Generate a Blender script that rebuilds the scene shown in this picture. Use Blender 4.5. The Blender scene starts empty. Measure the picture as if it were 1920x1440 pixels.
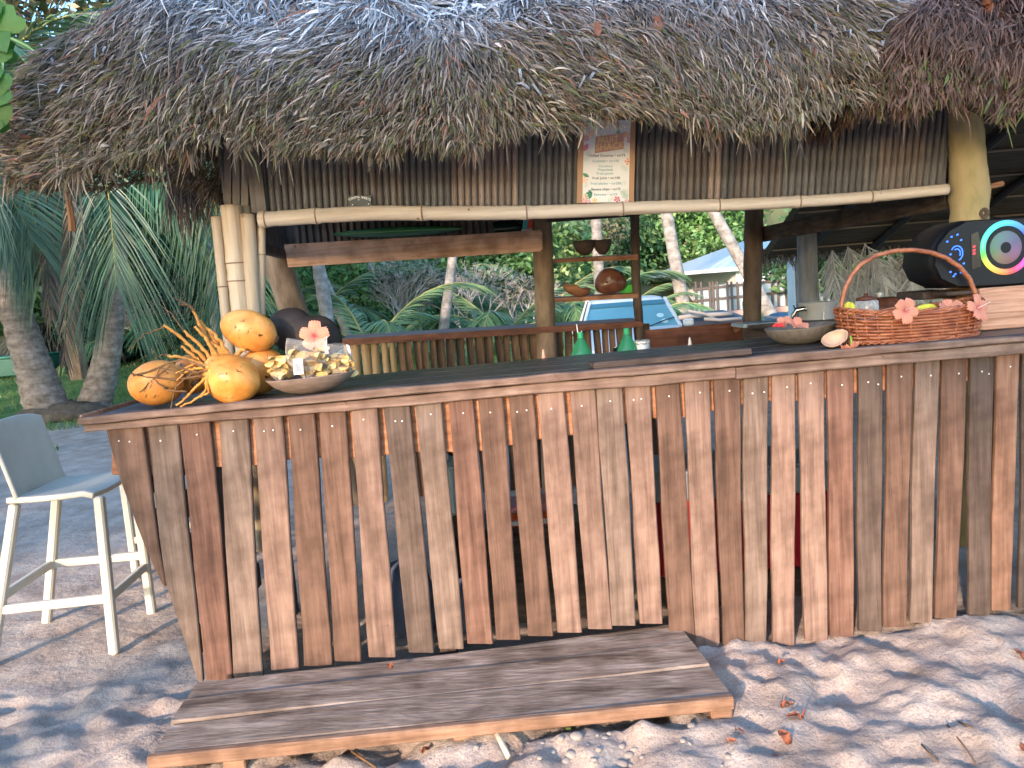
import bpy, math, random
import numpy as np
from mathutils import Vector, Matrix, noise
random.seed(7); rng = np.random.default_rng(7)
S = bpy.context.scene
COL = S.collection
rad = math.radians
# ------------------------------------------------------------------ camera, sky, sun, exposure
CAM = Vector((0, 0, 1.42)); PITCH, ROLL, FPX = -6.7, -4.4, 1441.0
cd = bpy.data.cameras.new('camera'); cam = bpy.data.objects.new('camera', cd); COL.objects.link(cam); S.camera = cam
cd.sensor_width = 36; cd.lens = FPX / 1920 * 36; cd.clip_start = .05; cd.clip_end = 600
CR = (Matrix.Rotation(rad(90 + PITCH), 4, 'X') @ Matrix.Rotation(rad(ROLL), 4, 'Z'))
cam.matrix_world = Matrix.Translation(CAM) @ CR
SUN_EL, SUN_AZ = 15.0, 207.0
W = bpy.data.worlds.new('World'); S.world = W; W.use_nodes = True
wn = W.node_tree.nodes; sk = wn.new('ShaderNodeTexSky'); sk.sky_type = 'NISHITA'; sk.sun_disc = False
sk.sun_elevation = rad(SUN_EL); sk.sun_rotation = rad(SUN_AZ); sk.dust_density = 1.2; sk.air_density = 1.2; sk.ozone_density = 4.0
W.node_tree.links.new(sk.outputs[0], wn['Background'].inputs[0]); wn['Background'].inputs[1].default_value = .15
sd = bpy.data.lights.new('sun', 'SUN'); sun = bpy.data.objects.new('sun', sd); COL.objects.link(sun)
sd.energy = 1.6; sd.angle = rad(2.0); sd.color = (1, .72, .54)
sv = Vector((math.sin(rad(SUN_AZ)) * math.cos(rad(SUN_EL)), math.cos(rad(SUN_AZ)) * math.cos(rad(SUN_EL)), math.sin(rad(SUN_EL))))
sun.rotation_euler = sv.to_track_quat('Z', 'Y').to_euler(); sun.location = sv * 40
S.view_settings.view_transform = 'Standard'; S.view_settings.look = 'None'
S.view_settings.exposure = 2.5; S.view_settings.gamma = 1; S.view_settings.use_curve_mapping = False
S.cycles.max_bounces = 6; S.cycles.transparent_max_bounces = 12
# ------------------------------------------------------------------ helpers
def P(px, py, Y):
    """pixel of the 1920 px photograph -> world point at depth Y"""
    d = CR.to_3x3() @ Vector(((px - 960) / FPX, -(py - 720) / FPX, -1))
    return CAM + d * (Y / d.y)
def PZ(px, py, z):
    d = CR.to_3x3() @ Vector(((px - 960) / FPX, -(py - 720) / FPX, -1))
    return CAM + d * ((z - CAM.z) / d.z)
ORG = {}
def U(a, b): return random.uniform(a, b)
def link(o, parent=None, at=None):
    COL.objects.link(o)
    if parent is not None:
        o.parent = parent; base = ORG.get(parent.name, Vector())
        if at is not None: o.location = Vector(at) - base
        ORG[o.name] = Vector(at) if at is not None else base.copy()
    else:
        if at is not None: o.location = at
        ORG[o.name] = Vector(at) if at is not None else Vector()
    return o
def thing(name, label, cat, loc=(0, 0, 0), group=None):
    o = bpy.data.objects.new(name, None); o.empty_display_size = .05; link(o, None, loc)
    o['label'] = label; o['category'] = cat
    if group: o['group'] = group
    return o
def tag(o, label, cat, group=None):
    o['label'] = label; o['category'] = cat
    if group: o['group'] = group
    return o
def kids(o): return [c for c in bpy.data.objects if c.parent == o]
def copy_tree(o, parent=None, cmap=None):
    if cmap is None:
        cmap = {}
        for c in bpy.data.objects:
            if c.parent: cmap.setdefault(c.parent.name, []).append(c)
    c = o.copy(); COL.objects.link(c); c.parent = parent
    for ch in cmap.get(o.name, []): copy_tree(ch, c, cmap)
    return c
class MB:
    def __init__(s): s.v = []; s.f = []; s.t = []
    def add(s, V, F, t=None):
        b = len(s.v); s.v += [Vector(p) for p in V]; s.f += [[i + b for i in f] for f in F]
        s.t += [t or (1, 1, 1)] * len(V)
        return s
    def mesh(s, name, off=Vector(), smooth=False):
        me = bpy.data.meshes.new(name); me.from_pydata([tuple(p - off) for p in s.v], [], s.f)
        if any(t != (1, 1, 1) for t in s.t):
            a = me.color_attributes.new('tint', 'FLOAT_COLOR', 'POINT')
            a.data.foreach_set('color', [c for t in s.t for c in (*t, 1)])
        if smooth: me.polygons.foreach_set('use_smooth', [True] * len(me.polygons))
        me.update(); return me
    def build(s, name, mat, parent=None, at=None, smooth=False, local=False):
        if at is None and parent is None and not local:
            xs = [p.x for p in s.v]; ys = [p.y for p in s.v]; zs = [p.z for p in s.v]
            at = Vector(((min(xs) + max(xs)) / 2, (min(ys) + max(ys)) / 2, min(zs)))
        off = Vector() if local else (Vector(at) if at is not None else ORG[parent.name])
        me = s.mesh(name, off, smooth); me.materials.append(mat)
        o = bpy.data.objects.new(name, me); link(o, parent, at); return o
def box(mb, c, s, R=None, t=None):
    c = Vector(c); x, y, z = s[0] / 2, s[1] / 2, s[2] / 2
    V = [Vector((a * x, b * y, d * z)) for d in (-1, 1) for a, b in ((-1, -1), (1, -1), (1, 1), (-1, 1))]
    if R is not None: V = [R @ p for p in V]
    return mb.add([c + p for p in V], [(0, 3, 2, 1), (4, 5, 6, 7), (0, 1, 5, 4), (1, 2, 6, 5), (2, 3, 7, 6), (3, 0, 4, 7)], t)
def cbox(mb, c, s, ch=.004, R=None, t=None):
    """box with chamfered edges"""
    c = Vector(c); V = []; hx, hy, hz = s[0] / 2, s[1] / 2, s[2] / 2
    for z, k in ((-hz, 1), (-hz + ch, 0), (hz - ch, 0), (hz, 1)):
        a, b = hx - ch * k, hy - ch * k
        for x, y in ((-a + ch, -b), (a - ch, -b), (a, -b + ch), (a, b - ch), (a - ch, b), (-a + ch, b), (-a, b - ch), (-a, -b + ch)): V.append(Vector((x, y, z)))
    if R is not None: V = [R @ p for p in V]
    F = [tuple(range(7, -1, -1)), tuple(range(24, 32))]
    for l in range(3):
        for i in range(8): F.append((l * 8 + i, l * 8 + (i + 1) % 8, l * 8 + 8 + (i + 1) % 8, l * 8 + 8 + i))
    return mb.add([c + p for p in V], F, t)
def frame_of(d, up=Vector((0, 0, 1))):
    d = Vector(d).normalized(); s = d.cross(up)
    if s.length < 1e-4: s = d.cross(Vector((0, 1, 0)))
    s.normalize(); return d, s, s.cross(d).normalized()
def beam(mb, a, b, w, h, up=Vector((0, 0, 1)), ch=.004, t=None):
    a, b = Vector(a), Vector(b); d, s, u = frame_of(b - a, up)
    R = Matrix((s, u, d)).transposed()
    return cbox(mb, (a + b) / 2, (w, h, (b - a).length), ch, R, t)
def tube(mb, pts, r, n=8, cap=True, t=None, jit=0):
    pts = [Vector(p) for p in pts]; m = len(pts); V = []; F = []
    rr = r if isinstance(r, (list, tuple)) else [r] * m
    up = Vector((.13, .31, .94))
    for i, p in enumerate(pts):
        d = (pts[min(i + 1, m - 1)] - pts[max(i - 1, 0)])
        d, s, u = frame_of(d, up)
        for k in range(n):
            a = 2 * math.pi * k / n; q = rr[i] * (1 + (U(-jit, jit) if jit else 0))
            V.append(p + s * math.cos(a) * q + u * math.sin(a) * q)
    for i in range(m - 1):
        for k in range(n): F.append((i * n + k, i * n + (k + 1) % n, (i + 1) * n + (k + 1) % n, (i + 1) * n + k))
    if cap: F += [tuple(range(n - 1, -1, -1)), tuple(range((m - 1) * n, m * n))]
    return mb.add(V, F, t)
def lathe(mb, prof, n=24, M4=None, t=None, sx=1, sy=1):
    V = []; F = []
    for r, z in prof:
        for k in range(n):
            a = 2 * math.pi * k / n; V.append(Vector((math.cos(a) * r * sx, math.sin(a) * r * sy, z)))
    for i in range(len(prof) - 1):
        for k in range(n): F.append((i * n + k, i * n + (k + 1) % n, (i + 1) * n + (k + 1) % n, (i + 1) * n + k))
    if prof[0][0] > 1e-4: F.append(tuple(range(n - 1, -1, -1)))
    if prof[-1][0] > 1e-4: F.append(tuple(range((len(prof) - 1) * n, len(prof) * n)))
    if M4 is not None: V = [M4 @ p for p in V]
    return mb.add(V, F, t)
def prism(mb, poly, dv, t=None):
    """planar polygon (world points) extruded by vector dv"""
    n = len(poly); dv = Vector(dv); V = [Vector(p) for p in poly] + [Vector(p) + dv for p in poly]
    F = [tuple(range(n)), tuple(range(2 * n - 1, n - 1, -1))] + [(i, i + n, (i + 1) % n + n, (i + 1) % n) for i in range(n)]
    return mb.add(V, F, t)
def pxprism(mb, pts, Y, th, t=None): return prism(mb, [P(x, y, Y) for x, y in pts], (0, th, 0), t)
def bez(a, b, c, n):
    a, b, c = Vector(a), Vector(b), Vector(c)
    return [a * (1 - u) ** 2 + b * 2 * u * (1 - u) + c * u * u for u in [i / (n - 1) for i in range(n)]]
def npmesh(name, V, F, T=None, smooth=False):
    me = bpy.data.meshes.new(name); V = np.asarray(V, np.float32); F = np.asarray(F, np.int32)
    me.vertices.add(len(V)); me.vertices.foreach_set('co', V.ravel())
    k = F.shape[1]; me.loops.add(F.size); me.loops.foreach_set('vertex_index', F.ravel())
    me.polygons.add(len(F)); me.polygons.foreach_set('loop_start', np.arange(len(F), dtype=np.int32) * k)
    if T is not None:
        a = me.color_attributes.new('tint', 'FLOAT_COLOR', 'POINT'); C4 = np.ones((len(V), 4), np.float32); C4[:, :3] = T
        a.data.foreach_set('color', C4.ravel())
    if smooth: me.polygons.foreach_set('use_smooth', np.ones(len(F), bool))
    me.update(calc_edges=True); me.validate(); return me
# ------------------------------------------------------------------ materials
MATS = {}
def M(name, cols, scale=(6, 6, 6), rough=.7, bump=.15, bscale=None, detail=5, attr=False, spec=.35, trans=0, objrand=.0, dist=0., spots=0, spotscale=5, spotcol=.35, metal=0, sss=0, fine=0, coat=0):
    m = bpy.data.materials.new(name); m.use_nodes = True; nt = m.node_tree; N = nt.nodes; L = nt.links
    bs = N['Principled BSDF']; out = N['Material Output']
    tc = N.new('ShaderNodeTexCoord'); mp = N.new('ShaderNodeMapping'); mp.inputs['Scale'].default_value = scale
    L.new(tc.outputs['Object'], mp.inputs[0])
    nz = N.new('ShaderNodeTexNoise'); nz.noise_dimensions = '4D'; nz.inputs['Scale'].default_value = 1; nz.inputs['Detail'].default_value = detail; nz.inputs['Distortion'].default_value = dist
    nz.inputs['Roughness'].default_value = .62
    L.new(mp.outputs[0], nz.inputs['Vector'])
    oi = N.new('ShaderNodeObjectInfo'); mu = N.new('ShaderNodeMath'); mu.operation = 'MULTIPLY'; mu.inputs[1].default_value = 37.; L.new(oi.outputs['Random'], mu.inputs[0]); L.new(mu.outputs[0], nz.inputs['W'])
    rp = N.new('ShaderNodeValToRGB'); e = rp.color_ramp.elements
    n = len(cols); pos = [.32 + .36 * i / max(n - 1, 1) for i in range(n)]
    while len(e) < n: e.new(.5)
    for i, c in enumerate(cols): e[i].position = pos[i]; e[i].color = (*c, 1)
    L.new(nz.outputs[0], rp.inputs[0]); cur = rp.outputs[0]
    def mul(a, b, fac=1.):
        x = N.new('ShaderNodeMix'); x.data_type = 'RGBA'; x.blend_type = 'MULTIPLY'; x.inputs[0].default_value = fac
        L.new(a, x.inputs[6]); L.new(b, x.inputs[7]); return x.outputs[2]
    if attr:
        at = N.new('ShaderNodeAttribute'); at.attribute_name = 'tint'; cur = mul(cur, at.outputs['Color'])
    if objrand:
        mr = N.new('ShaderNodeMapRange'); mr.inputs[3].default_value = 1 - objrand; mr.inputs[4].default_value = 1 + objrand
        L.new(oi.outputs['Random'], mr.inputs[0]); cb = N.new('ShaderNodeCombineColor')
        for i in range(3): L.new(mr.outputs[0], cb.inputs[i])
        cur = mul(cur, cb.outputs[0])
    if fine:
        n3 = N.new('ShaderNodeTexNoise'); n3.inputs['Scale'].default_value = fine; n3.inputs['Detail'].default_value = 3; L.new(tc.outputs['Object'], n3.inputs['Vector'])
        r3 = N.new('ShaderNodeValToRGB'); r3.color_ramp.elements[0].color = (.62, .6, .58, 1); r3.color_ramp.elements[0].position = .35; r3.color_ramp.elements[1].position = .6
        L.new(n3.outputs[0], r3.inputs[0]); cur = mul(cur, r3.outputs[0])
    if spots:
        vo = N.new('ShaderNodeTexVoronoi'); vo.inputs['Scale'].default_value = spotscale; L.new(tc.outputs['Object'], vo.inputs['Vector'])
        n2 = N.new('ShaderNodeTexNoise'); n2.inputs['Scale'].default_value = spotscale * 5; L.new(tc.outputs['Object'], n2.inputs['Vector'])
        ad = N.new('ShaderNodeMath'); ad.operation = 'MULTIPLY_ADD'; ad.inputs[1].default_value = .35; L.new(n2.outputs[0], ad.inputs[0]); L.new(vo.outputs['Distance'], ad.inputs[2])
        r2 = N.new('ShaderNodeValToRGB'); r2.color_ramp.elements[0].position = .17 + spots; r2.color_ramp.elements[0].color = (spotcol, spotcol * .85, spotcol * .75, 1); r2.color_ramp.elements[1].position = .22 + spots
        L.new(ad.outputs[0], r2.inputs[0]); cur = mul(cur, r2.outputs[0])
    L.new(cur, bs.inputs['Base Color'])
    bs.inputs['Roughness'].default_value = rough; bs.inputs['Specular IOR Level'].default_value = spec; bs.inputs['Metallic'].default_value = metal
    if coat: bs.inputs['Coat Weight'].default_value = coat
    if sss: bs.inputs['Subsurface Weight'].default_value = sss; bs.inputs['Subsurface Radius'].default_value = (.02, .01, .005)
    if bump:
        bp = N.new('ShaderNodeBump'); bp.inputs['Strength'].default_value = bump; bp.inputs['Distance'].default_value = .01
        if bscale:
            n4 = N.new('ShaderNodeTexNoise'); n4.inputs['Detail'].default_value = 6; m4 = N.new('ShaderNodeMapping'); m4.inputs['Scale'].default_value = bscale; n4.inputs['Scale'].default_value = 1
            L.new(tc.outputs['Object'], m4.inputs[0]); L.new(m4.outputs[0], n4.inputs['Vector']); L.new(n4.outputs[0], bp.inputs['Height'])
        else: L.new(nz.outputs[0], bp.inputs['Height'])
        L.new(bp.outputs[0], bs.inputs['Normal'])
    if trans:
        tr = N.new('ShaderNodeBsdfTranslucent'); mx = N.new('ShaderNodeMixShader'); mx.inputs[0].default_value = trans
        L.new(cur, tr.inputs[0]); L.new(bs.outputs[0], mx.inputs[1]); L.new(tr.outputs[0], mx.inputs[2]); L.new(mx.outputs[0], out.inputs[0])
    MATS[name] = m; return m
def glass(name, col, rough=.05, alpha=.7, ior=1.45, gl=1.):
    """thin clear sheet: part transparent, part glossy"""
    m = bpy.data.materials.new(name); m.use_nodes = True; nt = m.node_tree; N = nt.nodes; L = nt.links; out = N['Material Output']; N.remove(N['Principled BSDF'])
    tr = N.new('ShaderNodeBsdfTransparent'); tr.inputs[0].default_value = (*col, 1)
    g = N.new('ShaderNodeBsdfPrincipled'); g.inputs['Base Color'].default_value = (*col, 1); g.inputs['Roughness'].default_value = rough; g.inputs['Specular IOR Level'].default_value = gl
    fr = N.new('ShaderNodeFresnel'); fr.inputs[0].default_value = ior; ad = N.new('ShaderNodeMath'); ad.operation = 'ADD'; ad.use_clamp = True; ad.inputs[1].default_value = 1 - alpha; L.new(fr.outputs[0], ad.inputs[0])
    mx = N.new('ShaderNodeMixShader'); L.new(ad.outputs[0], mx.inputs[0]); L.new(tr.outputs[0], mx.inputs[1]); L.new(g.outputs[0], mx.inputs[2]); L.new(mx.outputs[0], out.inputs[0])
    return m
def emit(name, col, st=1.):
    m = bpy.data.materials.new(name); m.use_nodes = True; b = m.node_tree.nodes['Principled BSDF']; b.inputs['Base Color'].default_value = (.02, .02, .02, 1)
    b.inputs['Emission Color'].default_value = (*col, 1); b.inputs['Emission Strength'].default_value = st; return m
def wood(name, a, b, c, ax='z', rough=.75, bump=.25, spots=.0, objrand=.12):
    s = {'z': (42, 42, 2.2), 'x': (2.2, 42, 42), 'y': (42, 2.2, 42)}[ax]; s2 = {'z': (130, 130, 5), 'x': (5, 130, 130), 'y': (130, 5, 130)}[ax]
    return M(name, [a, b, c], s, rough, bump, s2, 6, objrand=objrand, dist=.6, spots=spots, spotscale=7, fine=9, spec=.25)
wd_grey = wood('weathered_grey_wood', (0.104, 0.073, 0.056), (0.165, 0.118, 0.093), (0.221, 0.167, 0.133), spots=.012)
wd_brown = wood('brown_wood', (0.077, 0.044, 0.031), (0.126, 0.074, 0.052), (0.173, 0.104, 0.075), spots=.012)
wd_red = wood('red_brown_wood', (0.087, 0.044, 0.032), (0.145, 0.078, 0.056), (0.192, 0.114, 0.082), spots=.01)
wd_pale = wood('pale_wood', (0.134, 0.083, 0.065), (0.207, 0.134, 0.103), (0.268, 0.184, 0.142), spots=.015)
wd_dark = wood('dark_grey_wood', (0.062, 0.044, 0.035), (0.095, 0.068, 0.054), (0.134, 0.097, 0.078), spots=.01)
wd_or = wood('warm_wood', (0.145, 0.074, 0.047), (0.221, 0.121, 0.078), (0.284, 0.166, 0.111), spots=.012)
wdx_pale = wood('pale_board', (0.118, 0.071, 0.053), (0.207, 0.135, 0.103), (0.295, 0.212, 0.165), 'x', spots=.014)
wdx_red = wood('reddish_board', (.20, .09, .055), (.34, .17, .10), (.45, .25, .16), 'x', spots=.012)
wdx_live = wood('live_edge_board', (.30, .12, .06), (.46, .21, .11), (.55, .28, .16), 'x')
wdx_beam = wood('crossbeam_wood', (.50, .30, .20), (.66, .44, .32), (.74, .53, .41), 'x', spots=.03)
wdx_dark = wood('dark_board', (.045, .032, .026), (.085, .06, .05), (.13, .095, .08), 'x', rough=.5)
wdx_rail = wood('mahogany_rail', (.09, .03, .018), (.15, .055, .033), (.21, .085, .05), 'x', rough=.5)
wdy_dark = wood('dark_beam', (.04, .03, .026), (.075, .058, .05), (.11, .088, .075), 'y')
wdx_bench = M('sandy_bench_board', [(.08, .056, .042), (.18, .134, .103), (.26, .203, .162), (.36, .295, .245)], (2.6, 13, 13), .85, .5, (14, 60, 60), 9, dist=1.3, fine=7, objrand=.1)
wdx_edge = wood('bench_edge_wood', (0.170, 0.094, 0.057), (0.264, 0.155, 0.099), (0.340, 0.220, 0.150), 'x', bump=.4)
ctop_m = M('dark_counter_top', [(.022, .02, .02), (.04, .036, .035), (.065, .058, .055)], (2, 60, 60), .38, .25, (4, 120, 120), spec=.4)
bark_post = M('bark_post', [(.13, .09, .06), (.24, .17, .115), (.33, .25, .17)], (14, 14, 4), .85, .5, (30, 30, 8), spots=.01, spotscale=6)
mossy_post = M('mossy_post', [(.16, .17, .07), (.40, .33, .17), (.47, .37, .22)], (9, 9, 3.2), .8, .35, (30, 30, 9), spots=.01, spotscale=4)
dark_post = M('dark_post', [(.05, .035, .027), (.095, .068, .05), (.14, .10, .075)], (14, 14, 4), .85, .5, (30, 30, 8))
grey_post = M('grey_post', [(.13, .13, .13), (.21, .21, .21), (.28, .28, .27)], (14, 14, 3), .85, .4)
bamboo = M('bamboo', [(.40, .28, .17), (.56, .43, .30), (.64, .52, .39)], (30, 30, 1.5), .45, .08, spots=.012, spotscale=9, spec=.4, objrand=.08)
bamboox = M('bamboo_beam', [(.46, .36, .27), (.62, .52, .42), (.68, .59, .49)], (1.5, 30, 30), .45, .08, spots=.013, spotscale=9, spec=.4)
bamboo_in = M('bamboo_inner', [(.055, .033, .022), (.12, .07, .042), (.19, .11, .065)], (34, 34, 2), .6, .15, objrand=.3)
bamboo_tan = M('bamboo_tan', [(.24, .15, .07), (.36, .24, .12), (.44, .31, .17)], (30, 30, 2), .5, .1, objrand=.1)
nodem = M('bamboo_node', [(.22, .13, .08), (.33, .22, .15)], (20, 20, 20), .6, .1)
def cor(n, a, b): return M(n, [a, tuple((x + y) / 2 for x, y in zip(a, b)), b], (40, 40, 2), .6, .2, (90, 90, 5), objrand=.18, fine=8)
cor_dark = cor('ribbed_dark', (.10, .10, .104), (.20, .192, .19)); cor_mid = cor('ribbed_brown', (.12, .105, .10), (.24, .205, .19)); cor_pale = cor('ribbed_pale', (.24, .185, .165), (.40, .32, .285))
thatch = M('thatch', [(.75, .75, .75), (1, 1, 1), (1.15, 1.12, 1.1)], (9, 9, 9), .75, 0, attr=True, spec=.35)
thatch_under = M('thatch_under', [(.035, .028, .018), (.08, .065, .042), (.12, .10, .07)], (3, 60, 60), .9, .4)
leafm = M('leaf', [(.8, .8, .8), (1.1, 1.1, 1.1)], (3, 3, 3), .45, 0, attr=True, spec=.4, trans=.3, objrand=.22)
frondm = M('frond', [(.8, .85, .85), (1.1, 1.1, 1.1)], (3, 3, 3), .42, 0, attr=True, spec=.5, trans=.25, objrand=.2)
palmbark = M('palm_bark', [(.17, .13, .10), (.28, .23, .19), (.38, .32, .27)], (3, 3, 14), .85, .5, (6, 6, 40), fine=12, objrand=.1)
palmpale = M('palm_pale_bark', [(.19, .18, .165), (.28, .27, .25), (.37, .36, .33)], (4, 4, 12), .8, .4, (8, 8, 30), objrand=.1, fine=6)
twigm = M('pale_twigs', [(.34, .33, .32), (.50, .49, .48)], (8, 8, 8), .8, 0, objrand=.15)
white_pl = M('stool_plastic', [(.48, .45, .37), (.54, .51, .43), (.57, .54, .46)], (7, 7, 7), .45, .02, spec=.4, spots=.0, spotscale=9, spotcol=.6)
coco = M('golden_coconut', [(.47, .155, .025), (.62, .26, .052), (.72, .385, .12)], (9, 9, 9), .4, .06, spots=.075, spotscale=15, spotcol=.16, spec=.45, objrand=.08, dist=.5)
stalkm = M('coconut_stalk', [(.42, .17, .03), (.62, .30, .07)], (30, 30, 30), .6, .3)
stalkd = M('coconut_dry_stalk', [(.10, .055, .025), (.20, .11, .05)], (30, 30, 30), .8, .2)
cdm = M('coco_de_mer_shell', [(.022, .016, .013), (.038, .028, .023)], (40, 40, 40), .62, .12, spec=.3)
shellm = M('coconut_shell', [(.07, .05, .04), (.13, .095, .075)], (30, 30, 30), .6, .15)
bowlm = M('carved_bowl', [(.17, .12, .095), (.24, .175, .14), (.29, .22, .18)], (14, 14, 60), .55, .1)
bowl2m = M('grey_carved_bowl', [(.10, .085, .07), (.16, .135, .11), (.20, .17, .14)], (50, 50, 8), .55, .15)
huskm = M('coconut_husk', [(.16, .065, .03), (.28, .12, .06), (.36, .18, .10)], (12, 12, 40), .7, .4)
nutm = M('brown_nut', [(.07, .025, .015), (.15, .058, .035), (.20, .09, .055)], (10, 10, 10), .3, .2, spec=.6)
chipm = M('banana_chips', [(.58, .36, .11), (.70, .50, .21), (.78, .62, .34)], (18, 18, 18), .55, .05, objrand=.1)
bagm = glass('clear_bag', (.985, .985, .985), .22, .93, 1.32)
petalm = M('hibiscus_petal', [(.78, .27, .145), (.83, .355, .225), (.86, .45, .32)], (30, 30, 30), .6, .05, attr=True, trans=.25)
wicker = M('wicker', [(.17, .045, .018), (.33, .105, .045), (.46, .18, .085)], (18, 18, 40), .4, .1, spec=.5)
starf = M('starfruit', [(.45, .46, .03), (.62, .56, .06), (.68, .60, .12)], (12, 12, 12), .35, .05)
limem = M('lime', [(.16, .30, .03), (.27, .42, .06)], (20, 20, 20), .4, .1)
blackpl = M('black_plastic', [(.007, .007, .008), (.011, .011, .012)], (60, 60, 60), .42, .03, spec=.3)
grillm = M('speaker_grille', [(.03, .025, .025), (.05, .045, .045)], (300, 300, 300), .5, .2)
metalm = M('aluminium', [(.58, .59, .61), (.68, .69, .71)], (9, 9, 9), .3, .02, metal=.25, spec=.7)
steelm = M('tap_steel', [(.5, .5, .5), (.6, .6, .6)], (5, 5, 5), .18, 0, metal=1)
paperm = M('paper', [(.80, .81, .82), (.86, .87, .88)], (6, 6, 6), .6, 0)
def flat(name, c, rough=.6, spec=.35): return M(name, [c, tuple(x * 1.06 for x in c)], (8, 8, 8), rough, 0, spec=spec, detail=2)
sandm = None
# ------------------------------------------------------------------ ground
def sandmat():
    m = bpy.data.materials.new('sand'); m.use_nodes = True; nt = m.node_tree; N = nt.nodes; L = nt.links; bs = N['Principled BSDF']
    g = N.new('ShaderNodeNewGeometry'); sp = N.new('ShaderNodeSeparateXYZ'); L.new(g.outputs['Position'], sp.inputs[0])
    def noi(s, d=6, r=.6):
        n = N.new('ShaderNodeTexNoise'); n.inputs['Scale'].default_value = s; n.inputs['Detail'].default_value = d; n.inputs['Roughness'].default_value = r; L.new(g.outputs['Position'], n.inputs['Vector']); return n.outputs[0]
    def ramp(v, cols):
        r = N.new('ShaderNodeValToRGB'); e = r.color_ramp.elements
        while len(e) < len(cols): e.new(.5)
        for i, (p, c) in enumerate(cols): e[i].position = p; e[i].color = (*c, 1)
        L.new(v, r.inputs[0]); return r.outputs[0]
    def mix(f, a, b):
        x = N.new('ShaderNodeMix'); x.data_type = 'RGBA'; L.new(f, x.inputs[0]); L.new(a, x.inputs[6]); L.new(b, x.inputs[7]); return x.outputs[2]
    sand = ramp(noi(5), [(.3, (.27, .215, .175)), (.5, (.37, .305, .258)), (.68, (.45, .39, .335))])
    grain = ramp(noi(140, 3), [(.33, (.40, .33, .27)), (.5, (1, 1, 1)), (.7, (1.1, 1.08, 1.05))])
    x = N.new('ShaderNodeMix'); x.data_type = 'RGBA'; x.blend_type = 'MULTIPLY'; x.inputs[0].default_value = .55; L.new(sand, x.inputs[6]); L.new(grain, x.inputs[7]); sand = x.outputs[2]
    lawn = ramp(noi(3), [(.3, (.06, .13, .035)), (.5, (.10, .20, .05)), (.7, (.17, .21, .09))])
    a = N.new('ShaderNodeMath'); a.operation = 'MULTIPLY_ADD'; a.inputs[1].default_value = 3.5; L.new(noi(1.6, 8, .7), a.inputs[0]); L.new(sp.outputs[1], a.inputs[2])
    f = ramp(a.outputs[0], [(0, (0, 0, 0)), (1, (1, 1, 1))]); fm = N.new('ShaderNodeMapRange'); fm.inputs[1].default_value = 13.2; fm.inputs[2].default_value = 14.2; L.new(a.outputs[0], fm.inputs[0])
    L.new(mix(fm.outputs[0], sand, lawn), bs.inputs['Base Color']); bs.inputs['Roughness'].default_value = .95; bs.inputs['Specular IOR Level'].default_value = .15
    bp = N.new('ShaderNodeBump'); bp.inputs['Strength'].default_value = .45; bp.inputs['Distance'].default_value = .03; L.new(noi(26, 9, .62), bp.inputs['Height']); L.new(bp.outputs[0], bs.inputs['Normal'])
    return m
sandm = sandmat()
def sstep(a, b, x):
    u = min(max((x - a) / (b - a), 0), 1); return u * u * (3 - 2 * u)
FOOT = [(U(-3.2, 3.2), U(1.25, 2.9), U(0, 3.14), U(.6, 1)) for _ in range(70)]
def gbase(x, y):
    z = -.10 + .035 * sstep(.6, 2.2, x) * sstep(2, 3, y) - .02 * sstep(-.2, -1.5, x) * (1 - sstep(3, 5, y))
    z += .40 * sstep(13.2, 20, y) * sstep(1.5, -3.5, x)
    z -= .12 * math.exp(-((x - 1.9) ** 2 / 9 + (y - 12.3) ** 2 / 8))
    return z
def gz(x, y):
    z = gbase(x, y)
    if y < 9 and abs(x) < 7:
        k = (1 - sstep(5, 9, y)) * (1 - .75 * sstep(3.0, 3.2, y) * (1 - sstep(-1.8, -1.5, -abs(x + .0))))
        if 3.05 < y < 6.2 and -1.6 < x < 2.3: k = .25
        p = Vector((x, y, 0))
        z += k * (.040 * noise.noise(p * 3.1) + .022 * noise.noise(p * 7.3 + Vector((5, 0, 0))) + .018 * noise.noise(p * 15) + .007 * noise.noise(p * 38))
        z -= k * .022 * max(0, noise.noise(p * 5.5 + Vector((9, 3, 1))) - .18) * 3; z += k * .030 * (.5 - abs(noise.noise(p * 6.1 + Vector((2, 8, 4))))) + k * .009 * (.5 - abs(noise.noise(p * 13 + Vector((1, 1, 4)))))
        if y < 3:
            for fx, fy, fa, fs in FOOT:
                dx, dy = x - fx, y - fy
                if abs(dx) < .2 and abs(dy) < .2:
                    a = dx * math.cos(fa) + dy * math.sin(fa); b = -dx * math.sin(fa) + dy * math.cos(fa); r = (a / .12) ** 2 + (b / .05) ** 2
                    z += fs * (-.038 * math.exp(-r * 1.2) + .016 * math.exp(-(math.sqrt(r) - 1.5) ** 2 * 5))
    return z
xs = np.concatenate([-np.geomspace(4.2, 160, 34)[::-1], np.linspace(-4, 4, 330), np.geomspace(4.2, 160, 34)])
ys = np.concatenate([-np.geomspace(1, 90, 18)[::-1], np.linspace(-.6, 1.1, 12), np.linspace(1.15, 4.3, 150), np.linspace(4.4, 8, 50), np.geomspace(8.2, 170, 46)])
VX = [(float(x), float(y), gz(float(x), float(y))) for y in ys for x in xs]
nx, ny = len(xs), len(ys)
ii = np.arange((ny - 1) * (nx - 1)); r_, c_ = ii // (nx - 1), ii % (nx - 1); q0 = r_ * nx + c_
me = npmesh('ground', np.array(VX), np.stack([q0, q0 + 1, q0 + nx + 1, q0 + nx], 1), smooth=True); me.materials.append(sandm)
ground = bpy.data.objects.new('ground', me); link(ground); ground['kind'] = 'structure'
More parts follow.
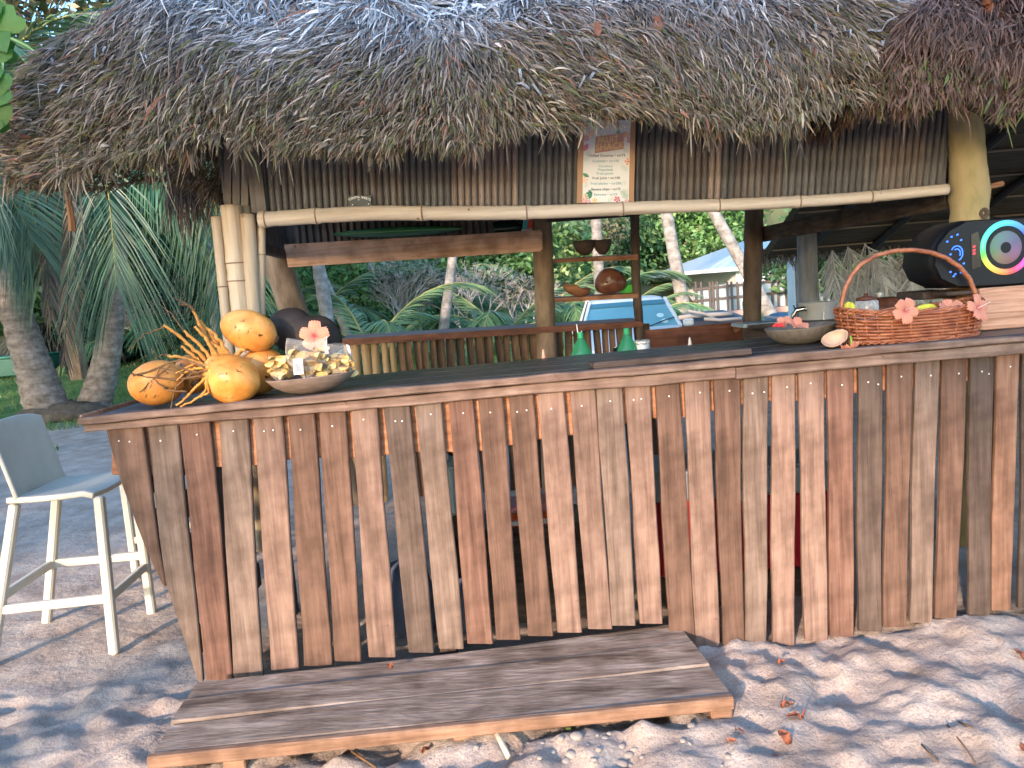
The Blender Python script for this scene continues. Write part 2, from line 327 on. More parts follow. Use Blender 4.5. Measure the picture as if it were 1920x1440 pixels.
# hill far behind
hillm = M('hill_scrub', [(.06, .08, .03), (.13, .14, .06), (.33, .27, .19)], (.12, .12, .12), .95, .5, (.6, .6, .6))
def hz(x, y): return -.6 + 34 * sstep(44, 125, y + .10 * x) + 3 * noise.noise(Vector((x * .04, y * .04, 2)))
hx = np.linspace(-170, 170, 70); hy = np.linspace(40, 165, 46)
me = npmesh('hill', np.array([(float(x), float(y), hz(float(x), float(y)) + .8 * noise.noise(Vector((x * .3, y * .3, 0)))) for y in hy for x in hx]),
            np.array([[r * 70 + c, r * 70 + c + 1, r * 70 + 70 + c + 1, r * 70 + 70 + c] for r in range(45) for c in range(69)]), smooth=True); me.materials.append(hillm)
hill = bpy.data.objects.new('hill', me); link(hill); hill['kind'] = 'structure'
# ------------------------------------------------------------------ bar counter
CY = 3.0
def ctop(x): return 1.056 + .054 * (x + 1.7) / 3.7
counter = thing('bar_counter', 'long wooden bar counter faced with upright weathered slats on the sand', 'bar counter', (.2, 3.4, -.1))
G_, B_, R_, L_, D_, O_ = wd_grey, wd_brown, wd_red, wd_pale, wd_dark, wd_or
SL = [((195, 265), (306, 309), 1100, B_), ((273, 332), (372, 381), 1277, G_), ((335, 393), (385, 437), 1275, R_), ((408, 463), (438, 492), 1268, G_), ((473, 528), (508, 560), 1257, L_),
      ((538, 588), (570, 623), 1248, B_), ((597, 648), (628, 678), 1240, B_), ((658, 707), (690, 742), 1233, L_), ((718, 768), (765, 815), 1224, D_), ((778, 827), (822, 870), 1217, G_),
      ((840, 887), (875, 925), 1207, R_), ((895, 942), (930, 975), 1199, B_), ((952, 998), (990, 1037), 1192, B_), ((1007, 1057), (1045, 1092), 1186, L_), ((1067, 1115), (1103, 1147), 1179, L_),
      ((1117, 1167), (1148, 1193), 1173, G_), ((1172, 1218), (1200, 1243), 1170, L_), ((1228, 1274), (1257, 1307), 1224, B_), ((1283, 1330), (1305, 1351), 1220, L_), ((1337, 1387), (1357, 1396), 1217, B_),
      ((1394, 1442), (1398, 1437), 1214, G_), ((1448, 1492), (1449, 1491), 1211, L_), ((1497, 1545), (1510, 1553), 1202, L_), ((1552, 1600), (1558, 1602), 1194, R_), ((1610, 1656), (1610, 1654), 1184, D_),
      ((1665, 1712), (1658, 1700), 1177, B_), ((1718, 1763), (1707, 1747), 1167, G_), ((1769, 1815), (1755, 1795), 1160, B_), ((1820, 1865), (1817, 1857), 1152, D_), ((1871, 1913), (1860, 1897), 1145, O_),
      ((1919, 1962), (1911, 1950), 1141, D_), ((1970, 2015), (1958, 2000), 1136, B_), ((2022, 2066), (2008, 2050), 1131, G_), ((2072, 2118), (2058, 2100), 1126, B_)]
def fasc(x): return np.interp(x, [145, 680, 960, 1280, 1600, 1920, 2200], [812, 768, 743, 718, 688, 661, 636])
def fasc_top(x): return np.interp(x, [145, 680, 960, 1280, 1600, 1920, 2200], [784, 733, 708, 681, 653, 630, 606])
nail_m = flat('nail_head', (.75, .72, .68), .35, .6)
nail_me = None
for i, ((a, b), (c, d), yb, mt) in enumerate(SL):
    mb = MB(); yt = fasc((a + b) / 2) - 14; n = 9; yo = CY + U(0, .006)
    V = []; ph = U(0, 6)
    tl, tr_, bl, br_ = P(a, yt, yo), P(b, yt, yo), P(c, yb, yo), P(d, yb, yo)
    for k in range(n):
        u = k / (n - 1); l = tl.lerp(bl, u); r = tr_.lerp(br_, u)
        if i == 0: l = l + Vector((-.02 * math.sin(u * 3.1), 0, 0))
        if i == 1: l = (P(np.interp(u, [0, .62, .8, 1], [273, 309, 338, 372]), 0, yo)); l = P(np.interp(u, [0, .62, .8, 1], [a, 309, 338, c]), yt + (yb - yt) * u, yo)
        w = .0022 * math.sin(ph + u * 9) + U(-.001, .001)
        l = l + Vector((w, 0, 0)); r = r + Vector((.0022 * math.sin(ph * 2 + u * 7) + U(-.001, .001), 0, 0)); ch = min(.004, (r.x - l.x) * .3); th = .02
        bow = .003 * math.sin(ph + u * 4)
        for q in (l + Vector((0, ch, 0)), l + Vector((ch, 0, 0)), r + Vector((-ch, 0, 0)), r + Vector((0, ch, 0)), r + Vector((0, th, 0)), l + Vector((0, th, 0))): V.append(q + Vector((0, bow, 0)))
    F = [tuple(range(5, -1, -1)), tuple(range((n - 1) * 6, n * 6))] + [(k * 6 + j, k * 6 + (j + 1) % 6, k * 6 + 6 + (j + 1) % 6, k * 6 + 6 + j) for k in range(n - 1) for j in range(6)]
    mb.add(V, F); sl = mb.build('slat', mt, counter, at=bl)
    ny_ = 823 - .082 * ((a + b) / 2 - 306) + U(-5, 5)
    for q in ([.5] if i % 4 else [.35, .7]):
        mb2 = MB(); p = P(a + (b - a) * q + U(-4, 4) + 2, ny_ + U(-3, 3), CY)
        lathe(mb2, [(.0035, 0), (.0033, .002), (.0018, .0032), (0, .0034)], 8, Matrix.Translation(p + Vector((0, -.0005, 0))) @ Matrix.Rotation(math.pi / 2, 4, 'X'))
        mb2.build('nail', nail_m, sl, at=p)
def fboard(name, x0, x1, ytop, ybot, Y, th, mat, n=16, wob=.0025):
    mb = MB(); V = []
    for k in range(n):
        x = x0 + (x1 - x0) * k / (n - 1); t = P(x, ytop(x), Y); b = P(x, ybot(x), Y); t.z += U(-wob, wob); b.z += U(-wob, wob); ch = .004
        V += [t + Vector((0, ch, 0)), t + Vector((0, 0, -ch)), b + Vector((0, 0, ch)), b + Vector((0, ch, 0)), b + Vector((0, th, 0)), t + Vector((0, th, 0))]
    F = [tuple(range(5, -1, -1)), tuple(range((n - 1) * 6, n * 6))] + [(k * 6 + (j + 1) % 6, k * 6 + j, k * 6 + 6 + j, k * 6 + 6 + (j + 1) % 6) for k in range(n - 1) for j in range(6)]
    mb.add(V, F); return mb.build(name, mat, counter, at=P((x0 + x1) / 2, ytop((x0 + x1) / 2), Y))
def seam(x): return np.interp(x, [145, 460, 640, 1010, 1320, 1600, 1920, 2200], [798, 768, 752, 718, 693, 668, 641, 615])
fboard('top_board', 145, 2180, lambda x: fasc_top(x), seam, CY - .042, .05, wdx_pale, 40)
fboard('fascia_board', 158, 1379, lambda x: seam(x) + 1.5, lambda x: fasc(x), CY - .026, .024, wdx_pale, 26)
fboard('fascia_board', 1381, 2170, lambda x: seam(x) + 1.5, lambda x: fasc(x) + 2, CY - .03, .028, wdx_pale, 20)
fboard('inner_rail', 210, 2160, lambda x: fasc(x) - 25, lambda x: np.interp(x, [210, 350, 480, 700, 880, 1000, 1060, 1200, 1330, 1450, 1560, 1700, 2160], [892, 884, 870, 853, 845, 833, 815, 792, 772, 752, 745, 728, 690]) + 4 * math.sin(x * .03), CY + .03, .03, wdx_live, 30, .004)
# table top boards (run along the bar), ridged piece on the left end
for k in range(4):
    y0 = CY + .012 + k * .205
    a = Vector((-1.47, y0 + .1, ctop(-1.47) - .012 + k * .0015)); b = Vector((2.45, y0 + .1, ctop(2.45) - .012 + k * .0015))
    mb = MB(); beam(mb, a, b, .2, .024, ch=.004); mb.build('top_plank', ctop_m, counter, at=a)
for k in range(13):
    x = -1.69 + k * .0178; mb = MB(); z = ctop(x) - .006
    tube(mb, [(x + .0, CY + .01, z), (x - .005, CY + .82, z)], .0085, 8); mb.build('top_rib', cor_dark, counter, at=(x, CY, z))
mb = MB(); beam(mb, (-1.707, CY + .012, ctop(-1.7) + .004), (-1.715, CY + .83, ctop(-1.7) + .004), .012, .03); mb.build('end_strip', wdx_red, counter)
for x in (-1.22, -.35, .75, 1.9):
    for y in (CY + .08, CY + .78):
        mb = MB(); beam(mb, (x, y, gbase(x, y) - .1), (x, y, ctop(x) - .027), .07, .07, Vector((0, 1, 0))); mb.build('leg', wd_dark, counter)
for k in range(6):
    z = .95 - k * .17; x = -1.545 + k * .036
    mb = MB(); beam(mb, (x, CY + .05, z), (x, CY + .8, z), .02, .12); mb.build('side_board', wd_brown, counter)
# ------------------------------------------------------------------ bar hut
HF, HB = 3.9, 5.9
hut = thing('bar_hut', 'thatched beach bar hut with dark ribbed wall band and bamboo beam above the counter', 'hut', (.3, 4.8, -.1))
def beam_y(x): return np.interp(x, [480, 600, 700, 792, 987, 1167, 1347, 1500, 1632, 1785], [411, 405, 401, 401, 397, 392, 386, 377, 368, 355])
# ribbed wall band above the beam: one slat per rib
rib = {}
xr = 477.
def topx(xb):  # ribs fan slightly
    return xb + np.interp(xb, [497, 972, 1085, 1770], [-18, 0, 4, 20])
xb = 500.; k = 0
rib_meshes = {}
while xb < 1772:
    if xb < 660: mt = cor_dark
    elif xb < 775: mt = cor_mid if k % 3 else cor_dark
    elif xb < 845: mt = cor_dark
    elif xb < 970: mt = cor_pale
    elif xb < 1240: mt = cor_dark
    elif xb < 1330: mt = cor_mid
    elif xb < 1350: mt = cor_pale
    else: mt = cor_mid if (k // 7) % 3 == 1 else cor_dark
    w = 12.6; yb_ = beam_y(xb) - 2; Yo = HF + .012 + U(0, .004)
    b = P(xb, yb_ + 8, Yo); t = P(topx(xb), 180, Yo); t2 = b + (t - b) * ((2.62 - b.z) / (t.z - b.z))
    hw = w * .5 * HF / FPX * .86; mb = MB(); V = []
    for p in (b, t2):
        for (dx, dy) in ((-1, .012), (-.8, .001), (-.3, -.006), (.3, -.006), (.8, .001), (1, .012)): V.append(p + Vector((dx * hw, dy, 0)))
    mb.add(V, [(j, j + 1, j + 7, j + 6) for j in range(5)] + [(0, 6, 11, 5)]); mb.build('wall_rib', mt, hut, at=b, smooth=False)
    xb += w; k += 1
mb = MB(); pxprism(mb, [(500, 415), (1772, 362), (1785, 130), (478, 150)], HF + .03, .008); mb.build('wall_backing', cor_dark, hut)
mb = MB(); pxprism(mb, [(472, 398), (500, 402), (478, 210), (452, 210)], HF - .02, .02); mb.build('trim_board', cor_mid, hut)
for k in range(3):
    mb = MB(); x = 420 + k * 16; pxprism(mb, [(x, 386), (x + 13, 386), (x + 13, 200), (x, 200)], HF + .03, .012); mb.build('wall_rib', cor_mid, hut)
# bamboo beam
pts = [P(x, beam_y(x), HF - .05) for x in (486, 540, 600, 660, 720, 792, 850, 920, 987, 1050, 1110, 1167, 1230, 1290, 1347, 1420, 1500, 1570, 1632, 1700, 1776)]
nodes_x = [499, 594, 792, 987, 1167, 1347, 1498, 1632]
X = list(np.linspace(486, 1776, 130)); pp = []; rr = []
for x in X:
    p = P(x, beam_y(x), HF - .05); p.z += .004 * math.sin(x * .011); r = np.interp(x, [486, 1000, 1776], [.0385, .034, .027])
    for nx_ in nodes_x:
        r *= 1 + .10 * math.exp(-((x - nx_) / 7) ** 2) - .07 * math.exp(-((x - nx_ - 13) / 8) ** 2)
    pp.append(p); rr.append(float(r))
mb = MB(); tube(mb, pp, rr, 14); bb_ = mb.build('bamboo_beam', bamboox, hut, smooth=True)
for nx_ in nodes_x:
    mb = MB(); p = P(nx_, beam_y(nx_), HF - .05); p.z += .004 * math.sin(nx_ * .011); r = float(np.interp(nx_, [486, 1000, 1776], [.0385, .034, .027])) * 1.105
    tube(mb, [p + Vector((-.004, 0, 0)), p + Vector((.0, 0, 0)), p + Vector((.004, 0, 0))], [r * .985, r * 1.015, r * .985], 14); mb.build('bamboo_node', nodem, bb_, smooth=True)
# bamboo posts, left corner
def bpost(top, bot, r, Y, nodes):
    a, b = P(*top, Y), P(*bot, Y); a = Vector(a); b = Vector(b); d = (b - a); b = a + d * ((a.z - .2) / (a.z - b.z)); pp = []; rr = []
    for k in range(60):
        u = k / 59; q = r
        for n_ in nodes: q *= 1 + .09 * math.exp(-((u - n_) / .012) ** 2) - .04 * math.exp(-((u - n_ - .02) / .015) ** 2)
        pp.append(a.lerp(b, u)); rr.append(q)
    mb = MB(); tube(mb, pp, rr, 14); o = mb.build('bamboo_post', bamboo, hut, smooth=True)
    for n_ in nodes:
        p = a.lerp(b, n_); e = (b - a).normalized() * .003; mb = MB(); tube(mb, [p - e, p + e], [r * 1.1, r * 1.1], 14); mb.build('bamboo_node', nodem, o, smooth=True)
    # hollow rim
    mb = MB(); up = Vector((0, 0, 1)); lathe(mb, [(r * .99, 0), (r * .95, .002), (r * .75, .002), (r * .7, -.03)], 14, Matrix.Translation(a + Vector((0, 0, .001)))); mb.build('bamboo_rim', nodem, o, smooth=True)
bpost((433, 386), (455, 600), .052, 3.88, (.16, .21, .62)); bpost((405, 407), (424, 600), .024, 3.86, (.2, .5)); bpost((464, 402), (477, 600), .036, 3.87, (.42, .75))
bpost((490, 420), (490, 600), .020, 3.9, (.09, .27)); bpost((459, 386), (470, 600), .028, 3.95, (.1, .5))
# posts
def rpost(name, path, Y, r, mat, z0=-.2, ztop=None, jit=.05, n=12, lab=None):
    """trunk post: px path from top to bottom (continued to the ground)"""
    ps = [P(x, y, Y) for x, y in path]; d = (ps[-1] - ps[-2]).normalized()
    if d.z < -.1: ps.append(ps[-1] + d * ((ps[-1].z - z0) / -d.z))
    if ztop: d = (ps[0] - ps[1]).normalized(); ps.insert(0, ps[0] + d * ((ztop - ps[0].z) / d.z))
    # resample
    out = []; rr = []
    for i in range(len(ps) - 1):
        for k in range(8): out.append(ps[i].lerp(ps[i + 1], k / 8)); rr.append(r * (1 + .05 * noise.noise(out[-1] * 6)))
    out.append(ps[-1]); rr.append(r)
    mb = MB(); tube(mb, out, rr, n, jit=jit); return mb.build(name, mat, hut, smooth=True)
rpost('post', [(508, 452), (555, 600)], HB - .05, .105, bark_post, ztop=2.4)
rpost('post', [(1016, 410), (1023, 605)], HB - .12, .075, bark_post, ztop=2.5)
rpost('post', [(1414, 392), (1412, 480), (1410, 600)], HB - .05, .068, dark_post, ztop=2.4)
rpost('post', [(1190, 395), (1192, 520), (1198, 600)], HB - .1, .034, dark_post, ztop=2.4, n=6)
# front right trunk post with a knot
mb = MB(); pp = []; rr = []
for y in range(180, 720, 12):
    x = np.interp(y, [180, 250, 340, 365, 420, 720], [1806, 1811, 1817, 1818, 1817, 1822]); pp.append(P(x, y, HF)); r = np.interp(y, [180, 240, 320, 365, 390, 440, 720], [.075, .078, .084, .096, .086, .088, .09]); rr.append(float(r))
mb = MB(); pp.append(pp[-1] + Vector((0, 0, -1))); rr.append(.09); tube(mb, pp, rr, 16, jit=.03); fp = mb.build('post', mossy_post, hut, smooth=True)
mb = MB(); tube(mb, [P(1846, 352, HF + .02), P(1862, 348, HF + .02), P(1880, 344, HF + .02)], .014, 8); mb.build('peg', wdx_red, hut)
mb = MB(); lathe(mb, [(.03, -.012), (.026, .0), (.014, .006), (.012, -.004), (0, -.006)], 12, Matrix.Translation(P(1826, 403, HF) + Vector((0, -.088, 0))) @ Matrix.Rotation(math.pi / 2, 4, 'X')); mb.build('knot', dark_post, fp, smooth=True)
# crossbeam board, back rail, shelves
mb = MB(); pxprism(mb, [(533, 458), (700, 449), (860, 441), (1013, 431), (1017, 437), (1017, 466), (1013, 471), (860, 481), (700, 491), (540, 501)], HB - .24, .035); mb.build('crossbeam', wdx_beam, hut)
for y0, y1 in (((486, 493), (477, 487)), ((560, 567), (550, 559))):
    mb = MB(); V = [P(1040, y0[0], HB - .15), P(1197, y1[0], HB - .15), P(1197, y1[1], HB - .15), P(1040, y0[1], HB - .15)]; prism(mb, V, (0, .16, .012)); mb.build('shelf', wdx_red, hut)
mb = MB(); V = [P(638, 636, HB - .2), P(900, 620, HB - .2), P(1200, 602, HB - .2), P(1208, 606, HB - .2), P(1204, 613, HB - .2), P(900, 632, HB - .2), P(640, 648, HB - .2)]; prism(mb, V, (0, .3, .015)); mb.build('back_rail', wdx_rail, hut)
# split bamboo back wall
x = 650.
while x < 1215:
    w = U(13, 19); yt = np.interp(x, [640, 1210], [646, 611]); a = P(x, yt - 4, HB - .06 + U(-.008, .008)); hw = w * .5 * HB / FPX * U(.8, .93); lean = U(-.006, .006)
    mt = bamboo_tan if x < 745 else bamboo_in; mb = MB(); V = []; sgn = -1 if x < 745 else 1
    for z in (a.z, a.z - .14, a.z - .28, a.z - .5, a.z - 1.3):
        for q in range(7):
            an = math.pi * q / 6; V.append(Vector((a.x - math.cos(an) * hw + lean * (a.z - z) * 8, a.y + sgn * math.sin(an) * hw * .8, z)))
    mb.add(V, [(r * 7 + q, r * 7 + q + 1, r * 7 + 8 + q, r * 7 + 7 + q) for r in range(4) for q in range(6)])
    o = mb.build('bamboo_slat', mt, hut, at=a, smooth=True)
    if x > 745 and random.random() < .75:
        z = a.z - U(.12, .24); mb = MB(); V = []
        for q in range(9):
            an = math.pi * q / 8
            for rr_ in (1., .62): V.append(Vector((a.x - math.cos(an) * hw * rr_, a.y + math.sin(an) * hw * .8 * rr_ - .004, z - .0)))
        mb.add(V, [(2 * q, 2 * q + 1, 2 * q + 3, 2 * q + 2) for q in range(8)]); mb.build('bamboo_node', bamboo_tan, o)
    x += w
mb = MB(); pxprism(mb, [(1206, 620), (1392, 603), (1394, 700), (1206, 720)], HB - .1, .03); mb.build('back_board', wdx_rail, hut)
mb = MB(); pxprism(mb, [(1375, 604), (1392, 602), (1396, 612), (1378, 624)], HB - .14, .03); mb.build('bracket', wdx_live, hut)
# band under the rear and left eaves, ribs along the sides
x = 560.
mb = MB(); pxprism(mb, [(520, 470), (1006, 440), (1006, 360), (520, 380)], HB + .02, .01); mb.build('rear_band', cor_dark, hut)
while x < 1002:
    mb = MB(); b = P(x, 470, HB); hw = .022
    V = [b + Vector((dx * hw, dy, z)) for z in (0, .62) for dx, dy in ((-1, .012), (-.6, -.004), (.6, -.004), (1, .012))]
    mb.add(V, [(j, j + 1, j + 5, j + 4) for j in range(3)]); mb.build('wall_rib', cor_dark if (x // 60) % 2 else cor_mid, hut, at=b); x += 13
for k in range(26):
    y = HF + .1 + k * .075; xx = -1.36 - (y - HF) * .135; mb = MB(); beam(mb, (xx, y, 1.80), (xx, y, 2.5), .05, .018, Vector((1, 0, 0))); mb.build('side_rib', cor_dark, hut)
mb = MB(); beam(mb, (-1.33, HF, 1.79), (-1.64, HB, 1.84), .05, .06); mb.build('side_beam', wdy_dark, hut)
mb = MB(); beam(mb, P(1780, 372, HF + .1), P(1428, 440, HB), .05, .11); mb.build('side_beam', wdy_dark, hut)
mb = MB(); beam(mb, P(560, 395, HB - .1), P(1440, 372, HB - .1), .06, .06); mb.build('wall_plate', wdx_dark, hut)
mb = MB(); beam(mb, P(1025, 414, HB - .22), P(1200, 402, HB - .22), .03, .025); mb.build('lintel', wdx_dark, hut)
mb = MB(); pxprism(mb, [(374, 337), (412, 335), (412, 366), (374, 367)], HF + .5, .04); mb.build('tie_board', bark_post, hut)
mb = MB(); beam(mb, P(1395, 612, HB - .35) + Vector((0, 0, 0)), P(1590, 600, HB - .35), .35, .03); mb.build('back_shelf', wdx_dark, hut)
mb = MB(); pxprism(mb, [(1396, 612), (1620, 600), (1620, 720), (1396, 730)], HB - .3, .03); mb.build('back_board', wdx_dark, hut)
# ------------------------------------------------------------------ thatch
def make_roof(x0, x1, y0, y1, rad_, ze, pitch, eh, hutobj, nb, xlim, ylim, palette, skew, seed, ez=lambda x: 0, cut=None, pf=lambda x: 1. + 0 * x):
    g = np.random.default_rng(seed)
    cx, cy, hx_, hy_ = (x0 + x1) / 2, (y0 + y1) / 2, (x1 - x0) / 2, (y1 - y0) / 2
    def dist(x, y):
        qx = np.abs(x - cx) - hx_ + rad_; qy = np.abs(y - cy) - hy_ + rad_
        r = -(np.hypot(np.maximum(qx, 0), np.maximum(qy, 0)) + np.minimum(np.maximum(qx, qy), 0) - rad_)
        if cut: r = np.minimum(r, (x - np.minimum(cut[0] + cut[1] * (y - y0), cut[2])) / math.hypot(1, cut[1]))
        return r
    def lump(x, y, d):
        return .035 * np.sin(2.3 * x + 1.1 * np.sin(1.7 * x + 6 * d)) * np.exp(-d) + .025 * np.sin(6.1 * x + 3 * y) + .018 * np.sin(11.3 * x - 7 * d + 2 * np.sin(3 * x))
    def H(x, y):
        d = np.maximum(dist(x, y), 0); s = (d + .035 * np.sin(3.1 * x) + .02 * np.sin(7.7 * x + 1)) / .15; saw = (s - np.floor(s))
        return ze + ez(x) + eh * (1 - np.exp(-d / .11)) + pitch * pf(x) * d + lump(x, y, d) + .34 * np.clip((y - y0 - 1.5) / 1.2, 0, 1) + .035 * (1 - saw) * (d > .02) * np.minimum(1, d / .1)
    # base shell
    gx = np.linspace(x0, x1, 150); gy = np.concatenate([np.linspace(y0, y0 + .8, 50), np.linspace(y0 + .85, y1, 40)]); GX, GY = np.meshgrid(gx, gy); DD = dist(GX, GY); e = .01; ax = (dist(GX + e, GY) - dist(GX - e, GY)) / (2 * e); ay = (dist(GX, GY + e) - dist(GX, GY - e)) / (2 * e); al = np.hypot(ax, ay) + 1e-6; sh = np.where((DD < .05) & (DD > -.075), .05 - DD, 0); GX = GX + sh * ax / al; GY = GY + sh * ay / al; GZ = H(GX, GY) - .035
    V = np.stack([GX.ravel(), GY.ravel(), GZ.ravel()], 1); n = 150
    q = np.array([[r * n + c, r * n + c + 1, r * n + n + c + 1, r * n + n + c] for r in range(len(gy) - 1) for c in range(n - 1) if min(DD[r, c], DD[r + 1, c], DD[r, c + 1], DD[r + 1, c + 1]) > -.075 and max(DD[r, c], DD[r + 1, c], DD[r, c + 1], DD[r + 1, c + 1]) > .05])
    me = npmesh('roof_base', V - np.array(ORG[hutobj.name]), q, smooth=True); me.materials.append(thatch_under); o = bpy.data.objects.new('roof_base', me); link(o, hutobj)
    # strips in bundles
    x = g.uniform(x0, min(x1, xlim), nb * 3); y = g.uniform(y0, ylim, nb * 3)
    d = dist(x, y); ok = d > 0.0; x, y, d = x[ok], y[ok], d[ok]
    # snap many to courses, favour the eave
    keep = g.uniform(size=len(x)) < np.clip(1.2 - .5 * d, .25, 1); x, y, d = x[keep][:nb], y[keep][:nb], d[keep][:nb]; nb = len(x)
    # most bundles start along ragged course lines
    e = .01; g1 = (dist(x + e, y) - dist(x - e, y)) / (2 * e); g2 = (dist(x, y + e) - dist(x, y - e)) / (2 * e); gn = np.hypot(g1, g2) + 1e-6
    wv_ = .05 * np.sin(2.7 * x + 1) + .03 * np.sin(7.1 * x) + .02 * np.sin(15 * x + 2); kk = np.maximum(np.round((d + wv_) / .125), 0) * .125 - wv_ + g.normal(0, .012, nb); mv = np.where((g.uniform(size=nb) < .6) & (kk > .01), kk - d, 0); x = x + mv * g1 / gn; y = y + mv * g2 / gn; d = dist(x, y)
    ns = 13; X = np.repeat(x, ns) + g.normal(0, .018, nb * ns); Y = np.repeat(y, ns) + g.normal(0, .018, nb * ns); D = np.maximum(dist(X, Y), .001); bid = np.repeat(np.arange(nb), ns)
    e = .01; gxn = (dist(X + e, Y) - dist(X - e, Y)) / (2 * e); gyn = (dist(X, Y + e) - dist(X, Y - e)) / (2 * e); gl = np.hypot(gxn, gyn) + 1e-6; gxn /= gl; gyn /= gl
    sl = pitch * pf(X) + eh / .11 * np.exp(-D / .11); k = 1 / np.sqrt(1 + sl ** 2)
    Dn = np.stack([-gxn * k, -gyn * k, -sl * k], 1); Sd = np.stack([gyn, -gxn, 0 * gxn], 1); Nn = np.cross(Sd, Dn); Nn *= np.sign(Nn[:, 2:3] + 1e-9)
    Sd = np.where((Sd[:, :1] < 0) & (np.abs(gyn)[:, None] > .5), -Sd, Sd)
    up = np.clip((d - .32) / .25, 0, 1)
    messy = np.repeat(g.normal(0, 1, nb) * (.22 + .75 * up) + skew(x, d), ns); fan = np.tile(np.linspace(-.5, .5, ns), nb) * np.repeat(g.uniform(.2, .9, nb), ns) + g.normal(0, .09, nb * ns)
    phi = messy + fan
    Ls = np.repeat(g.uniform(.08, .22, nb) * (.72 + .6 * np.clip((d - .1) / .45, 0, 1)), ns) * g.uniform(.6, 1.2, nb * ns)
    Ls *= np.where(D < .07, .62, 1)
    wd = np.repeat(g.uniform(.0018, .0046, nb), ns) * g.uniform(.7, 1.3, nb * ns) * np.where(g.uniform(size=nb * ns) < .06, 1.9, 1)
    wd = wd * (1 + 1.2 * np.repeat(up, ns))
    lift = g.uniform(-.012, .035, nb * ns) + np.repeat(g.uniform(-.01, .03, nb), ns); bow = g.uniform(-.01, .05, nb * ns) * (.6 + .8 * np.repeat(up, ns)); drp = g.uniform(.1, .5, nb * ns) * np.where(D < .1, 1.6, .6)
    dirv = np.cos(phi)[:, None] * Dn + np.sin(phi)[:, None] * Sd; sv_ = np.cross(dirv, Nn)
    tw = g.normal(0, .7, nb * ns); sv_ = sv_ * np.cos(tw)[:, None] + Nn * np.sin(tw)[:, None]
    root = np.stack([X, Y, H(X, Y)], 1) + Nn * lift[:, None]
    curl = g.normal(0, .13, nb * ns) * (.5 + up.repeat(ns))
    segs = 3; P_ = []
    for s in range(segs + 1):
        u = s / segs
        c = root + dirv * (Ls * u)[:, None] + Nn * (bow * math.sin(math.pi * min(u * .8, 1)))[:, None] + sv_ * (curl * Ls * u * u)[:, None]; c[:, 2] -= drp * (Ls * u) ** 2 * 1.5
        w = wd * (1 - .85 * u ** 2.2) * min(1, .5 + 2 * u); P_ += [c - sv_ * w[:, None], c + sv_ * w[:, None]]
    Vv = np.stack(P_, 1).reshape(-1, 3); nS = nb * ns; base = np.arange(nS) * (2 * (segs + 1))
    Fq = np.concatenate([np.stack([base + 2 * s, base + 2 * s + 1, base + 2 * s + 3, base + 2 * s + 2], 1) for s in range(segs)])
    T = palette(g, np.repeat(x, ns), D, nS, np.repeat(g.uniform(.7, 1.25, nb), ns))
    Tv = np.repeat(T[:, None, :], 2 * (segs + 1), 1).reshape(-1, 3)
    # ragged hanging fringe along the edge, in clumps
    n2 = 9000; fx = g.uniform(x0, min(x1, xlim), n2); fy = g.uniform(y0, ylim - .2, n2) ; fr_ = g.uniform(size=n2) < .78; fy = np.where(fr_, y0 + .004, fy); fd = dist(fx, fy)
    h1 = (dist(fx + e, fy) - dist(fx - e, fy)) / (2 * e); h2 = (dist(fx, fy + e) - dist(fx, fy - e)) / (2 * e); hn = np.hypot(h1, h2) + 1e-6; tg = g.uniform(.0, .07, n2)
    ok2 = (np.abs(fd) < .9) & ((np.abs(fd) < .12) | (fx < x0 + 1.2)); fx, fy = fx + (tg - fd) * h1 / hn, fy + (tg - fd) * h2 / hn; fx, fy, h1, h2, hn, tg = [q[ok2] for q in (fx, fy, h1, h2, hn, tg)]; n2 = len(fx)
    cl = .5 + .5 * np.sin(9 * fx + 5 * fy + 2 * np.sin(23 * fx)); L2 = g.uniform(.02, .10, n2) * (.45 + 1.1 * cl ** 2) * np.where(g.uniform(size=n2) < .05, 1.9, 1) * (np.interp(fx, [x0, x0 + .9, x0 + 1.3], [1.25, 1.2, .85]) if cut else .7); rt2 = np.stack([fx, fy, H(fx, fy) - .015], 1); dn2 = np.stack([-h1 / hn * .25 + g.normal(0, .22, n2), -h2 / hn * .25 + g.normal(0, .1, n2), -np.ones(n2)], 1); sw = np.stack([np.cos(a_ := g.uniform(-.9, .9, n2)), np.sin(a_), 0 * a_], 1); w2 = g.uniform(.002, .006, n2); P2 = []
    for s in range(3):
        u = s / 2; c = rt2 + dn2 * (L2 * u)[:, None] + sw * (g.normal(0, .012, n2) * u)[:, None]; ww = w2 * (1 - .8 * u * u); P2 += [c - sw * ww[:, None], c + sw * ww[:, None]]
    V2 = np.stack(P2, 1).reshape(-1, 3); b2 = np.arange(n2) * 6 + len(Vv); F2 = np.concatenate([np.stack([b2 + 2 * s, b2 + 2 * s + 1, b2 + 2 * s + 3, b2 + 2 * s + 2], 1) for s in range(2)]); T2 = palette(g, fx, tg * .5, n2, g.uniform(.6, 1.15, n2)); Vv = np.concatenate([Vv, V2]); Fq = np.concatenate([Fq, F2]); Tv = np.concatenate([Tv, np.repeat(T2[:, None, :], 6, 1).reshape(-1, 3)])
    me = npmesh('thatch', Vv - np.array(ORG[hutobj.name]), Fq, Tv); me.materials.append(thatch); o = bpy.data.objects.new('thatch', me); link(o, hutobj); o['kind'] = 'stuff'
    return dist, H
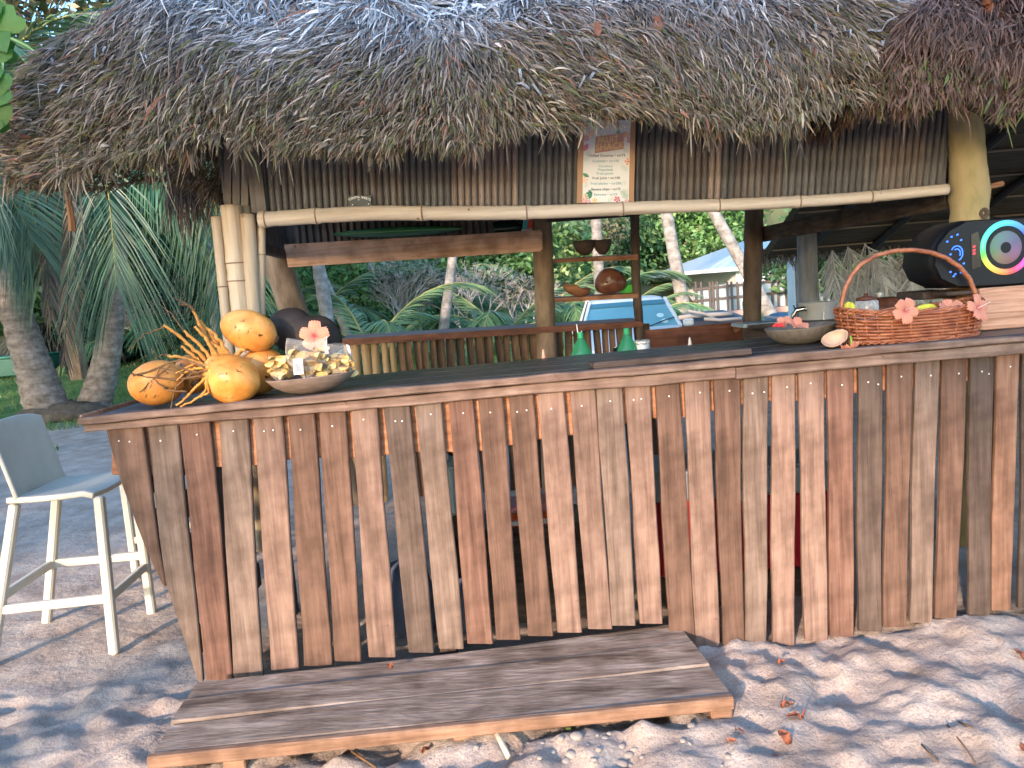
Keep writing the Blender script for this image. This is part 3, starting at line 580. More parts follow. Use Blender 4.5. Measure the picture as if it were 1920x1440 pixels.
def pal1(g, x, D, n, bv):
    lo = np.array([.215, .16, .105]); mid = np.array([.245, .20, .175]); hi = np.array([.40, .43, .48]); a = np.clip(D / .16, 0, 1)[:, None]; b = np.clip((D - .2 - .10 * np.sin(2 * x)) / .28, 0, 1)[:, None]  # weathered grey up top, with blue sky light and highlights tinted in
    c = lo * (1 - a) + mid * a; c = c * (1 - b) + hi * b; r = g.uniform(size=n)[:, None]
    c = np.where(r < .10 + .10 * b, c * 1.8 + .04, c); c = np.where(r > .74, c * .36, c); c = np.where((r > .76) & (r < .8), np.array([.28, .12, .07]), c)
    moss = (D < .22) & (g.uniform(size=n) < .18); c = np.where(moss[:, None], np.array([.13, .125, .045]), c)
    return np.clip(c * bv[:, None] * g.uniform(.75, 1.2, n)[:, None], .01, .8)
def pal2(g, x, D, n, bv):
    a = np.clip(D / .3, 0, 1)[:, None]; c = np.array([.15, .085, .055]) * (1 - a) + np.array([.16, .095, .078]) * a; r = g.uniform(size=n)[:, None]
    c = np.where(r < .1, c * 1.5, c); c = np.where(r > .75, c * .5, c); m_ = (D < .06) & (g.uniform(size=n) < .15); c = np.where(m_[:, None], np.array([.10, .12, .03]), c)
    return np.clip(c * bv[:, None] * g.uniform(.75, 1.2, n)[:, None], .01, .8)
def skew1(x, d): return np.where(d < .42, np.interp(x, [-2.2, -1.2, -.5, .2, 1.2, 2.2], [-1.05, -.9, -.25, .35, .55, .6]), 0) + .45 * np.sin(3.7 * x + 4 * d)
dist1, H1 = make_roof(-2.31, 3.0, 3.4, 6.6, .45, 2.12, .72, .27, hut, 14500, 2.05, 4.75, pal1, skew1, 3, ez=lambda x: np.interp(x, [-2.3, -1.7, -1.1, -.2, .3, .7, 1.2, 2], [-.06, -.03, .0, .0, -.035, -.03, -.005, -.01]) + .02 * np.sin(4.3 * x) + .012 * np.sin(9 * x), cut=(-2.44, 1.15, -1.5), pf=lambda x: np.interp(x, [-2.4, -1.9, -1.3, -.7, 0], [2.7, 2.4, 1.6, 1.2, 1.]))
# ------------------------------------------------------------------ second shelter on the right
hut2 = thing('thatched_shelter', 'dark thatched shelter adjoining the bar on the right with reddish brown eave', 'shelter', (4.2, 6.5, -.1))
make_roof(1.62, 9.5, 3.25, 11.5, .25, 2.09, .66, .24, hut2, 4200, 3.6, 4.2, pal2, lambda x, d: .35 * np.sin(5 * x + 3 * d) - .2, 9, ez=lambda x: .02 * np.sin(5 * x))
# underside of its far slope, battens, rafters, far eave fringe
E0, E1 = P(1425, 452, 10), P(2100, 470, 10)
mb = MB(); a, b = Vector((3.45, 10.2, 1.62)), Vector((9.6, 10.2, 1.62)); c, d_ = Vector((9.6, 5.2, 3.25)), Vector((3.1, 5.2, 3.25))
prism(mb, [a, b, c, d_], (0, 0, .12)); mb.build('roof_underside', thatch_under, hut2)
batten = flat('batten', (.22, .18, .13)); rafterm = flat('rafter', (.035, .032, .03))
for k in range(9):
    u = (k + .6) / 9; mb = MB(); p, q = a.lerp(d_, u), b.lerp(c, u); beam(mb, p + Vector((0, 0, -.02)), q + Vector((0, 0, -.02)), .03, .02); mb.build('batten', batten, hut2)
for k in range(7):
    x = 3.9 + k * .85; mb = MB(); tube(mb, [(x, 10.1, 1.60), (x - .15, 5.2, 3.19)], .045, 8); mb.build('rafter', rafterm, hut2)
mb = MB(); tube(mb, [(3.5, 7.6, 2.3), (6.6, 9.6, 1.62)], .06, 8); mb.build('brace', rafterm, hut2)
g = np.random.default_rng(4); n = 1500; xs_ = g.uniform(3.35, 9.6, n); L_2 = g.uniform(.08, .42, n); w_ = g.uniform(.006, .016, n); yy = 10.2 + g.uniform(-.12, .12, n); sx_ = g.normal(0, .12, n)
z0_ = 1.68 + g.uniform(-.03, .08, n); V = np.stack([np.stack([xs_ - w_, yy, z0_], 1), np.stack([xs_ + w_, yy, z0_], 1), np.stack([xs_ + sx_ + w_ * .2, yy, z0_ - L_2 * .6], 1), np.stack([xs_ + sx_ - w_ * .2, yy, z0_ - L_2 * .6], 1)], 1).reshape(-1, 3)
me = npmesh('far_fringe', V - np.array(ORG[hut2.name]), np.arange(n * 4).reshape(-1, 4), np.repeat(np.clip(g.uniform(.04, .22, n)[:, None] * np.array([1, .95, .85]), 0, 1), 4, 0)); me.materials.append(thatch); o = bpy.data.objects.new('fringe', me); link(o, hut2); o['kind'] = 'stuff'
def bgpost(path, Y, r, mat, parent, name='post', n=10):
    ps = [P(x, y, Y) for x, y in path]; d = ps[-1] - ps[-2]; ps.append(ps[-1] + d * ((ps[-1].z + .3) / max(-d.z, .01))); mb = MB(); tube(mb, ps, r, n, jit=.04); return mb.build(name, mat, parent, smooth=True)
bgpost([(1512, 415), (1514, 500), (1520, 600)], 8.6, .105, grey_post, hut2)
bgpost([(1694, 480), (1690, 600)], 10, .06, grey_post, hut2)
# dried frond screen hung under the far eave
dryf = M('dry_frond', [(.8, .8, .8), (1.1, 1.1, 1.1)], (5, 5, 5), .8, 0, attr=True)
def strip_mesh(roots, tips, w, tints, droop=.0):
    """numpy ribbons from root to tip"""
    R0, T0 = np.asarray(roots, float), np.asarray(tips, float); n = len(R0); w = np.asarray(w, float); d = T0 - R0; s = np.cross(d, np.array([.2, 1, .1])); s /= np.linalg.norm(s, axis=1)[:, None] + 1e-9
    P_ = []
    for k in range(4):
        u = k / 3; c = R0 + d * u; c[:, 2] -= droop * np.linalg.norm(d, axis=1) * (u * u - u); ww = w * (1 - .8 * u * u) * (.6 + .4 * min(1, u * 3)); P_ += [c - s * ww[:, None], c + s * ww[:, None]]
    V = np.stack(P_, 1).reshape(-1, 3); b = np.arange(n) * 8; F = np.concatenate([np.stack([b + 2 * k, b + 2 * k + 1, b + 2 * k + 3, b + 2 * k + 2], 1) for k in range(3)]); return V, F, np.repeat(np.asarray(tints, float), 8, 0)
screen = thing('frond_screen', 'grey dried palm frond screen standing under the far eave of the shelter', 'frond screen', P(1650, 600, 9.6))
for q, (px, py, tx, ty) in enumerate([(1560, 470, 1572, 640), (1590, 465, 1680, 640), (1640, 470, 1610, 640), (1620, 455, 1720, 650), (1665, 478, 1735, 640), (1705, 470, 1650, 640), (1720, 460, 1700, 650), (1745, 480, 1760, 650), (1775, 470, 1700, 640), (1800, 460, 1760, 650), (1840, 465, 1800, 650), (1575, 500, 1640, 650), (1890, 470, 1850, 650)]):
    A, B = P(px, py, 9.5 + .06 * (q % 3)), P(tx, ty, 9.5 + .06 * (q % 3)); A.z += .02; n = 190; u = g.uniform(0, 1, n); rt = np.array(A)[None] + (np.array(B) - np.array(A))[None] * u[:, None]; dd = np.array((B - A).normalized()); sd = np.cross(dd, [0, 1, 0]); side = np.sign(g.normal(size=n)); L3 = g.uniform(.25, .6, n)
    tp = rt + dd[None] * (L3 * .75)[:, None] + sd[None] * (side * L3 * g.uniform(.15, .6, n))[:, None] + g.normal(0, .05, (n, 3)); tp[:, 2] = np.maximum(tp[:, 2], -.1)
    V, F, T = strip_mesh(rt, tp, g.uniform(.004, .010, n), g.uniform(.28, .68, n)[:, None] * np.array([.96, 1, 1.04])); V -= np.array(ORG[screen.name])
    me = npmesh('frond', V, F, T); me.materials.append(dryf); o = bpy.data.objects.new('frond', me); link(o, screen)
# ------------------------------------------------------------------ menu board and small plate
menu = thing('menu_board', 'white drinks menu with painted flowers between two wooden strips on the ribbed band', 'menu', P(1135, 381, HF - .03))
YM = HF - .022
mframe = flat('menu_strip', (.42, .25, .15))
for xa, xb2, xc, xd in ((1085, 1095.5, 1081.5, 1091.5), (1182.5, 1192, 1179, 1188.5)):
    mb = MB(); pxprism(mb, [(xc, 381), (xd, 381), (xb2, 225), (xa, 225)], YM - .004, .014); mb.build('side_strip', mframe, menu)
mb = MB(); pxprism(mb, [(1091, 380), (1179.5, 379), (1183, 225), (1095, 225)], YM, .004); mb.build('sheet', paperm, menu)
O_m = P(1091, 380, YM - .0025); ex = (P(1179.5, 379, YM - .0025) - O_m); ey = (P(1095, 225, YM - .0025) - O_m); sw = ex.length; px2m = HF / FPX
exn = ex.normalized(); eyn = (ey - exn * ey.dot(exn)).normalized(); ezn = exn.cross(eyn)
RM = Matrix((exn, eyn, ezn)).transposed().to_4x4()
inks = {k: flat('ink_' + k, c) for k, c in dict(dark=(.06, .07, .09), teal=(.22, .40, .46), gold=(.80, .62, .28), terra=(.60, .33, .28), green=(.10, .32, .20), leafgreen=(.16, .40, .28), pink=(.75, .25, .38), red=(.62, .06, .12), orange=(.85, .42, .22), peach=(.9, .62, .48), yellow=(.88, .6, .15), palegreen=(.45, .60, .50)).items()}
def mpos(px, py): return P(px, py, YM - .0025)
def text(s, pos, size, mat, R, parent, name='lettering', rot=0, shear=0, bold=0):
    cu = bpy.data.curves.new(name, 'FONT'); cu.body = s; cu.size = size; cu.align_x = 'CENTER'; cu.align_y = 'CENTER'; cu.shear = shear; cu.offset = bold; cu.extrude = .0003; cu.resolution_u = 3; cu.space_character = 1.08
    cu.materials.append(mat); o = bpy.data.objects.new(name, cu); COL.objects.link(o); o.parent = parent
    o.matrix_local = Matrix.Translation(Vector(pos) - ORG[parent.name]) @ R @ Matrix.Rotation(rot, 4, 'Z'); return o
for s, py, mt, cx_, szp in [('Chilled Coconut • scr75', 291.5, 'dark', 1137.5, 7.0), ('Cocktails • scr150', 302, 'teal', 1135.5, 6.6), ('Cocoloco', 311.6, 'teal', 1135.5, 6.6), ('Pinacolada', 318.3, 'teal', 1135.3, 6.6), ('Fruit punch', 325.2, 'teal', 1134.3, 6.6), ('Fruit Juice • scr100', 333.8, 'dark', 1136.5, 6.6), ('Fruit platter • scr200', 344, 'teal', 1136, 6.6), ('Banana chips • scr75', 354.8, 'dark', 1136, 6.6), ('Samousa • scr25', 364.6, 'teal', 1135.5, 6.6)]:
    text(s, mpos(cx_, py), szp * px2m * .90, inks[mt], RM, menu, bold=.0002)
mb = MB(); prism(mb, [mpos(1115, 287.5), mpos(1170, 279), mpos(1169, 250), mpos(1117, 256)], (0, -.0008, 0)); mb.build('banner', inks['terra'], menu)
RB = RM @ Matrix.Rotation(rad(6), 4, 'Z')
text('SHACK', mpos(1143, 275) + Vector((0, -.0015, 0)), 15.5 * px2m, inks['gold'], RB, menu, shear=.12, bold=.0007); text('FRUIT', mpos(1139, 262.5) + Vector((0, -.0015, 0)), 14 * px2m, inks['gold'], RB, menu, shear=.12, bold=.0007)
def mleaf(px, py, L, ang, mat, w=.3, fr=0, name='painted_leaf'):
    """painted leaf (or, with fr, a palm spray) on the sheet"""
    mb = MB(); o = mpos(px, py) + Vector((0, -.0004, 0)); L *= px2m
    def q(u, v): c, s = math.cos(ang), math.sin(ang); return o + exn * (u * c - v * s) + eyn * (u * s + v * c)
    if not fr:
        n = 7; V = [q(L * k / n, w * L * math.sin(math.pi * k / n) * .5) for k in range(n + 1)] + [q(L * k / n, -w * L * math.sin(math.pi * k / n) * .5) for k in range(n - 1, 0, -1)]; mb.add(V, [tuple(range(len(V)))])
    else:
        for k in range(fr):
            for sg in (-1, 1):
                u = L * (.15 + .8 * k / fr); l = L * .5 * (1 - .5 * k / fr); mb.add([q(u, 0), q(u + l * .5, sg * l * .55), q(u + l * .62, sg * l * .62), q(u + L * .05, 0)], [(0, 1, 2, 3)])
    mb.build(name, inks[mat], menu)
def mflower(px, py, r, mat, mat2='yellow', n=5):
    mb = MB(); o = mpos(px, py) + Vector((0, -.0008, 0)); r *= px2m
    for k in range(n):
        a = 2 * math.pi * k / n + px; V = [o + (exn * math.cos(a + t) + eyn * math.sin(a + t)) * r * l for t, l in ((0, .15), (-.42, .7), (-.3, .98), (0, .9), (.3, .98), (.42, .7))]; mb.add(V, [tuple(range(6))])
    f = mb.build('painted_flower', inks[mat], menu); mb = MB(); o2 = o + Vector((0, -.0003, 0)); mb.add([o2 + (exn * math.cos(a) + eyn * math.sin(a)) * r * .22 for a in np.linspace(0, 6.28, 7)[:-1]], [tuple(range(6))]); mb.build('painted_centre', inks[mat2], f)
for a in [(1095, 284, 16, 1.1, 'pink', .5, 0), (1094, 292, 16, .35, 'palegreen', .3, 6), (1093, 298, 13, -.1, 'palegreen', .3, 5), (1092, 325, 14, -.5, 'green', .45, 0), (1097, 372, 17, .7, 'green', .75, 0), (1109, 362, 8, 2.4, 'leafgreen', .7, 0), (1093, 352, 13, .6, 'palegreen', .3, 5), (1178, 352, 16, -2.2, 'palegreen', .3, 5), (1178, 375, 22, 2.2, 'leafgreen', .3, 7), (1178, 322, 17, 2.4, 'palegreen', .3, 6), (1181, 284, 13, 2.9, 'palegreen', .3, 6), (1138, 378, 13, .5, 'palegreen', .3, 5), (1145, 377, 15, 1., 'peach', .25, 4), (1176, 340, 14, 3.6, 'palegreen', .25, 4), (1160, 256, 12, 1.7, 'leafgreen', .5, 0)]: mleaf(*a)
for a in [(1096, 338, 6.5, 'peach'), (1098, 369, 6, 'peach'), (1095, 377, 5, 'pink'), (1103, 377.5, 4.5, 'pink'), (1115, 376, 5, 'yellow', 'orange'), (1157, 374, 6, 'red', 'pink'), (1175, 377, 4, 'pink'), (1178, 303, 7, 'orange', 'red'), (1181, 263, 6, 'pink'), (1174, 252, 6, 'orange'), (1099, 259, 6, 'pink'), (1108, 250, 7, 'peach')]: mflower(*a)
plate = thing('name_plate', 'small slate grey plate with arched white lettering above the bamboo beam', 'sign', P(675, 386, HF - .03))
mb = MB(); pxprism(mb, [(653, 388), (696.5, 386.5), (696, 366), (653, 367.5)], HF - .02, .008); mb.build('panel', flat('slate_plate', (.085, .095, .10)), plate)
whitep = flat('white_paint', (.75, .77, .78))
word = 'TOTOTYA SWEETS'
for i, ch in enumerate(word):
    if ch == ' ': continue
    u = (i - (len(word) - 1) / 2) / ((len(word) - 1) / 2); text(ch, P(674 + 19.5 * u, 369.7 + 5.3 * u * u + 0.0 * u, HF - .0215), 4.6 * px2m * 1.2, whitep, RM, plate, rot=-.5 * u, bold=.0003)
mb = MB()
for x, y in ((672.5, 374.5), (661, 384), (691, 382.3)): lathe(mb, [(.0035, 0), (0, .002)], 8, Matrix.Translation(P(x, y, HF - .021)) @ Matrix.Rotation(math.pi / 2, 4, 'X'))
mb.build('rivet', whitep, plate)
# ------------------------------------------------------------------ things on the counter
def on(px, py, x_hint=0):
    z = ctop((px - 960) * .0021); return PZ(px, py, z)
def blob(mb, c, r, R=None, n=18, m=12, f=None, t=None):
    """ellipsoid with an optional radial shaping function f(direction)"""
    V = []; F = []
    for i in range(m + 1):
        th = math.pi * i / m
        for k in range(n):
            ph = 2 * math.pi * k / n; d = Vector((math.sin(th) * math.cos(ph), math.sin(th) * math.sin(ph), math.cos(th))); q = f(d) if f else 1
            p = Vector((d.x * r[0], d.y * r[1], d.z * r[2])) * q
            V.append(Vector(c) + (R @ p if R is not None else p))
    for i in range(m):
        for k in range(n): F.append((i * n + k, i * n + (k + 1) % n, (i + 1) * n + (k + 1) % n, (i + 1) * n + k))
    return mb.add(V, F, t)
def axisR(d, roll=0):
    d, s, u = frame_of(d); R = Matrix((s, u, d)).transposed(); return R @ Matrix.Rotation(roll, 3, 'Z')
CSEED = Vector((0, 0, 0))
def cocoshape(d):
    a = math.atan2(d.y, d.x); r = 1 + .07 * math.cos(3 * a) * (1 - d.z ** 2); r *= 1 + .12 * max(d.z, 0) ** 4 - .05 * max(-d.z, 0) ** 4
    return r + .03 * noise.noise(d * 1.7 + CSEED) + .012 * noise.noise(d * 4 + CSEED)
calyxm = M('calyx', [(.10, .055, .03), (.22, .12, .06)], (30, 30, 30), .8, .3)
def coconut(px, py, Y, L, Wd, d, label, roll=0):
    global CSEED; CSEED = Vector((px * .37, py * .11, 0))
    c = P(px, py, Y); d = Vector(d).normalized(); R = axisR(d, roll); t = thing('coconut', label, 'coconut', c, 'golden coconuts on the counter')
    mb = MB(); blob(mb, c, (Wd / 2, Wd / 2, L / 2), R, 26, 18, cocoshape); h = mb.build('husk', coco, t, smooth=True)
    r9 = random.Random(px); mb = MB()
    for k in range(22):
        q = Vector((r9.gauss(0, 1), r9.gauss(-.9, .8), r9.gauss(.2, .8))).normalized(); q = R.transposed() @ q; tg = q.cross(Vector((r9.gauss(0, 1), r9.gauss(0, 1), r9.gauss(0, 1)))).normalized(); ln = r9.uniform(.06, .30); wd = r9.uniform(.008, .028); V = []
        for i in range(5):
            u = i / 4 - .5; s2 = (q + tg * (ln * u) + q.cross(tg) * (.03 * math.sin(i * 2.1 + k))).normalized()
            for sg in (-1, 1):
                e9 = (s2 + q.cross(tg) * (sg * wd * (1 - (2 * u) ** 2 * .9))).normalized(); f9 = cocoshape(e9) * 1.006; V.append(c + R @ Vector((e9.x * Wd / 2, e9.y * Wd / 2, e9.z * L / 2)) * f9)
        mb.add(V, [(2 * i, 2 * i + 1, 2 * i + 3, 2 * i + 2) for i in range(4)])
    mb.build('scuff', calyxm, t)
    mb = MB(); e = c - d * (L / 2 * .965); lathe(mb, [(.0, -.006), (.012, -.006), (.020, .002), (.022, .006), (.008, .010)], 10, Matrix.Translation(e) @ axisR(d).to_4x4()); mb.build('calyx', calyxm, t, smooth=True)
    mb = MB(); e = c + d * (L / 2 * 1.085); lathe(mb, [(.007, -.008), (.005, .0), (.0, .003)], 8, Matrix.Translation(e) @ axisR(d).to_4x4()); mb.build('tip', calyxm, t, smooth=True)
    return t
coconut(471, 620, 3.34, .235, .172, (-.93, -.1, .42), 'topmost golden coconut lying on the pile beside the dark double nut')
coconut(431, 708, 3.18, .25, .205, (.85, -.45, -.38), 'front golden coconut in the middle of the pile with its point to the right', .6)
coconut(297, 717, 3.20, .215, .185, (-.92, -.2, -.12), 'leftmost golden coconut wrapped in dark dry strands')
coconut(483, 697, 3.36, .225, .19, (.5, .3, .3), 'orange coconut at the back right of the pile touching the bowl of chips', 1.)
coconut(362, 702, 3.36, .19, .165, (-.3, .6, .3), 'dull pinkish coconut half hidden behind the stalk')
stalk = thing('coconut_stalk', 'branching orange coconut stalk spreading out of the pile of coconuts', 'stalk', P(385, 690, 3.28))
root = P(395, 690, 3.27)
def wig(a, b, n=12, k=.006, sag=0):
    a, b = Vector(a), Vector(b); return [a.lerp(b, i / (n - 1)) + Vector((U(-k, k), U(-k, k), U(-k, k) + sag * math.sin(math.pi * i / (n - 1)))) * (1 if 0 < i < n - 1 else 0) for i in range(n)]
for (x0, y0, x1, y1, dy) in [(400, 690, 308, 610, -.03), (405, 685, 345, 620, .0), (408, 680, 362, 582, .02), (410, 672, 366, 612, -.02), (420, 670, 375, 600, .04), (425, 665, 388, 640, 0), (395, 690, 315, 667, -.03), (390, 695, 340, 650, .02), (430, 668, 392, 618, -.02), (440, 672, 460, 655, .0), (395, 700, 350, 690, -.06)]:
    a, b = P(x0, y0, 3.27), P(x1, y1, 3.27 + dy); pts_ = wig(a, b, 14, .004, .01); mb = MB(); tube(mb, pts_, [.0095 * (1 - .35 * i / 13) * (1.18 if i % 2 else .88) for i in range(14)], 7); mb.build('branch', stalkm, stalk, smooth=True)
for (x0, y0, x1, y1) in [(366, 582, 322, 560), (308, 612, 240, 655), (345, 620, 305, 575), (362, 582, 335, 572), (316, 667, 290, 675)]:
    mb = MB(); pts_ = wig(P(x0, y0, 3.28), P(x1, y1, 3.3), 9, .006, .015); tube(mb, pts_, [.004 * (1 - .07 * i) for i in range(9)], 5); mb.build('dry_twig', stalkd, stalk)
for (pts_, r, mt) in [([(395, 700), (372, 722), (350, 745), (330, 760)], .007, stalkm), ([(390, 705), (384, 735), (362, 752), (338, 763)], .006, stalkm), ([(392, 690), (365, 690), (345, 700), (332, 715)], .006, stalkm), ([(395, 690), (370, 680), (345, 692), (330, 700)], .005, stalkm), ([(388, 715), (392, 735), (375, 745)], .006, stalkm),
                      ([(390, 695), (360, 700), (330, 725), (322, 758), (318, 775)], .0045, stalkd), ([(385, 690), (340, 672), (295, 690), (250, 705)], .005, stalkd), ([(380, 705), (330, 712), (270, 706), (246, 700)], .0045, stalkd), ([(375, 700), (320, 685), (282, 715), (262, 735)], .004, stalkd), ([(350, 735), (310, 730), (288, 710)], .004, stalkd), ([(345, 700), (300, 690), (272, 745)], .003, stalkd)]:
    P3 = [P(x, y, 3.10 + .02 * math.sin(i)) for i, (x, y) in enumerate(pts_)]; out = []
    for i in range(len(P3) - 1): out += wig(P3[i], P3[i + 1], 6, .0025)[: (6 if i == len(P3) - 2 else 5)]
    mb = MB(); tube(mb, out, [r * (1.15 if k % 2 else .9) * (1 - .4 * k / len(out)) for k in range(len(out))], 6); mb.build('branch', mt, stalk, smooth=True)
# double nut
def cdshape(d):
    r = 1 + .10 * abs(d.x) ** 1.2
    r *= 1 - .20 * math.exp(-(d.x / .28) ** 2) * max(d.z + .15, 0)
    return r + .008 * noise.noise(d * 4)
cdt = thing('double_nut', 'large dark brown double coconut nut with an orange flower on it', 'nut', P(573, 650, 3.52))
mb = MB(); blob(mb, P(572, 626, 3.52), (.158, .085, .112), Matrix.Rotation(rad(22), 3, 'Y'), 34, 22, cdshape); mb.build('shell', cdm, cdt, smooth=True)
# hibiscus flowers
def petal_mesh(seed):
    r_ = random.Random(seed); mb = MB(); n, m = 8, 9; V = []; T = []
    for i in range(n + 1):
        u = i / n
        for j in range(m):
            v = (j / (m - 1) - .5) * 2; w = .40 * math.sin(min(u * 1.15, 1) ** .8 * math.pi * .62) * (1 if u < .93 else .93)
            ruf = .085 * u * u * math.sin(v * 11 + seed) + .03 * r_.uniform(-1, 1) * u ** 3; x = u * (1 - .07 * v * v + (.035 * math.sin(v * 14 + seed) if i == n else 0)); V.append(Vector((x, v * w, .30 * u - .42 * u * u * .9 + ruf + .08 * (1 - v * v) * u))); k = max(0, 1 - u * 3.2); q_ = (1 - .10 * (j % 2)) * (.86 + .2 * u); T.append((q_ * (1 - .15 * k), q_ * (1 - .82 * k) * (1 - .06 * (j % 2)), q_ * (1 - .5 * k)))
    b = len(mb.v); mb.v += V; mb.t += T; mb.f += [[i * m + j, i * m + j + 1, (i + 1) * m + j + 1, (i + 1) * m + j] for i in range(n) for j in range(m - 1)]
    me = mb.mesh('petal', smooth=True); me.materials.append(petalm); return me
PET = [petal_mesh(k) for k in range(4)]
mb = MB(); tube(mb, bez((0, 0, 0), (.05, 0, .45), (.10, 0, .85), 8), [.03, .028, .025, .025, .025, .022, .02, .012], 6)
PIST = mb.mesh('pistil', smooth=True); pistm = flat('pistil', (.78, .42, .25)); pistw = flat('pistil_pale', (.85, .78, .66)); PIST.materials.append(pistm)
mb = MB()
for k in range(5): a = k * 1.26; mb.add([(0, 0, -.12), (math.cos(a) * .1, math.sin(a) * .1, -.02), (math.cos(a + .3) * .16, math.sin(a + .3) * .16, .10), (math.cos(a + .6) * .1, math.sin(a + .6) * .1, -.02)], [(0, 1, 2, 3)])
CAL = mb.mesh('calyx'); calg = flat('calyx_green', (.22, .34, .06)); CAL.materials.append(calg)
def hibiscus(c, size, nrm, label, spin=0, cup=0., parts=5, pist=None, stem=None):
    t = thing('hibiscus_flower', label, 'flower', c, 'orange hibiscus flowers'); R = axisR(nrm, spin).to_4x4()
    for k in range(parts):
        o = bpy.data.objects.new('petal', PET[(k + int(spin * 3)) % 4]); COL.objects.link(o); o.parent = t
        o.matrix_local = R @ Matrix.Rotation(2 * math.pi * k / 5 + U(-.12, .12), 4, 'Z') @ Matrix.Rotation(-cup + U(-.12, .12), 4, 'Y') @ Matrix.Scale(size * U(.92, 1.06), 4)
    o = bpy.data.objects.new('pistil', PIST.copy() if pist else PIST); COL.objects.link(o); o.parent = t; o.matrix_local = R @ Matrix.Scale(size * (1.25 if pist else 1), 4)
    if pist: o.data.materials[0] = pistw
    o = bpy.data.objects.new('calyx', CAL); COL.objects.link(o); o.parent = t; o.matrix_local = R @ Matrix.Scale(size, 4)
    if stem:
        mb = MB(); tube(mb, stem, .004, 6); mb.build('stem', calg, t)
    return t
hibiscus(P(590, 630, 3.40), .068, (.15, -1, .12), 'orange hibiscus lying on the dark double nut', .4, .2)
# bowl with bags of chips
bc = P(585, 722, 3.22); bz = ctop(bc.x)
bowl = thing('carved_bowl', 'brown oval carved bowl holding two bags of banana chips', 'bowl', Vector((bc.x, bc.y, bz)))
mb = MB(); lathe(mb, [(.0, .0), (.30, .0), (.62, .018), (.86, .046), (.98, .070), (.985, .074), (.955, .074), (.82, .050), (.5, .02), (0, .012)], 40, Matrix.Translation(Vector((bc.x, bc.y, bz))) @ Matrix.Rotation(rad(-2), 4, 'Y') @ Matrix.Diagonal((.190, .125, 1.02, 1))); mb.build('shell', bowlm, bowl, smooth=True)
def chipbag(c, sx, sz, label, seed, lab=False):
    r_ = random.Random(seed); t = thing('chip_bag', label, 'bag', c, 'bags of banana chips'); c = Vector(c)
    def f(d): return 1 + .16 * noise.noise(d * 2.1 + Vector((seed, 0, 0))) + .10 * noise.noise(d * 6 + Vector((seed, 2, 0)))
    V = MB(); n, m = 26, 18
    for i in range(m + 1):
        u = i / m; z = -.045 + u * sz
        wf = (1 - .10 * u) * (math.sin(min(u * 3.2, 1.57)) * .75 + .25); df = math.cos(min(u * 1.15, 1) * 1.45) * .9 + .10
        for k in range(n):
            a = 2 * math.pi * k / n; p = Vector((math.cos(a) * sx * wf, math.sin(a) * .055 * df, z)); q = Vector((p.x * 9, p.z * 9, seed + p.y * 12))
            p += Vector((noise.noise(q * 1.1) * .014, noise.noise(q * 1.9 + Vector((3, 3, 3))) * .022, noise.noise(q + Vector((7, 1, 1))) * .02 * u + .018 * math.cos(a) ** 2 * u * (1 if seed % 2 else -.5))); V.v.append(c + p); V.t.append((1, 1, 1))
    V.f = [[i * n + k, i * n + (k + 1) % n, (i + 1) * n + (k + 1) % n, (i + 1) * n + k] for i in range(m) for k in range(n)]
    V.build('film', bagm, t, smooth=True)
    for k in range(64):
        p = c + Vector((r_.uniform(-1, 1) * sx * .72, r_.uniform(-.042, .03), -.035 + r_.uniform(0, .085) * (1.2 if lab else 1))); mb = MB(); R = Matrix.Rotation(r_.uniform(0, 6), 3, 'Z') @ Matrix.Rotation(r_.uniform(.3, 1.5), 3, 'X'); L4 = r_.uniform(.018, .036); q = []
        Vv = [p + R @ Vector((math.cos(a) * L4, math.sin(a) * L4 * .5, .10 * L4 + .25 * L4 * math.cos(a) ** 2)) for a in np.linspace(0, 6.28, 11)[:-1]]; mb.add(Vv, [tuple(range(10))]); Vv2 = [v + R @ Vector((0, 0, .0025)) for v in Vv]; mb.add(Vv2, [tuple(range(9, -1, -1))]); mb.build('banana_chip', chipm, t)
    if lab:
        mb = MB(); a_ = [P(549, 673, 3.125), P(567, 672, 3.13), P(569.5, 701, 3.125), P(551, 703, 3.12)]; prism(mb, a_, (0, .0012, 0)); lb = mb.build('label', paperm, t); ORG[lb.name] = ORG[t.name]
        for k in range(9):
            x = 553 + k * 1.7; p = P(x + .3, 688 - k * .1, 3.1215); mb = MB(); l = U(.018, .026); prism(mb, [p + Vector((0, 0, -l)), p + Vector((.0012, 0, -l)), p + Vector((.0012, 0, l)), p + Vector((0, 0, l))], (0, .0004, 0)); mb.build('print_line', inks['dark'], lb)
    return t
chipbag(P(582, 688, 3.20), .092, .15, 'clear bag of banana chips with a white printed label on its front', 1, True)
chipbag(P(635, 690, 3.22), .066, .145, 'clear bag of yellow banana chips without a label at the right of the bowl', 2)
chipbag(P(530, 693, 3.26), .055, .09, 'small crumpled clear bag at the left end of the bowl', 3)
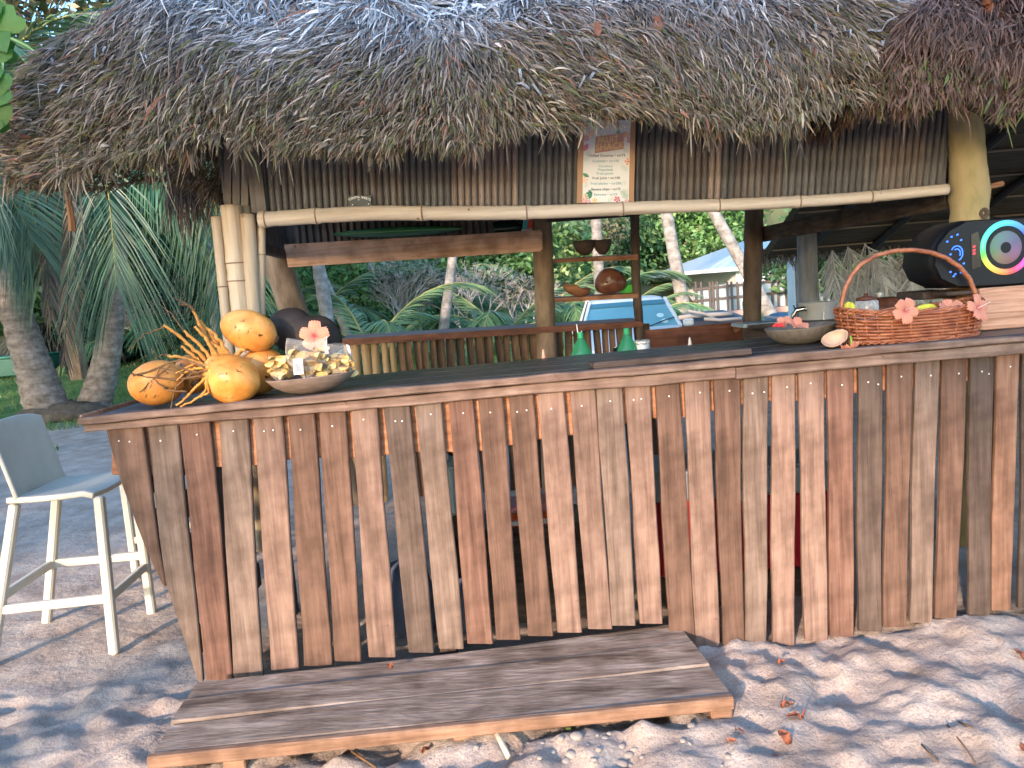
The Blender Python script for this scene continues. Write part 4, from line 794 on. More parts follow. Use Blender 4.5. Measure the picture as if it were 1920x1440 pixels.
# bottles, glass, tin, reamers, tray
greeng = glass('green_bottle_plastic', (.10, .55, .28), .08, .75, 1.5); capm = flat('green_cap', (.03, .33, .13), .4); clearg = glass('clear_glass', (.93, .95, .95), .03, .8, 1.5); saltm = flat('white_powder', (.7, .7, .68), .9)
def bottle(px, pyb, Y, H, R_, label, straw=False):
    p = P(px, pyb, Y); t = thing('bottle', label, 'bottle', p, 'green bottles behind the counter'); s = H
    mb = MB(); lathe(mb, [(0, -.16 * s / .15), (R_ * .9, -.16 * s / .15), (R_, -.14), (R_, .012), (R_ * .93, .03), (R_ * .72, .058), (R_ * .45, .088), (.014, .108), (.013, .122)], 22, Matrix.Translation(p)); mb.build('body', greeng, t, smooth=True)
    mb = MB(); lathe(mb, [(.017, .108), (.0175, .112), (.015, .114), (.0155, .135), (.0145, .138), (0, .138)], 16, Matrix.Translation(p)); mb.build('cap', capm, t)
    if straw:
        mb = MB(); tube(mb, [p + Vector((-.012, 0, .13)), p + Vector((-.016, .0, .182))], .003, 6); mb.build('straw', whitep, t)
bottle(1091, 672, 4.05, .15, .058, 'green plastic bottle with a white straw, left of the pair', True); bottle(1177, 665, 4.0, .15, .056, 'green plastic bottle beside the glass jar, right of the pair')
p = P(1205, 663, 4.0); t = thing('glass_jar', 'small clear glass jar of white powder beside the green bottle', 'jar', p); mb = MB(); lathe(mb, [(0, 0), (.036, 0), (.039, .005), (.040, .05), (.037, .062), (.040, .066), (.040, .072), (.037, .072)], 20, Matrix.Translation(p)); mb.build('glass', clearg, t, smooth=True); mb = MB(); lathe(mb, [(0, .003), (.036, .004), (.037, .046), (0, .05)], 16, Matrix.Translation(p)); mb.build('powder', saltm, t, smooth=True); mb = MB(); lathe(mb, [(.0405, .058), (.0405, .064), (.038, .064), (.038, .058)], 20, Matrix.Translation(p)); mb.build('rim_band', metalm, t)
p = P(1156, 667, 4.05); t = thing('tin_cup', 'small shiny tin cup between the two green bottles', 'cup', p); mb = MB(); lathe(mb, [(0, 0), (.020, 0), (.021, .045), (.0225, .047), (.019, .047), (.018, .01), (0, .01)], 16, Matrix.Translation(p)); mb.build('cup', steelm, t, smooth=True); mb = MB(); tube(mb, [p + Vector((-.02, 0, .012)), p + Vector((-.035, 0, .0)), p + Vector((-.04, 0, -.01))], .003, 6); mb.build('handle', steelm, t)
pinkm = flat('pinkish_wood', (.55, .30, .22), .5); creamm = flat('cream_wood', (.62, .52, .42), .5)
for px, py, Y, mt, lab in ((1020, 678, 3.86, pinkm, 'pinkish wooden citrus reamer standing left of the green bottles'), (1294, 655, 3.86, creamm, 'pale pointed citrus reamer standing on the counter tray')):
    p = P(px, py, Y); t = thing('citrus_reamer', lab, 'reamer', p); mb = MB(); lathe(mb, [(0, 0), (.030, 0), (.031, .006), (.024, .014), (.013, .018)], 18, Matrix.Translation(p)); mb.build('base', mt, t, smooth=True); mb = MB(); lathe(mb, [(.0125, .016), (.0095, .03), (.006, .05), (.002, .062), (0, .063)], 10, Matrix.Translation(p)); mb.build('cone', mt, t, smooth=True)
for px, py, mt, sx_, lab in ((1258, 659, creamm, .028, 'flat pale slice of fruit lying right of the glass jar'), (1276, 657, creamm, .022, 'small pale slice lying beside the reamer')):
    p = P(px, py, 3.84); mb = MB(); lathe(mb, [(0, -.004), (sx_, -.004), (sx_ * 1.05, .004), (sx_ * .7, .009), (0, .010)], 14, Matrix.Translation(p)); tag(mb.build('fruit_slice', mt, smooth=True), lab, 'fruit slice')
tr = thing('serving_tray', 'long dark wooden tray lying along the back of the counter', 'tray', P(1250, 675, 3.62)); mb = MB(); za = ctop(.9) + .012
Q0, Q1 = PZ(1112, 688, za), PZ(1400, 660, za + .006); yb_ = .20
cbox(mb, ((Q0.x + Q1.x) / 2, Q0.y + yb_ / 2, za + .002), (Q1.x - Q0.x, yb_, .014), .003, Matrix.Rotation(-rad(.8), 3, 'Y')); mb.build('board', wdx_dark, tr); mb = MB(); beam(mb, (Q0.x, Q0.y, za + .003), (Q1.x, Q0.y, za + .013), .014, .026); mb.build('front_lip', wdx_dark, tr)
# right end: carved bowl, husk piece, basket, speaker
c = on(1503, 649); c.y += .10; c.x = P(1503, 640, c.y).x; c.z = ctop(c.x); b2 = thing('carved_bowl', 'grey brown round carved bowl with flower heads inside, right half of the counter', 'bowl', c)
mb = MB(); lathe(mb, [(0, 0), (.055, .0), (.105, .018), (.14, .048), (.152, .075), (.153, .080), (.147, .080), (.13, .056), (.08, .02), (0, .012)], 36, Matrix.Translation(c) @ Matrix.Rotation(rad(-3), 4, 'Y')); mb.build('shell', bowl2m, b2, smooth=True)
hibiscus(P(1492, 612, 3.30), .05, (.25, -.5, .9), 'orange hibiscus lying in the grey carved bowl at its right', 1.2, .5); hibiscus(P(1470, 607, 3.34), .036, (-.3, -.6, .8), 'small brownish hibiscus lying in the grey carved bowl at its centre', 2.2, .5); 
redp = flat('red_petal', (.65, .05, .05), .6)
mb = MB(); 
for k in range(5): blob(mb, P(1452 + 4 * k, 611 - (k % 2) * 3, 3.28), (.010, .008, .006), None, 8, 6)
tag(mb.build('red_blossom', redp, smooth=True), 'small bright red blossom at the left inside the grey bowl', 'flower')
c = P(1566, 638, 3.10); t = thing('coconut_half', 'broken piece of coconut shell leaning between the bowl and the basket', 'coconut shell', c); mb = MB(); V = []
R = Matrix.Rotation(rad(-25), 3, 'Y') @ Matrix.Rotation(rad(35), 3, 'X')
for i in range(8):
    th = 1.25 * i / 7 * (1)
    for k in range(20):
        a = 2 * math.pi * k / 20; rr_ = (1 + .05 * math.sin(5 * a)) if i < 7 else 1 + .12 * math.sin(3 * a + 1); V.append(c + R @ (Vector((math.sin(th * rr_) * math.cos(a) * .058, math.sin(th * rr_) * math.sin(a) * .045, -math.cos(th) * .05 + .03))))
mb.add(V, [(i * 20 + k, i * 20 + (k + 1) % 20, i * 20 + 20 + (k + 1) % 20, i * 20 + 20 + k) for i in range(7) for k in range(20)]); o = mb.build('shell', M('pale_coconut_shell', [(.45, .27, .16), (.6, .4, .27)], (14, 14, 14), .5, .1), t, smooth=True)
md = o.modifiers.new('solid', 'SOLIDIFY'); md.thickness = .005
hibiscus(P(1596, 655, 2.985), .045, (.05, -.25, -1), 'pink hibiscus turned upside down on the counter before the basket', .3, -.45, stem=[P(1596, 652, 2.985), P(1596, 634, 2.985), P(1594, 630, 2.985)])
# basket
bcx = P(1703, 640, 3.19); BZ = ctop(bcx.x); bk = thing('wicker_basket', 'reddish wicker basket of fruit and flowers with a tall hooped handle', 'basket', Vector((bcx.x, 3.19, BZ)))
ax_, ay_ = .283, .14; Hh = .112
def bpt(a, z, k=1.):
    e = .72; ca, sa = math.cos(a), math.sin(a); f = k * (.93 + .07 * z / Hh); return Vector((bcx.x + math.copysign(abs(ca) ** e, ca) * ax_ * f, 3.19 + math.copysign(abs(sa) ** e, sa) * ay_ * f, BZ + .006 + z + .022 * (ca * ca) * z / Hh))
NS = 26
for k in range(NS):
    a = 2 * math.pi * k / NS; mb = MB(); tube(mb, [bpt(a, z, 1.0) for z in np.linspace(0, Hh, 5)], .0052, 6); mb.build('stake', wicker, bk, smooth=True)
mb = MB(); rows = 9
for r in range(rows):
    z = .006 + (Hh - .012) * r / (rows - 1); n = NS * 4; pts_ = [bpt(2 * math.pi * i / n, z, 1 + .030 * math.cos(math.pi * (i / 4 + r))) for i in range(n + 1)]; tube(mb, pts_, .0066, 5, cap=False)
o = mb.build('weave', wicker, bk, smooth=True); o['kind'] = 'stuff'
for z, r in ((0, .008), (Hh + .004, .009)):
    for ph in (0, math.pi):
        mb = MB(); n = 150; tube(mb, [bpt(2 * math.pi * i / n, z + .005 * math.sin(i * .9 + ph), 1 + .02 * math.cos(i * .9 + ph)) for i in range(n + 1)], r * .62, 6, cap=False); mb.build('rim', wicker, bk, smooth=True)
mb = MB(); prism(mb, [bpt(2 * math.pi * i / 40, .0, .96) for i in range(40)], (0, 0, .008)); mb.build('base', wicker, bk)
hp = [(1577, 595), (1578, 570), (1584, 543), (1596, 517), (1616, 494), (1645, 478), (1680, 470), (1712, 468.5), (1745, 473), (1775, 484), (1800, 501), (1818, 523), (1828, 548), (1834, 575), (1836, 595)]
hx_p = [P(x, y, 3.19) for x, y in hp]; out = []
for i in range(len(hx_p) - 1):
    for k in range(6): out.append(hx_p[i].lerp(hx_p[i + 1], k / 6))
mb = MB(); tube(mb, out, [.0095 * (1.10 if i % 2 else .94) for i in range(len(out))], 8); mb.build('handle', wicker, bk, smooth=True)
def starfruit(c, L, d, label):
    t = thing('starfruit', label, 'starfruit', c, 'yellow starfruit in the basket'); R = axisR(d); mb = MB()
    def f(q): a = math.atan2(q.y, q.x); return .62 + .38 * abs(math.cos(2.5 * a)) ** 1.6
    blob(mb, c, (L * .36, L * .36, L * .5), R, 40, 14, f); mb.build('flesh', starf, t, smooth=True); mb = MB(); e = Vector(c) - R @ Vector((0, 0, L * .33)); tube(mb, [e, e - R @ Vector((0, 0, L * .2))], .003, 6); mb.build('stem', calg, t)
    return t
starfruit(P(1592, 585, 3.19), .085, (.1, -.1, 1), 'yellow green starfruit standing upright at the left of the basket'); starfruit(P(1734, 586, 3.17), .105, (1, -.15, .12), 'yellow starfruit lying beside the flower in the middle of the basket'); starfruit(P(1668, 594, 3.2), .08, (-1, .1, .1), 'orange yellow starfruit half hidden left of the middle flower')
def gfun(d): return 1 + .10 * max(d.x, 0) ** 6
mb = MB(); blob(mb, P(1812, 580, 3.17), (.030, .025, .024), None, 18, 12, gfun); t = thing('lime', 'small green lime at the right end of the basket', 'lime', P(1812, 580, 3.17)); mb.build('fruit', limem, t, smooth=True); mb = MB(); lathe(mb, [(.004, 0), (.003, .003), (0, .004)], 8, Matrix.Translation(P(1800, 580, 3.17)) @ axisR((-1, -.3, 0)).to_4x4()); mb.build('stem_end', calg, t)
hibiscus(P(1697, 582, 3.03), .054, (.05, -1, .15), 'open hibiscus hanging over the front rim in the middle of the basket', .9, .22, pist=True); hibiscus(P(1781, 588, 3.15), .062, (-.1, -.6, .9), 'half open hibiscus standing between starfruit and lime', .2, .75); hibiscus(P(1833, 578, 3.06), .056, (.35, -.9, .3), 'ruffled hibiscus at the right end of the basket handle', 1.6, .15, pist=True)
mb = MB(); tube(mb, [P(1764, 582, 3.12), P(1775, 580, 3.1), P(1788, 585, 3.09), P(1800, 587, 3.1)], [.006, .0085, .008, .004], 8); tag(mb.build('shell_piece', flat('white_coconut_flesh', (.75, .68, .62)), smooth=True), 'curved white strip of coconut lying in the basket beside the lime', 'coconut strip')
p = P(1625, 590, 3.24); t = thing('glass_jar', 'clear glass jar with a metal lid standing inside the basket behind the starfruit', 'jar', p); mb = MB(); lathe(mb, [(0, -.02), (.045, -.02), (.048, .03), (.046, .055), (.038, .062)], 20, Matrix.Translation(p)); mb.build('glass', clearg, t, smooth=True); mb = MB(); lathe(mb, [(.04, .06), (.041, .072), (.02, .076), (.008, .08), (.008, .09), (0, .092)], 18, Matrix.Translation(p)); mb.build('lid', wdx_rail, t, smooth=True)
# wooden block and party speaker
wblk = M('striped_wood', [(.34, .16, .09), (.52, .28, .18), (.62, .38, .26)], (3, 9, 60), .5, .15, spec=.35, dist=1.2)
x0_, x1_ = P(1838, 600, 3.22).x, P(1838, 600, 3.22).x + .62
tz = P(1850, 540, 3.22).z; bz_ = ctop(x0_ + .3) + .001
t = thing('wooden_box', 'striped wooden box carrying the speaker at the right end of the counter', 'box', ((x0_ + x1_) / 2, 3.34, bz_)); mb = MB(); cbox(mb, ((x0_ + x1_) / 2, 3.235, (tz + bz_) / 2), (x1_ - x0_, .026, tz - bz_), .004); mb.build('front_board', wblk, t)
mb = MB(); cbox(mb, ((x0_ + x1_) / 2, 3.48, (tz + bz_) / 2), (x1_ - x0_, .026, tz - bz_), .004); mb.build('back_board', wblk, t)
for xx in (x0_ + .012, x1_ - .012):
    mb = MB(); cbox(mb, (xx, 3.358, (tz + bz_) / 2), (.024, .216, tz - bz_ - .002), .003); mb.build('end_board', wdx_red, t)
mb = MB(); cbox(mb, (x0_ + .18, 3.36, tz - .014), (.60, .214, .02), .004); mb.build('shelf_board', wdx_dark, t)
mb = MB(); cbox(mb, (x0_ - .075, 3.50, tz - .02), (.15, .24, .035), .005); mb.build('shelf_board', wdx_dark, t)
spk = thing('party_speaker', 'black portable party speaker with a rainbow light ring on the wooden box', 'speaker', (x0_ + .2, 3.38, tz))
sz_top = P(1850, 409, 3.22).z; hs = sz_top - tz - .004
prof = [(1744, 498), (1750, 460), (1772, 432), (1806, 413), (1850, 410), (2110, 395), (2150, 420), (2150, 500), (2110, 520), (1850, 538), (1790, 540), (1757, 525)]
mb = MB(); yf = 3.22; V = []; N_ = len(prof)
for dy, sc in ((.0, .95), (.012, .985), (.035, 1.), (.22, 1.), (.25, .97)):
    cx0, cy0 = 1930, 470
    for x, y in prof: V.append(P(cx0 + (x - cx0) * sc, cy0 + (y - cy0) * sc, yf) + Vector((0, dy, 0)))
mb.add(V, [(r * N_ + (k + 1) % N_, r * N_ + k, r * N_ + N_ + k, r * N_ + N_ + (k + 1) % N_) for r in range(4) for k in range(N_)] + [tuple(range(N_ - 1, -1, -1)), tuple(range(4 * N_, 5 * N_))])
o = mb.build('cabinet', blackpl, spk); o.data.polygons.foreach_set('use_smooth', [len(p_.vertices) == 4 for p_ in o.data.polygons])
def rainbow():
    m = bpy.data.materials.new('rainbow_ring'); m.use_nodes = True; nt = m.node_tree; N = nt.nodes; L = nt.links; b = N['Principled BSDF']; at = N.new('ShaderNodeAttribute'); at.attribute_name = 'tint'; b.inputs['Base Color'].default_value = (.02, .02, .02, 1); b.inputs['Roughness'].default_value = .3; L.new(at.outputs['Color'], b.inputs['Emission Color']); b.inputs['Emission Strength'].default_value = .24; return m
rbm = rainbow(); import colorsys
def hue(a):  # a: angle, 0 = right, ccw
    d = math.degrees(a) % 360; return float(np.interp(d, [0, 45, 90, 135, 180, 225, 270, 315, 360], [.76, .63, .56, .47, .40, .12, .03, -.10, -.24])) % 1
def torus(mb, c, rx, rz, r, n=48, m=8, tint=None, dy=0):
    V = []; T = []
    for i in range(n):
        a = 2 * math.pi * i / n
        for k in range(m): b = 2 * math.pi * k / m; q = 1 + math.cos(b) * r / rx; V.append(Vector(c) + Vector((math.cos(a) * rx * q, math.sin(b) * r * .8, math.sin(a) * rz * q))); T.append(colorsys.hsv_to_rgb(hue(a), .88, 1) if tint else (1, 1, 1))
    mb.v += V; mb.t += T; mb.f += [[i * m + k, i * m + (k + 1) % m, ((i + 1) % n) * m + (k + 1) % m, ((i + 1) % n) * m + k] for i in range(n) for k in range(m)]
sc_ = 3.22 / FPX
for qx, qy in ((1886, 464), (2052, 452)):
    c = P(qx, qy, yf) + Vector((0, -.002, 0)); mb = MB(); torus(mb, c, 44 * sc_, 45 * sc_, 5.2 * sc_, tint=True); ring = mb.build('light_ring', rbm, spk, smooth=True)
    mb = MB(); V = [c + Vector((0, .004, 0))]; T = [(.13, .13, .24)]
    for r in (.5, 1):
        for k in range(24): a = 2 * math.pi * k / 24; V.append(c + Vector((math.cos(a) * 40 * sc_ * r, .004 - .004 * (r < 1), math.sin(a) * 41 * sc_ * r))); h_ = colorsys.hsv_to_rgb(hue(a), .55, .22); T.append(h_ if r < 1 else tuple(x * .6 for x in h_))
    mb.v = V; mb.t = T; mb.f = [[0, 1 + (k + 1) % 24, 1 + k] for k in range(24)] + [[1 + k, 1 + (k + 1) % 24, 25 + (k + 1) % 24, 25 + k] for k in range(24)]
    mb.build('cone', rbm, spk, smooth=True)  # cone emits the ring's hues dimly, painting in its spilled light
bl = emit('blue_led', (.03, .16, 1.0), .6); rl = emit('red_led', (1, .05, .09), .25)
for x, y in ((1776, 453), (1784, 444), (1795, 440), (1802, 450), (1782, 510), (1791, 514), (1802, 511), (1788, 518), (1807, 494), (1782, 477)):
    mb = MB(); c = P(x, y, yf - .001); prism(mb, [c + Vector((-.005, 0, -.002)), c + Vector((.004, 0, -.004)), c + Vector((.005, 0, .004)), c + Vector((-.002, 0, .003))], (0, .02, 0)); mb.build('led', bl, spk)
c = P(1794, 475, yf - .001)
for rx, a0, a1 in ((11, -1.2, 2.6), (6.5, -.6, 2.2)):
    mb = MB(); tube(mb, [c + Vector((math.cos(a) * rx * sc_, 0, math.sin(a) * rx * 1.25 * sc_)) for a in np.linspace(a0, a1, 14)], 1.1 * sc_, 5); mb.build('led_arc', bl, spk)
mb = MB(); prism(mb, [P(x, y, yf - .003) for x, y in ((1821, 440), (1834, 434), (1841, 470), (1839, 500), (1822, 506))], (0, .03, 0)); mb.build('display', flat('display_glass', (.012, .012, .015), .12, .6), spk)
for i, y in enumerate((462, 469, 475)):
    mb = MB(); c = P(1826.5, y, yf - .004); prism(mb, [c + Vector((-.006, 0, -.005)), c + Vector((.004, 0, -.006)), c + Vector((.007, 0, .005)), c + Vector((-.004, 0, .004))], (0, .002, 0)); mb.build('digit', rl, spk)
mb = MB(); tube(mb, [P(1741, 480, yf + .05), P(1742, 500, yf + .05), P(1747, 512, yf + .05)], .008, 6); mb.build('handle_strap', flat('red_strap', (.45, .06, .03)), spk)
# ------------------------------------------------------------------ on the shelves and back counter
for px, py, rx, lab in ((1097, 453, .090, 'left half coconut shell bowl on the upper shelf'), (1130.5, 452, .078, 'right half coconut shell bowl on the upper shelf')):
    Y = HB - .08; s = Y / FPX; c = P(px, 479 if px < 1110 else 477.5, Y); R_ = (22 if px < 1110 else 18.5) * s; t = thing('coconut_bowl', lab, 'bowl', c, 'coconut shell bowls on the upper shelf'); mb = MB()
    lathe(mb, [(0, 0), (R_ * .35, .004), (R_ * .70, .034), (R_ * .92, .075), (R_, .108), (R_ * .93, .108), (R_ * .8, .07), (0, .02)], 24, Matrix.Translation(c)); mb.build('shell', shellm, t, smooth=True)
c = P(1081, 542, HB - .08); t = thing('husk_half', 'fibrous brown half coconut husk on the lower shelf', 'coconut husk', c); mb = MB(); V = []
for i in range(9):
    th = 1.65 * i / 8
    for k in range(20): a = 2 * math.pi * k / 20; V.append(c + Matrix.Rotation(rad(18), 3, 'Y') @ Vector((math.sin(th) * math.cos(a) * .105, math.sin(th) * math.sin(a) * .07, -math.cos(th) * .062 + .01 + (U(-.012, .018) if i == 8 else 0))))
mb.add(V, [(i * 20 + k, i * 20 + (k + 1) % 20, i * 20 + 20 + (k + 1) % 20, i * 20 + 20 + k) for i in range(8) for k in range(20)]); o = mb.build('husk', huskm, t, smooth=True); md = o.modifiers.new('s', 'SOLIDIFY'); md.thickness = .014
c = P(1144, 528, HB - .08); t = thing('brown_nut', 'glossy dark brown whole coconut on the lower shelf beside the husk half', 'coconut', c); mb = MB(); blob(mb, c, (.118, .09, .098), None, 26, 18, lambda d: 1 + .07 * math.cos(3 * math.atan2(d.z, d.x) + 1.2) + .03 * noise.noise(d * 3)); mb.build('husk', nutm, t, smooth=True)
mb = MB()
for k in range(3): blob(mb, c + Vector((-.02 + .035 * (k - .5), -.089, -.005 + .03 * (k == 1))), (.009, .004, .009), None, 8, 6)
mb.build('eye', dark_post, t)
gl = flat('green_leaf_scrap', (.06, .42, .06)); mb = MB(); Y = HB - .06
prism(mb, [P(1163, 549, Y), P(1170, 536, Y), P(1180, 530, Y), P(1188, 540, Y), P(1186, 549, Y)], (.01, .05, -.004)); prism(mb, [P(1170, 546, Y - .02), P(1178, 533, Y - .02), P(1186, 536, Y - .02), P(1180, 549, Y - .02)], (0, .01, .01)); tag(mb.build('folded_leaf', gl), 'bright green folded leaf wedged beside the brown coconut on the shelf', 'leaf')
Y = HB - .25; s = Y / FPX; c = P(1533, 607, Y); t = thing('cooking_pot', 'dented aluminium cooking pot on the back counter', 'pot', c); mb = MB(); lathe(mb, [(0, 0), (31 * s, 0), (32 * s, .01), (32.5 * s, .155), (34 * s, .158), (33 * s, .16), (31 * s, .15), (30 * s, .02), (0, .015)], 32, Matrix.Translation(c)); mb.build('body', metalm, t, smooth=True); mb = MB(); tube(mb, [c + Vector((-.005, -33 * s, .09)), c + Vector((-.005, -33 * s, 0))], .004, 6); mb.build('seam', metalm, t)
for sg in (-1, 1):
    mb = MB(); tube(mb, [c + Vector((sg * 32 * s, -.03, .12)), c + Vector((sg * 40 * s, -.03, .125)), c + Vector((sg * 40 * s, .03, .125)), c + Vector((sg * 32 * s, .03, .12))], .006, 6); mb.build('handle', metalm, t)
c = P(1492, 603, HB - .3); t = thing('tap', 'curved chrome tap beside the aluminium pot', 'tap', c); mb = MB(); tube(mb, [c + Vector((-.02, 0, -.02)), c + Vector((-.012, 0, .05)), c + Vector((.005, -.01, .085)), c + Vector((.05, -.03, .092)), c + Vector((.07, -.04, .08))], [.02, .02, .019, .016, .014], 10); mb.build('spout', steelm, t, smooth=True); mb = MB(); tube(mb, [c + Vector((-.0, 0, .085)), c + Vector((-.012, 0, .12))], .006, 6); mb.build('lever', blackpl, t)
c = P(1650, 585, HB - .25); t = thing('brown_gas_pot', 'dark brown pot seen through the basket handle', 'pot', c); mb = MB(); lathe(mb, [(0, -.03), (.13, -.03), (.14, 0), (.14, .10), (.12, .105), (0, .11)], 24, Matrix.Translation(c)); mb.build('body', wdx_rail, t, smooth=True); mb = MB(); lathe(mb, [(.03, .11), (.015, .125), (.03, .14), (0, .145)], 12, Matrix.Translation(c)); mb.build('knob', metalm, t, smooth=True)
mb = MB(); pxprism(mb, [(1394, 608), (1475, 603), (1475, 611), (1394, 615)], HB - .42, .3); tag(mb.build('sink_edge', flat('pale_blue_edge', (.35, .45, .52), .4)), 'pale blue edge of a sink on the dark back counter', 'sink')
# board in the rafters
c = P(760, 436, HB - .1); t = thing('surfboard', 'long green surfboard resting above the crossbeam', 'surfboard', c); mb = MB(); n = 24; V = []
for k in range(n + 1):
    u = k / n; w = .20 * math.sin(math.pi * min(max(u, .012), .988)) ** .6; p = P(627 + u * 240, 441 - u * 12, HB - .1)
    for a in range(8): b = 2 * math.pi * a / 8; V.append(p + Vector((0, math.cos(b) * w, math.sin(b) * .036 * math.sin(math.pi * min(max(u, .03), .97)) ** .5 + .02 * (u - .5) ** 2)))
mb.add(V, [(i * 8 + k, i * 8 + (k + 1) % 8, i * 8 + 8 + (k + 1) % 8, i * 8 + 8 + k) for i in range(n) for k in range(8)]); mb.build('hull', flat('green_board', (.03, .16, .06), .35), t, smooth=True); mb = MB(); tube(mb, [P(640, 439.5, HB - .31), P(750, 433, HB - .31), P(860, 429, HB - .31)], .004, 5); mb.build('stripe', flat('pale_green_stripe', (.16, .34, .16)), t)
c = P(992, 430, HB - .15); t = thing('flag', 'small folded flag in turquoise and red above the crossbeam', 'flag', c); Y = HB - .16
for q, mt in (([(981, 412), (990, 411), (988, 430), (979, 430)], flat('turquoise', (.05, .42, .42))), ([(990, 411), (999, 411), (998, 428), (988, 430)], flat('flag_red', (.55, .07, .06))), ([(978, 430), (998, 428), (998, 433), (978, 434)], whitep)):
    mb = MB(); pxprism(mb, q, Y, .01); mb.build('stripe', mt, t)
c = P(960, 430, HB - .12); t = thing('dark_bottle', 'dark bottle lying above the crossbeam near its right end', 'bottle', c); mb = MB(); lathe(mb, [(0, 0), (.05, 0), (.055, .02), (.055, .16), (.03, .2), (.015, .22), (.015, .27), (0, .27)], 16, Matrix.Translation(P(925, 430, HB - .1)) @ Matrix.Rotation(math.pi / 2, 4, 'Y')); mb.build('glass', flat('dark_green_glass', (.01, .03, .02), .1, .6), t, smooth=True); mb = MB(); lathe(mb, [(.0165, .262), (.0165, .285), (0, .286)], 10, Matrix.Translation(P(925, 430, HB - .1)) @ Matrix.Rotation(math.pi / 2, 4, 'Y')); mb.build('cap', flat('blue_cap', (.05, .1, .3)), t)
# ------------------------------------------------------------------ under the counter, seen between the slats
redc = flat('red_cooler', (.50, .015, .03), .4); bluel = flat('cooler_lid', (.33, .40, .46), .4)
Yc = 3.42; ca, cb = P(1238, 1085, Yc), P(1556, 920, Yc); t = thing('cool_box', 'red cool box with a pale lid standing behind the counter slats', 'cool box', ((ca.x + cb.x) / 2, Yc + .2, ca.z)); mb = MB(); cbox(mb, ((ca.x + cb.x) / 2, Yc + .2, (ca.z + cb.z) / 2), (cb.x - ca.x, .4, cb.z - ca.z), .012); mb.build('body', redc, t); zt = P(1400, 842, Yc).z; mb = MB(); cbox(mb, ((ca.x + cb.x) / 2, Yc + .2, cb.z + .07), (cb.x - ca.x + .02, .42, .138), .015); mb.build('lid', bluel, t); mb = MB(); cbox(mb, ((ca.x + cb.x) / 2, Yc - .012, cb.z + .01), (.08, .02, .05), .004); mb.build('latch', whitep, t)
mb = MB(); cbox(mb, ((ca.x + cb.x) / 2, Yc + .2, (ca.z - .12) / 2 - .01), (cb.x - ca.x - .05, .36, ca.z + .12), .004); tag(mb.build('stand_board', wdx_dark), 'dark wooden stand under the red cool box', 'stand')
ca, cb = P(945, 1015, Yc), P(1040, 950, Yc); t = thing('crate', 'orange crate with a white stripe behind the counter slats', 'crate', ((ca.x + cb.x) / 2, Yc + .15, ca.z)); orm = flat('orange_crate', (.62, .09, .02), .45)
for y0, y1, mt in ((1015, 985, orm), (985, 975, whitep), (975, 960, orm)):
    a, b = P(945, y0, Yc), P(1040, y1, Yc); mb = MB(); cbox(mb, ((a.x + b.x) / 2, Yc + .15, (P(992, y0, Yc).z + P(992, y1, Yc).z) / 2), (.2, .3, P(992, y1, Yc).z - P(992, y0, Yc).z - .001), .004); mb.build('panel', mt, t)
mb = MB(); cbox(mb, ((ca.x + cb.x) / 2, Yc + .15, .12), (.5, .34, .48), .01); tag(mb.build('cupboard', wdx_dark), 'dark low cupboard under the orange crate behind the slats', 'cupboard')
bagb = flat('grey_blue_sack', (.10, .13, .20), .8)
for px, py, r, lab in ((765, 1130, .17, 'grey blue sack slumped behind the left slats of the counter'), (880, 1150, .14, 'smaller grey blue sack beside the cupboard')):
    c = P(px, py, 3.45); mb = MB(); blob(mb, c, (r * .8, r * .7, r * 1.25), None, 20, 14, lambda d: 1 + .12 * noise.noise(d * 3) + .05 * noise.noise(d * 9)); tag(mb.build('sack', bagb, smooth=True), lab, 'sack')
p = P(838, 960, 3.5); t = thing('light_strip_can', 'pale blue can added for the light seen between two left slats', 'can', p); mb = MB(); cbox(mb, p + Vector((0, .1, .10)), (.11, .2, .26), .02); mb.build('body', flat('pale_light_can', (.45, .62, .72), .4), t); mb = MB(); lathe(mb, [(.02, .23), (.02, .26), (0, .262)], 12, Matrix.Translation(p + Vector((0, .1, 0)))); mb.build('cap', whitep, t)  # pale blue can stands in for light shining through the slats
# ------------------------------------------------------------------ bench before the counter
bench = thing('low_bench', 'low weathered wooden bench covered in sand before the counter', 'bench', (-.35, 2.68, -.12))
c0, c1, c2, c3 = PZ(287, 1410, 0), PZ(1372, 1299, .0), PZ(1270, 1168, .0), PZ(375, 1279, .0)
for k, (u0, u1) in enumerate(((0, .362), (.369, .70), (.706, 1))):
    mb = MB(); n = 15; V = []; dz = (-.004, .002, -.006)[k]; e0, e1 = U(-.02, .01), U(-.01, .02)
    for i in range(n):
        u = i / (n - 1)
        lo = c0.lerp(c1, u).lerp(c3.lerp(c2, u), u0 + U(-.004, .004)); hi = c0.lerp(c1, u).lerp(c3.lerp(c2, u), u1 + U(-.004, .004)); sag = .006 * math.sin(u * 5 + k) + dz; w_ = .006
        if i == 0: lo.x += e0; hi.x += e0
        V += [lo + Vector((0, 0, sag - w_)), lo + Vector((0, w_, sag)), hi + Vector((0, -w_, sag + .003)), hi + Vector((0, 0, sag - w_)), hi + Vector((0, 0, sag - .035)), lo + Vector((0, 0, sag - .035))]
    mb.add(V, [tuple(range(5, -1, -1)), tuple(range(6 * n - 6, 6 * n))] + [(i * 6 + j, i * 6 + (j + 1) % 6, i * 6 + 6 + (j + 1) % 6, i * 6 + 6 + j) for i in range(n - 1) for j in range(6)]); mb.build('plank', wdx_bench, bench)
mb = MB(); beam(mb, c0 + Vector((-.01, -.018, -.022)), c1 + Vector((.0, -.018, -.022)), .03, .046, ch=.005); mb.build('front_rail', wdx_edge, bench)
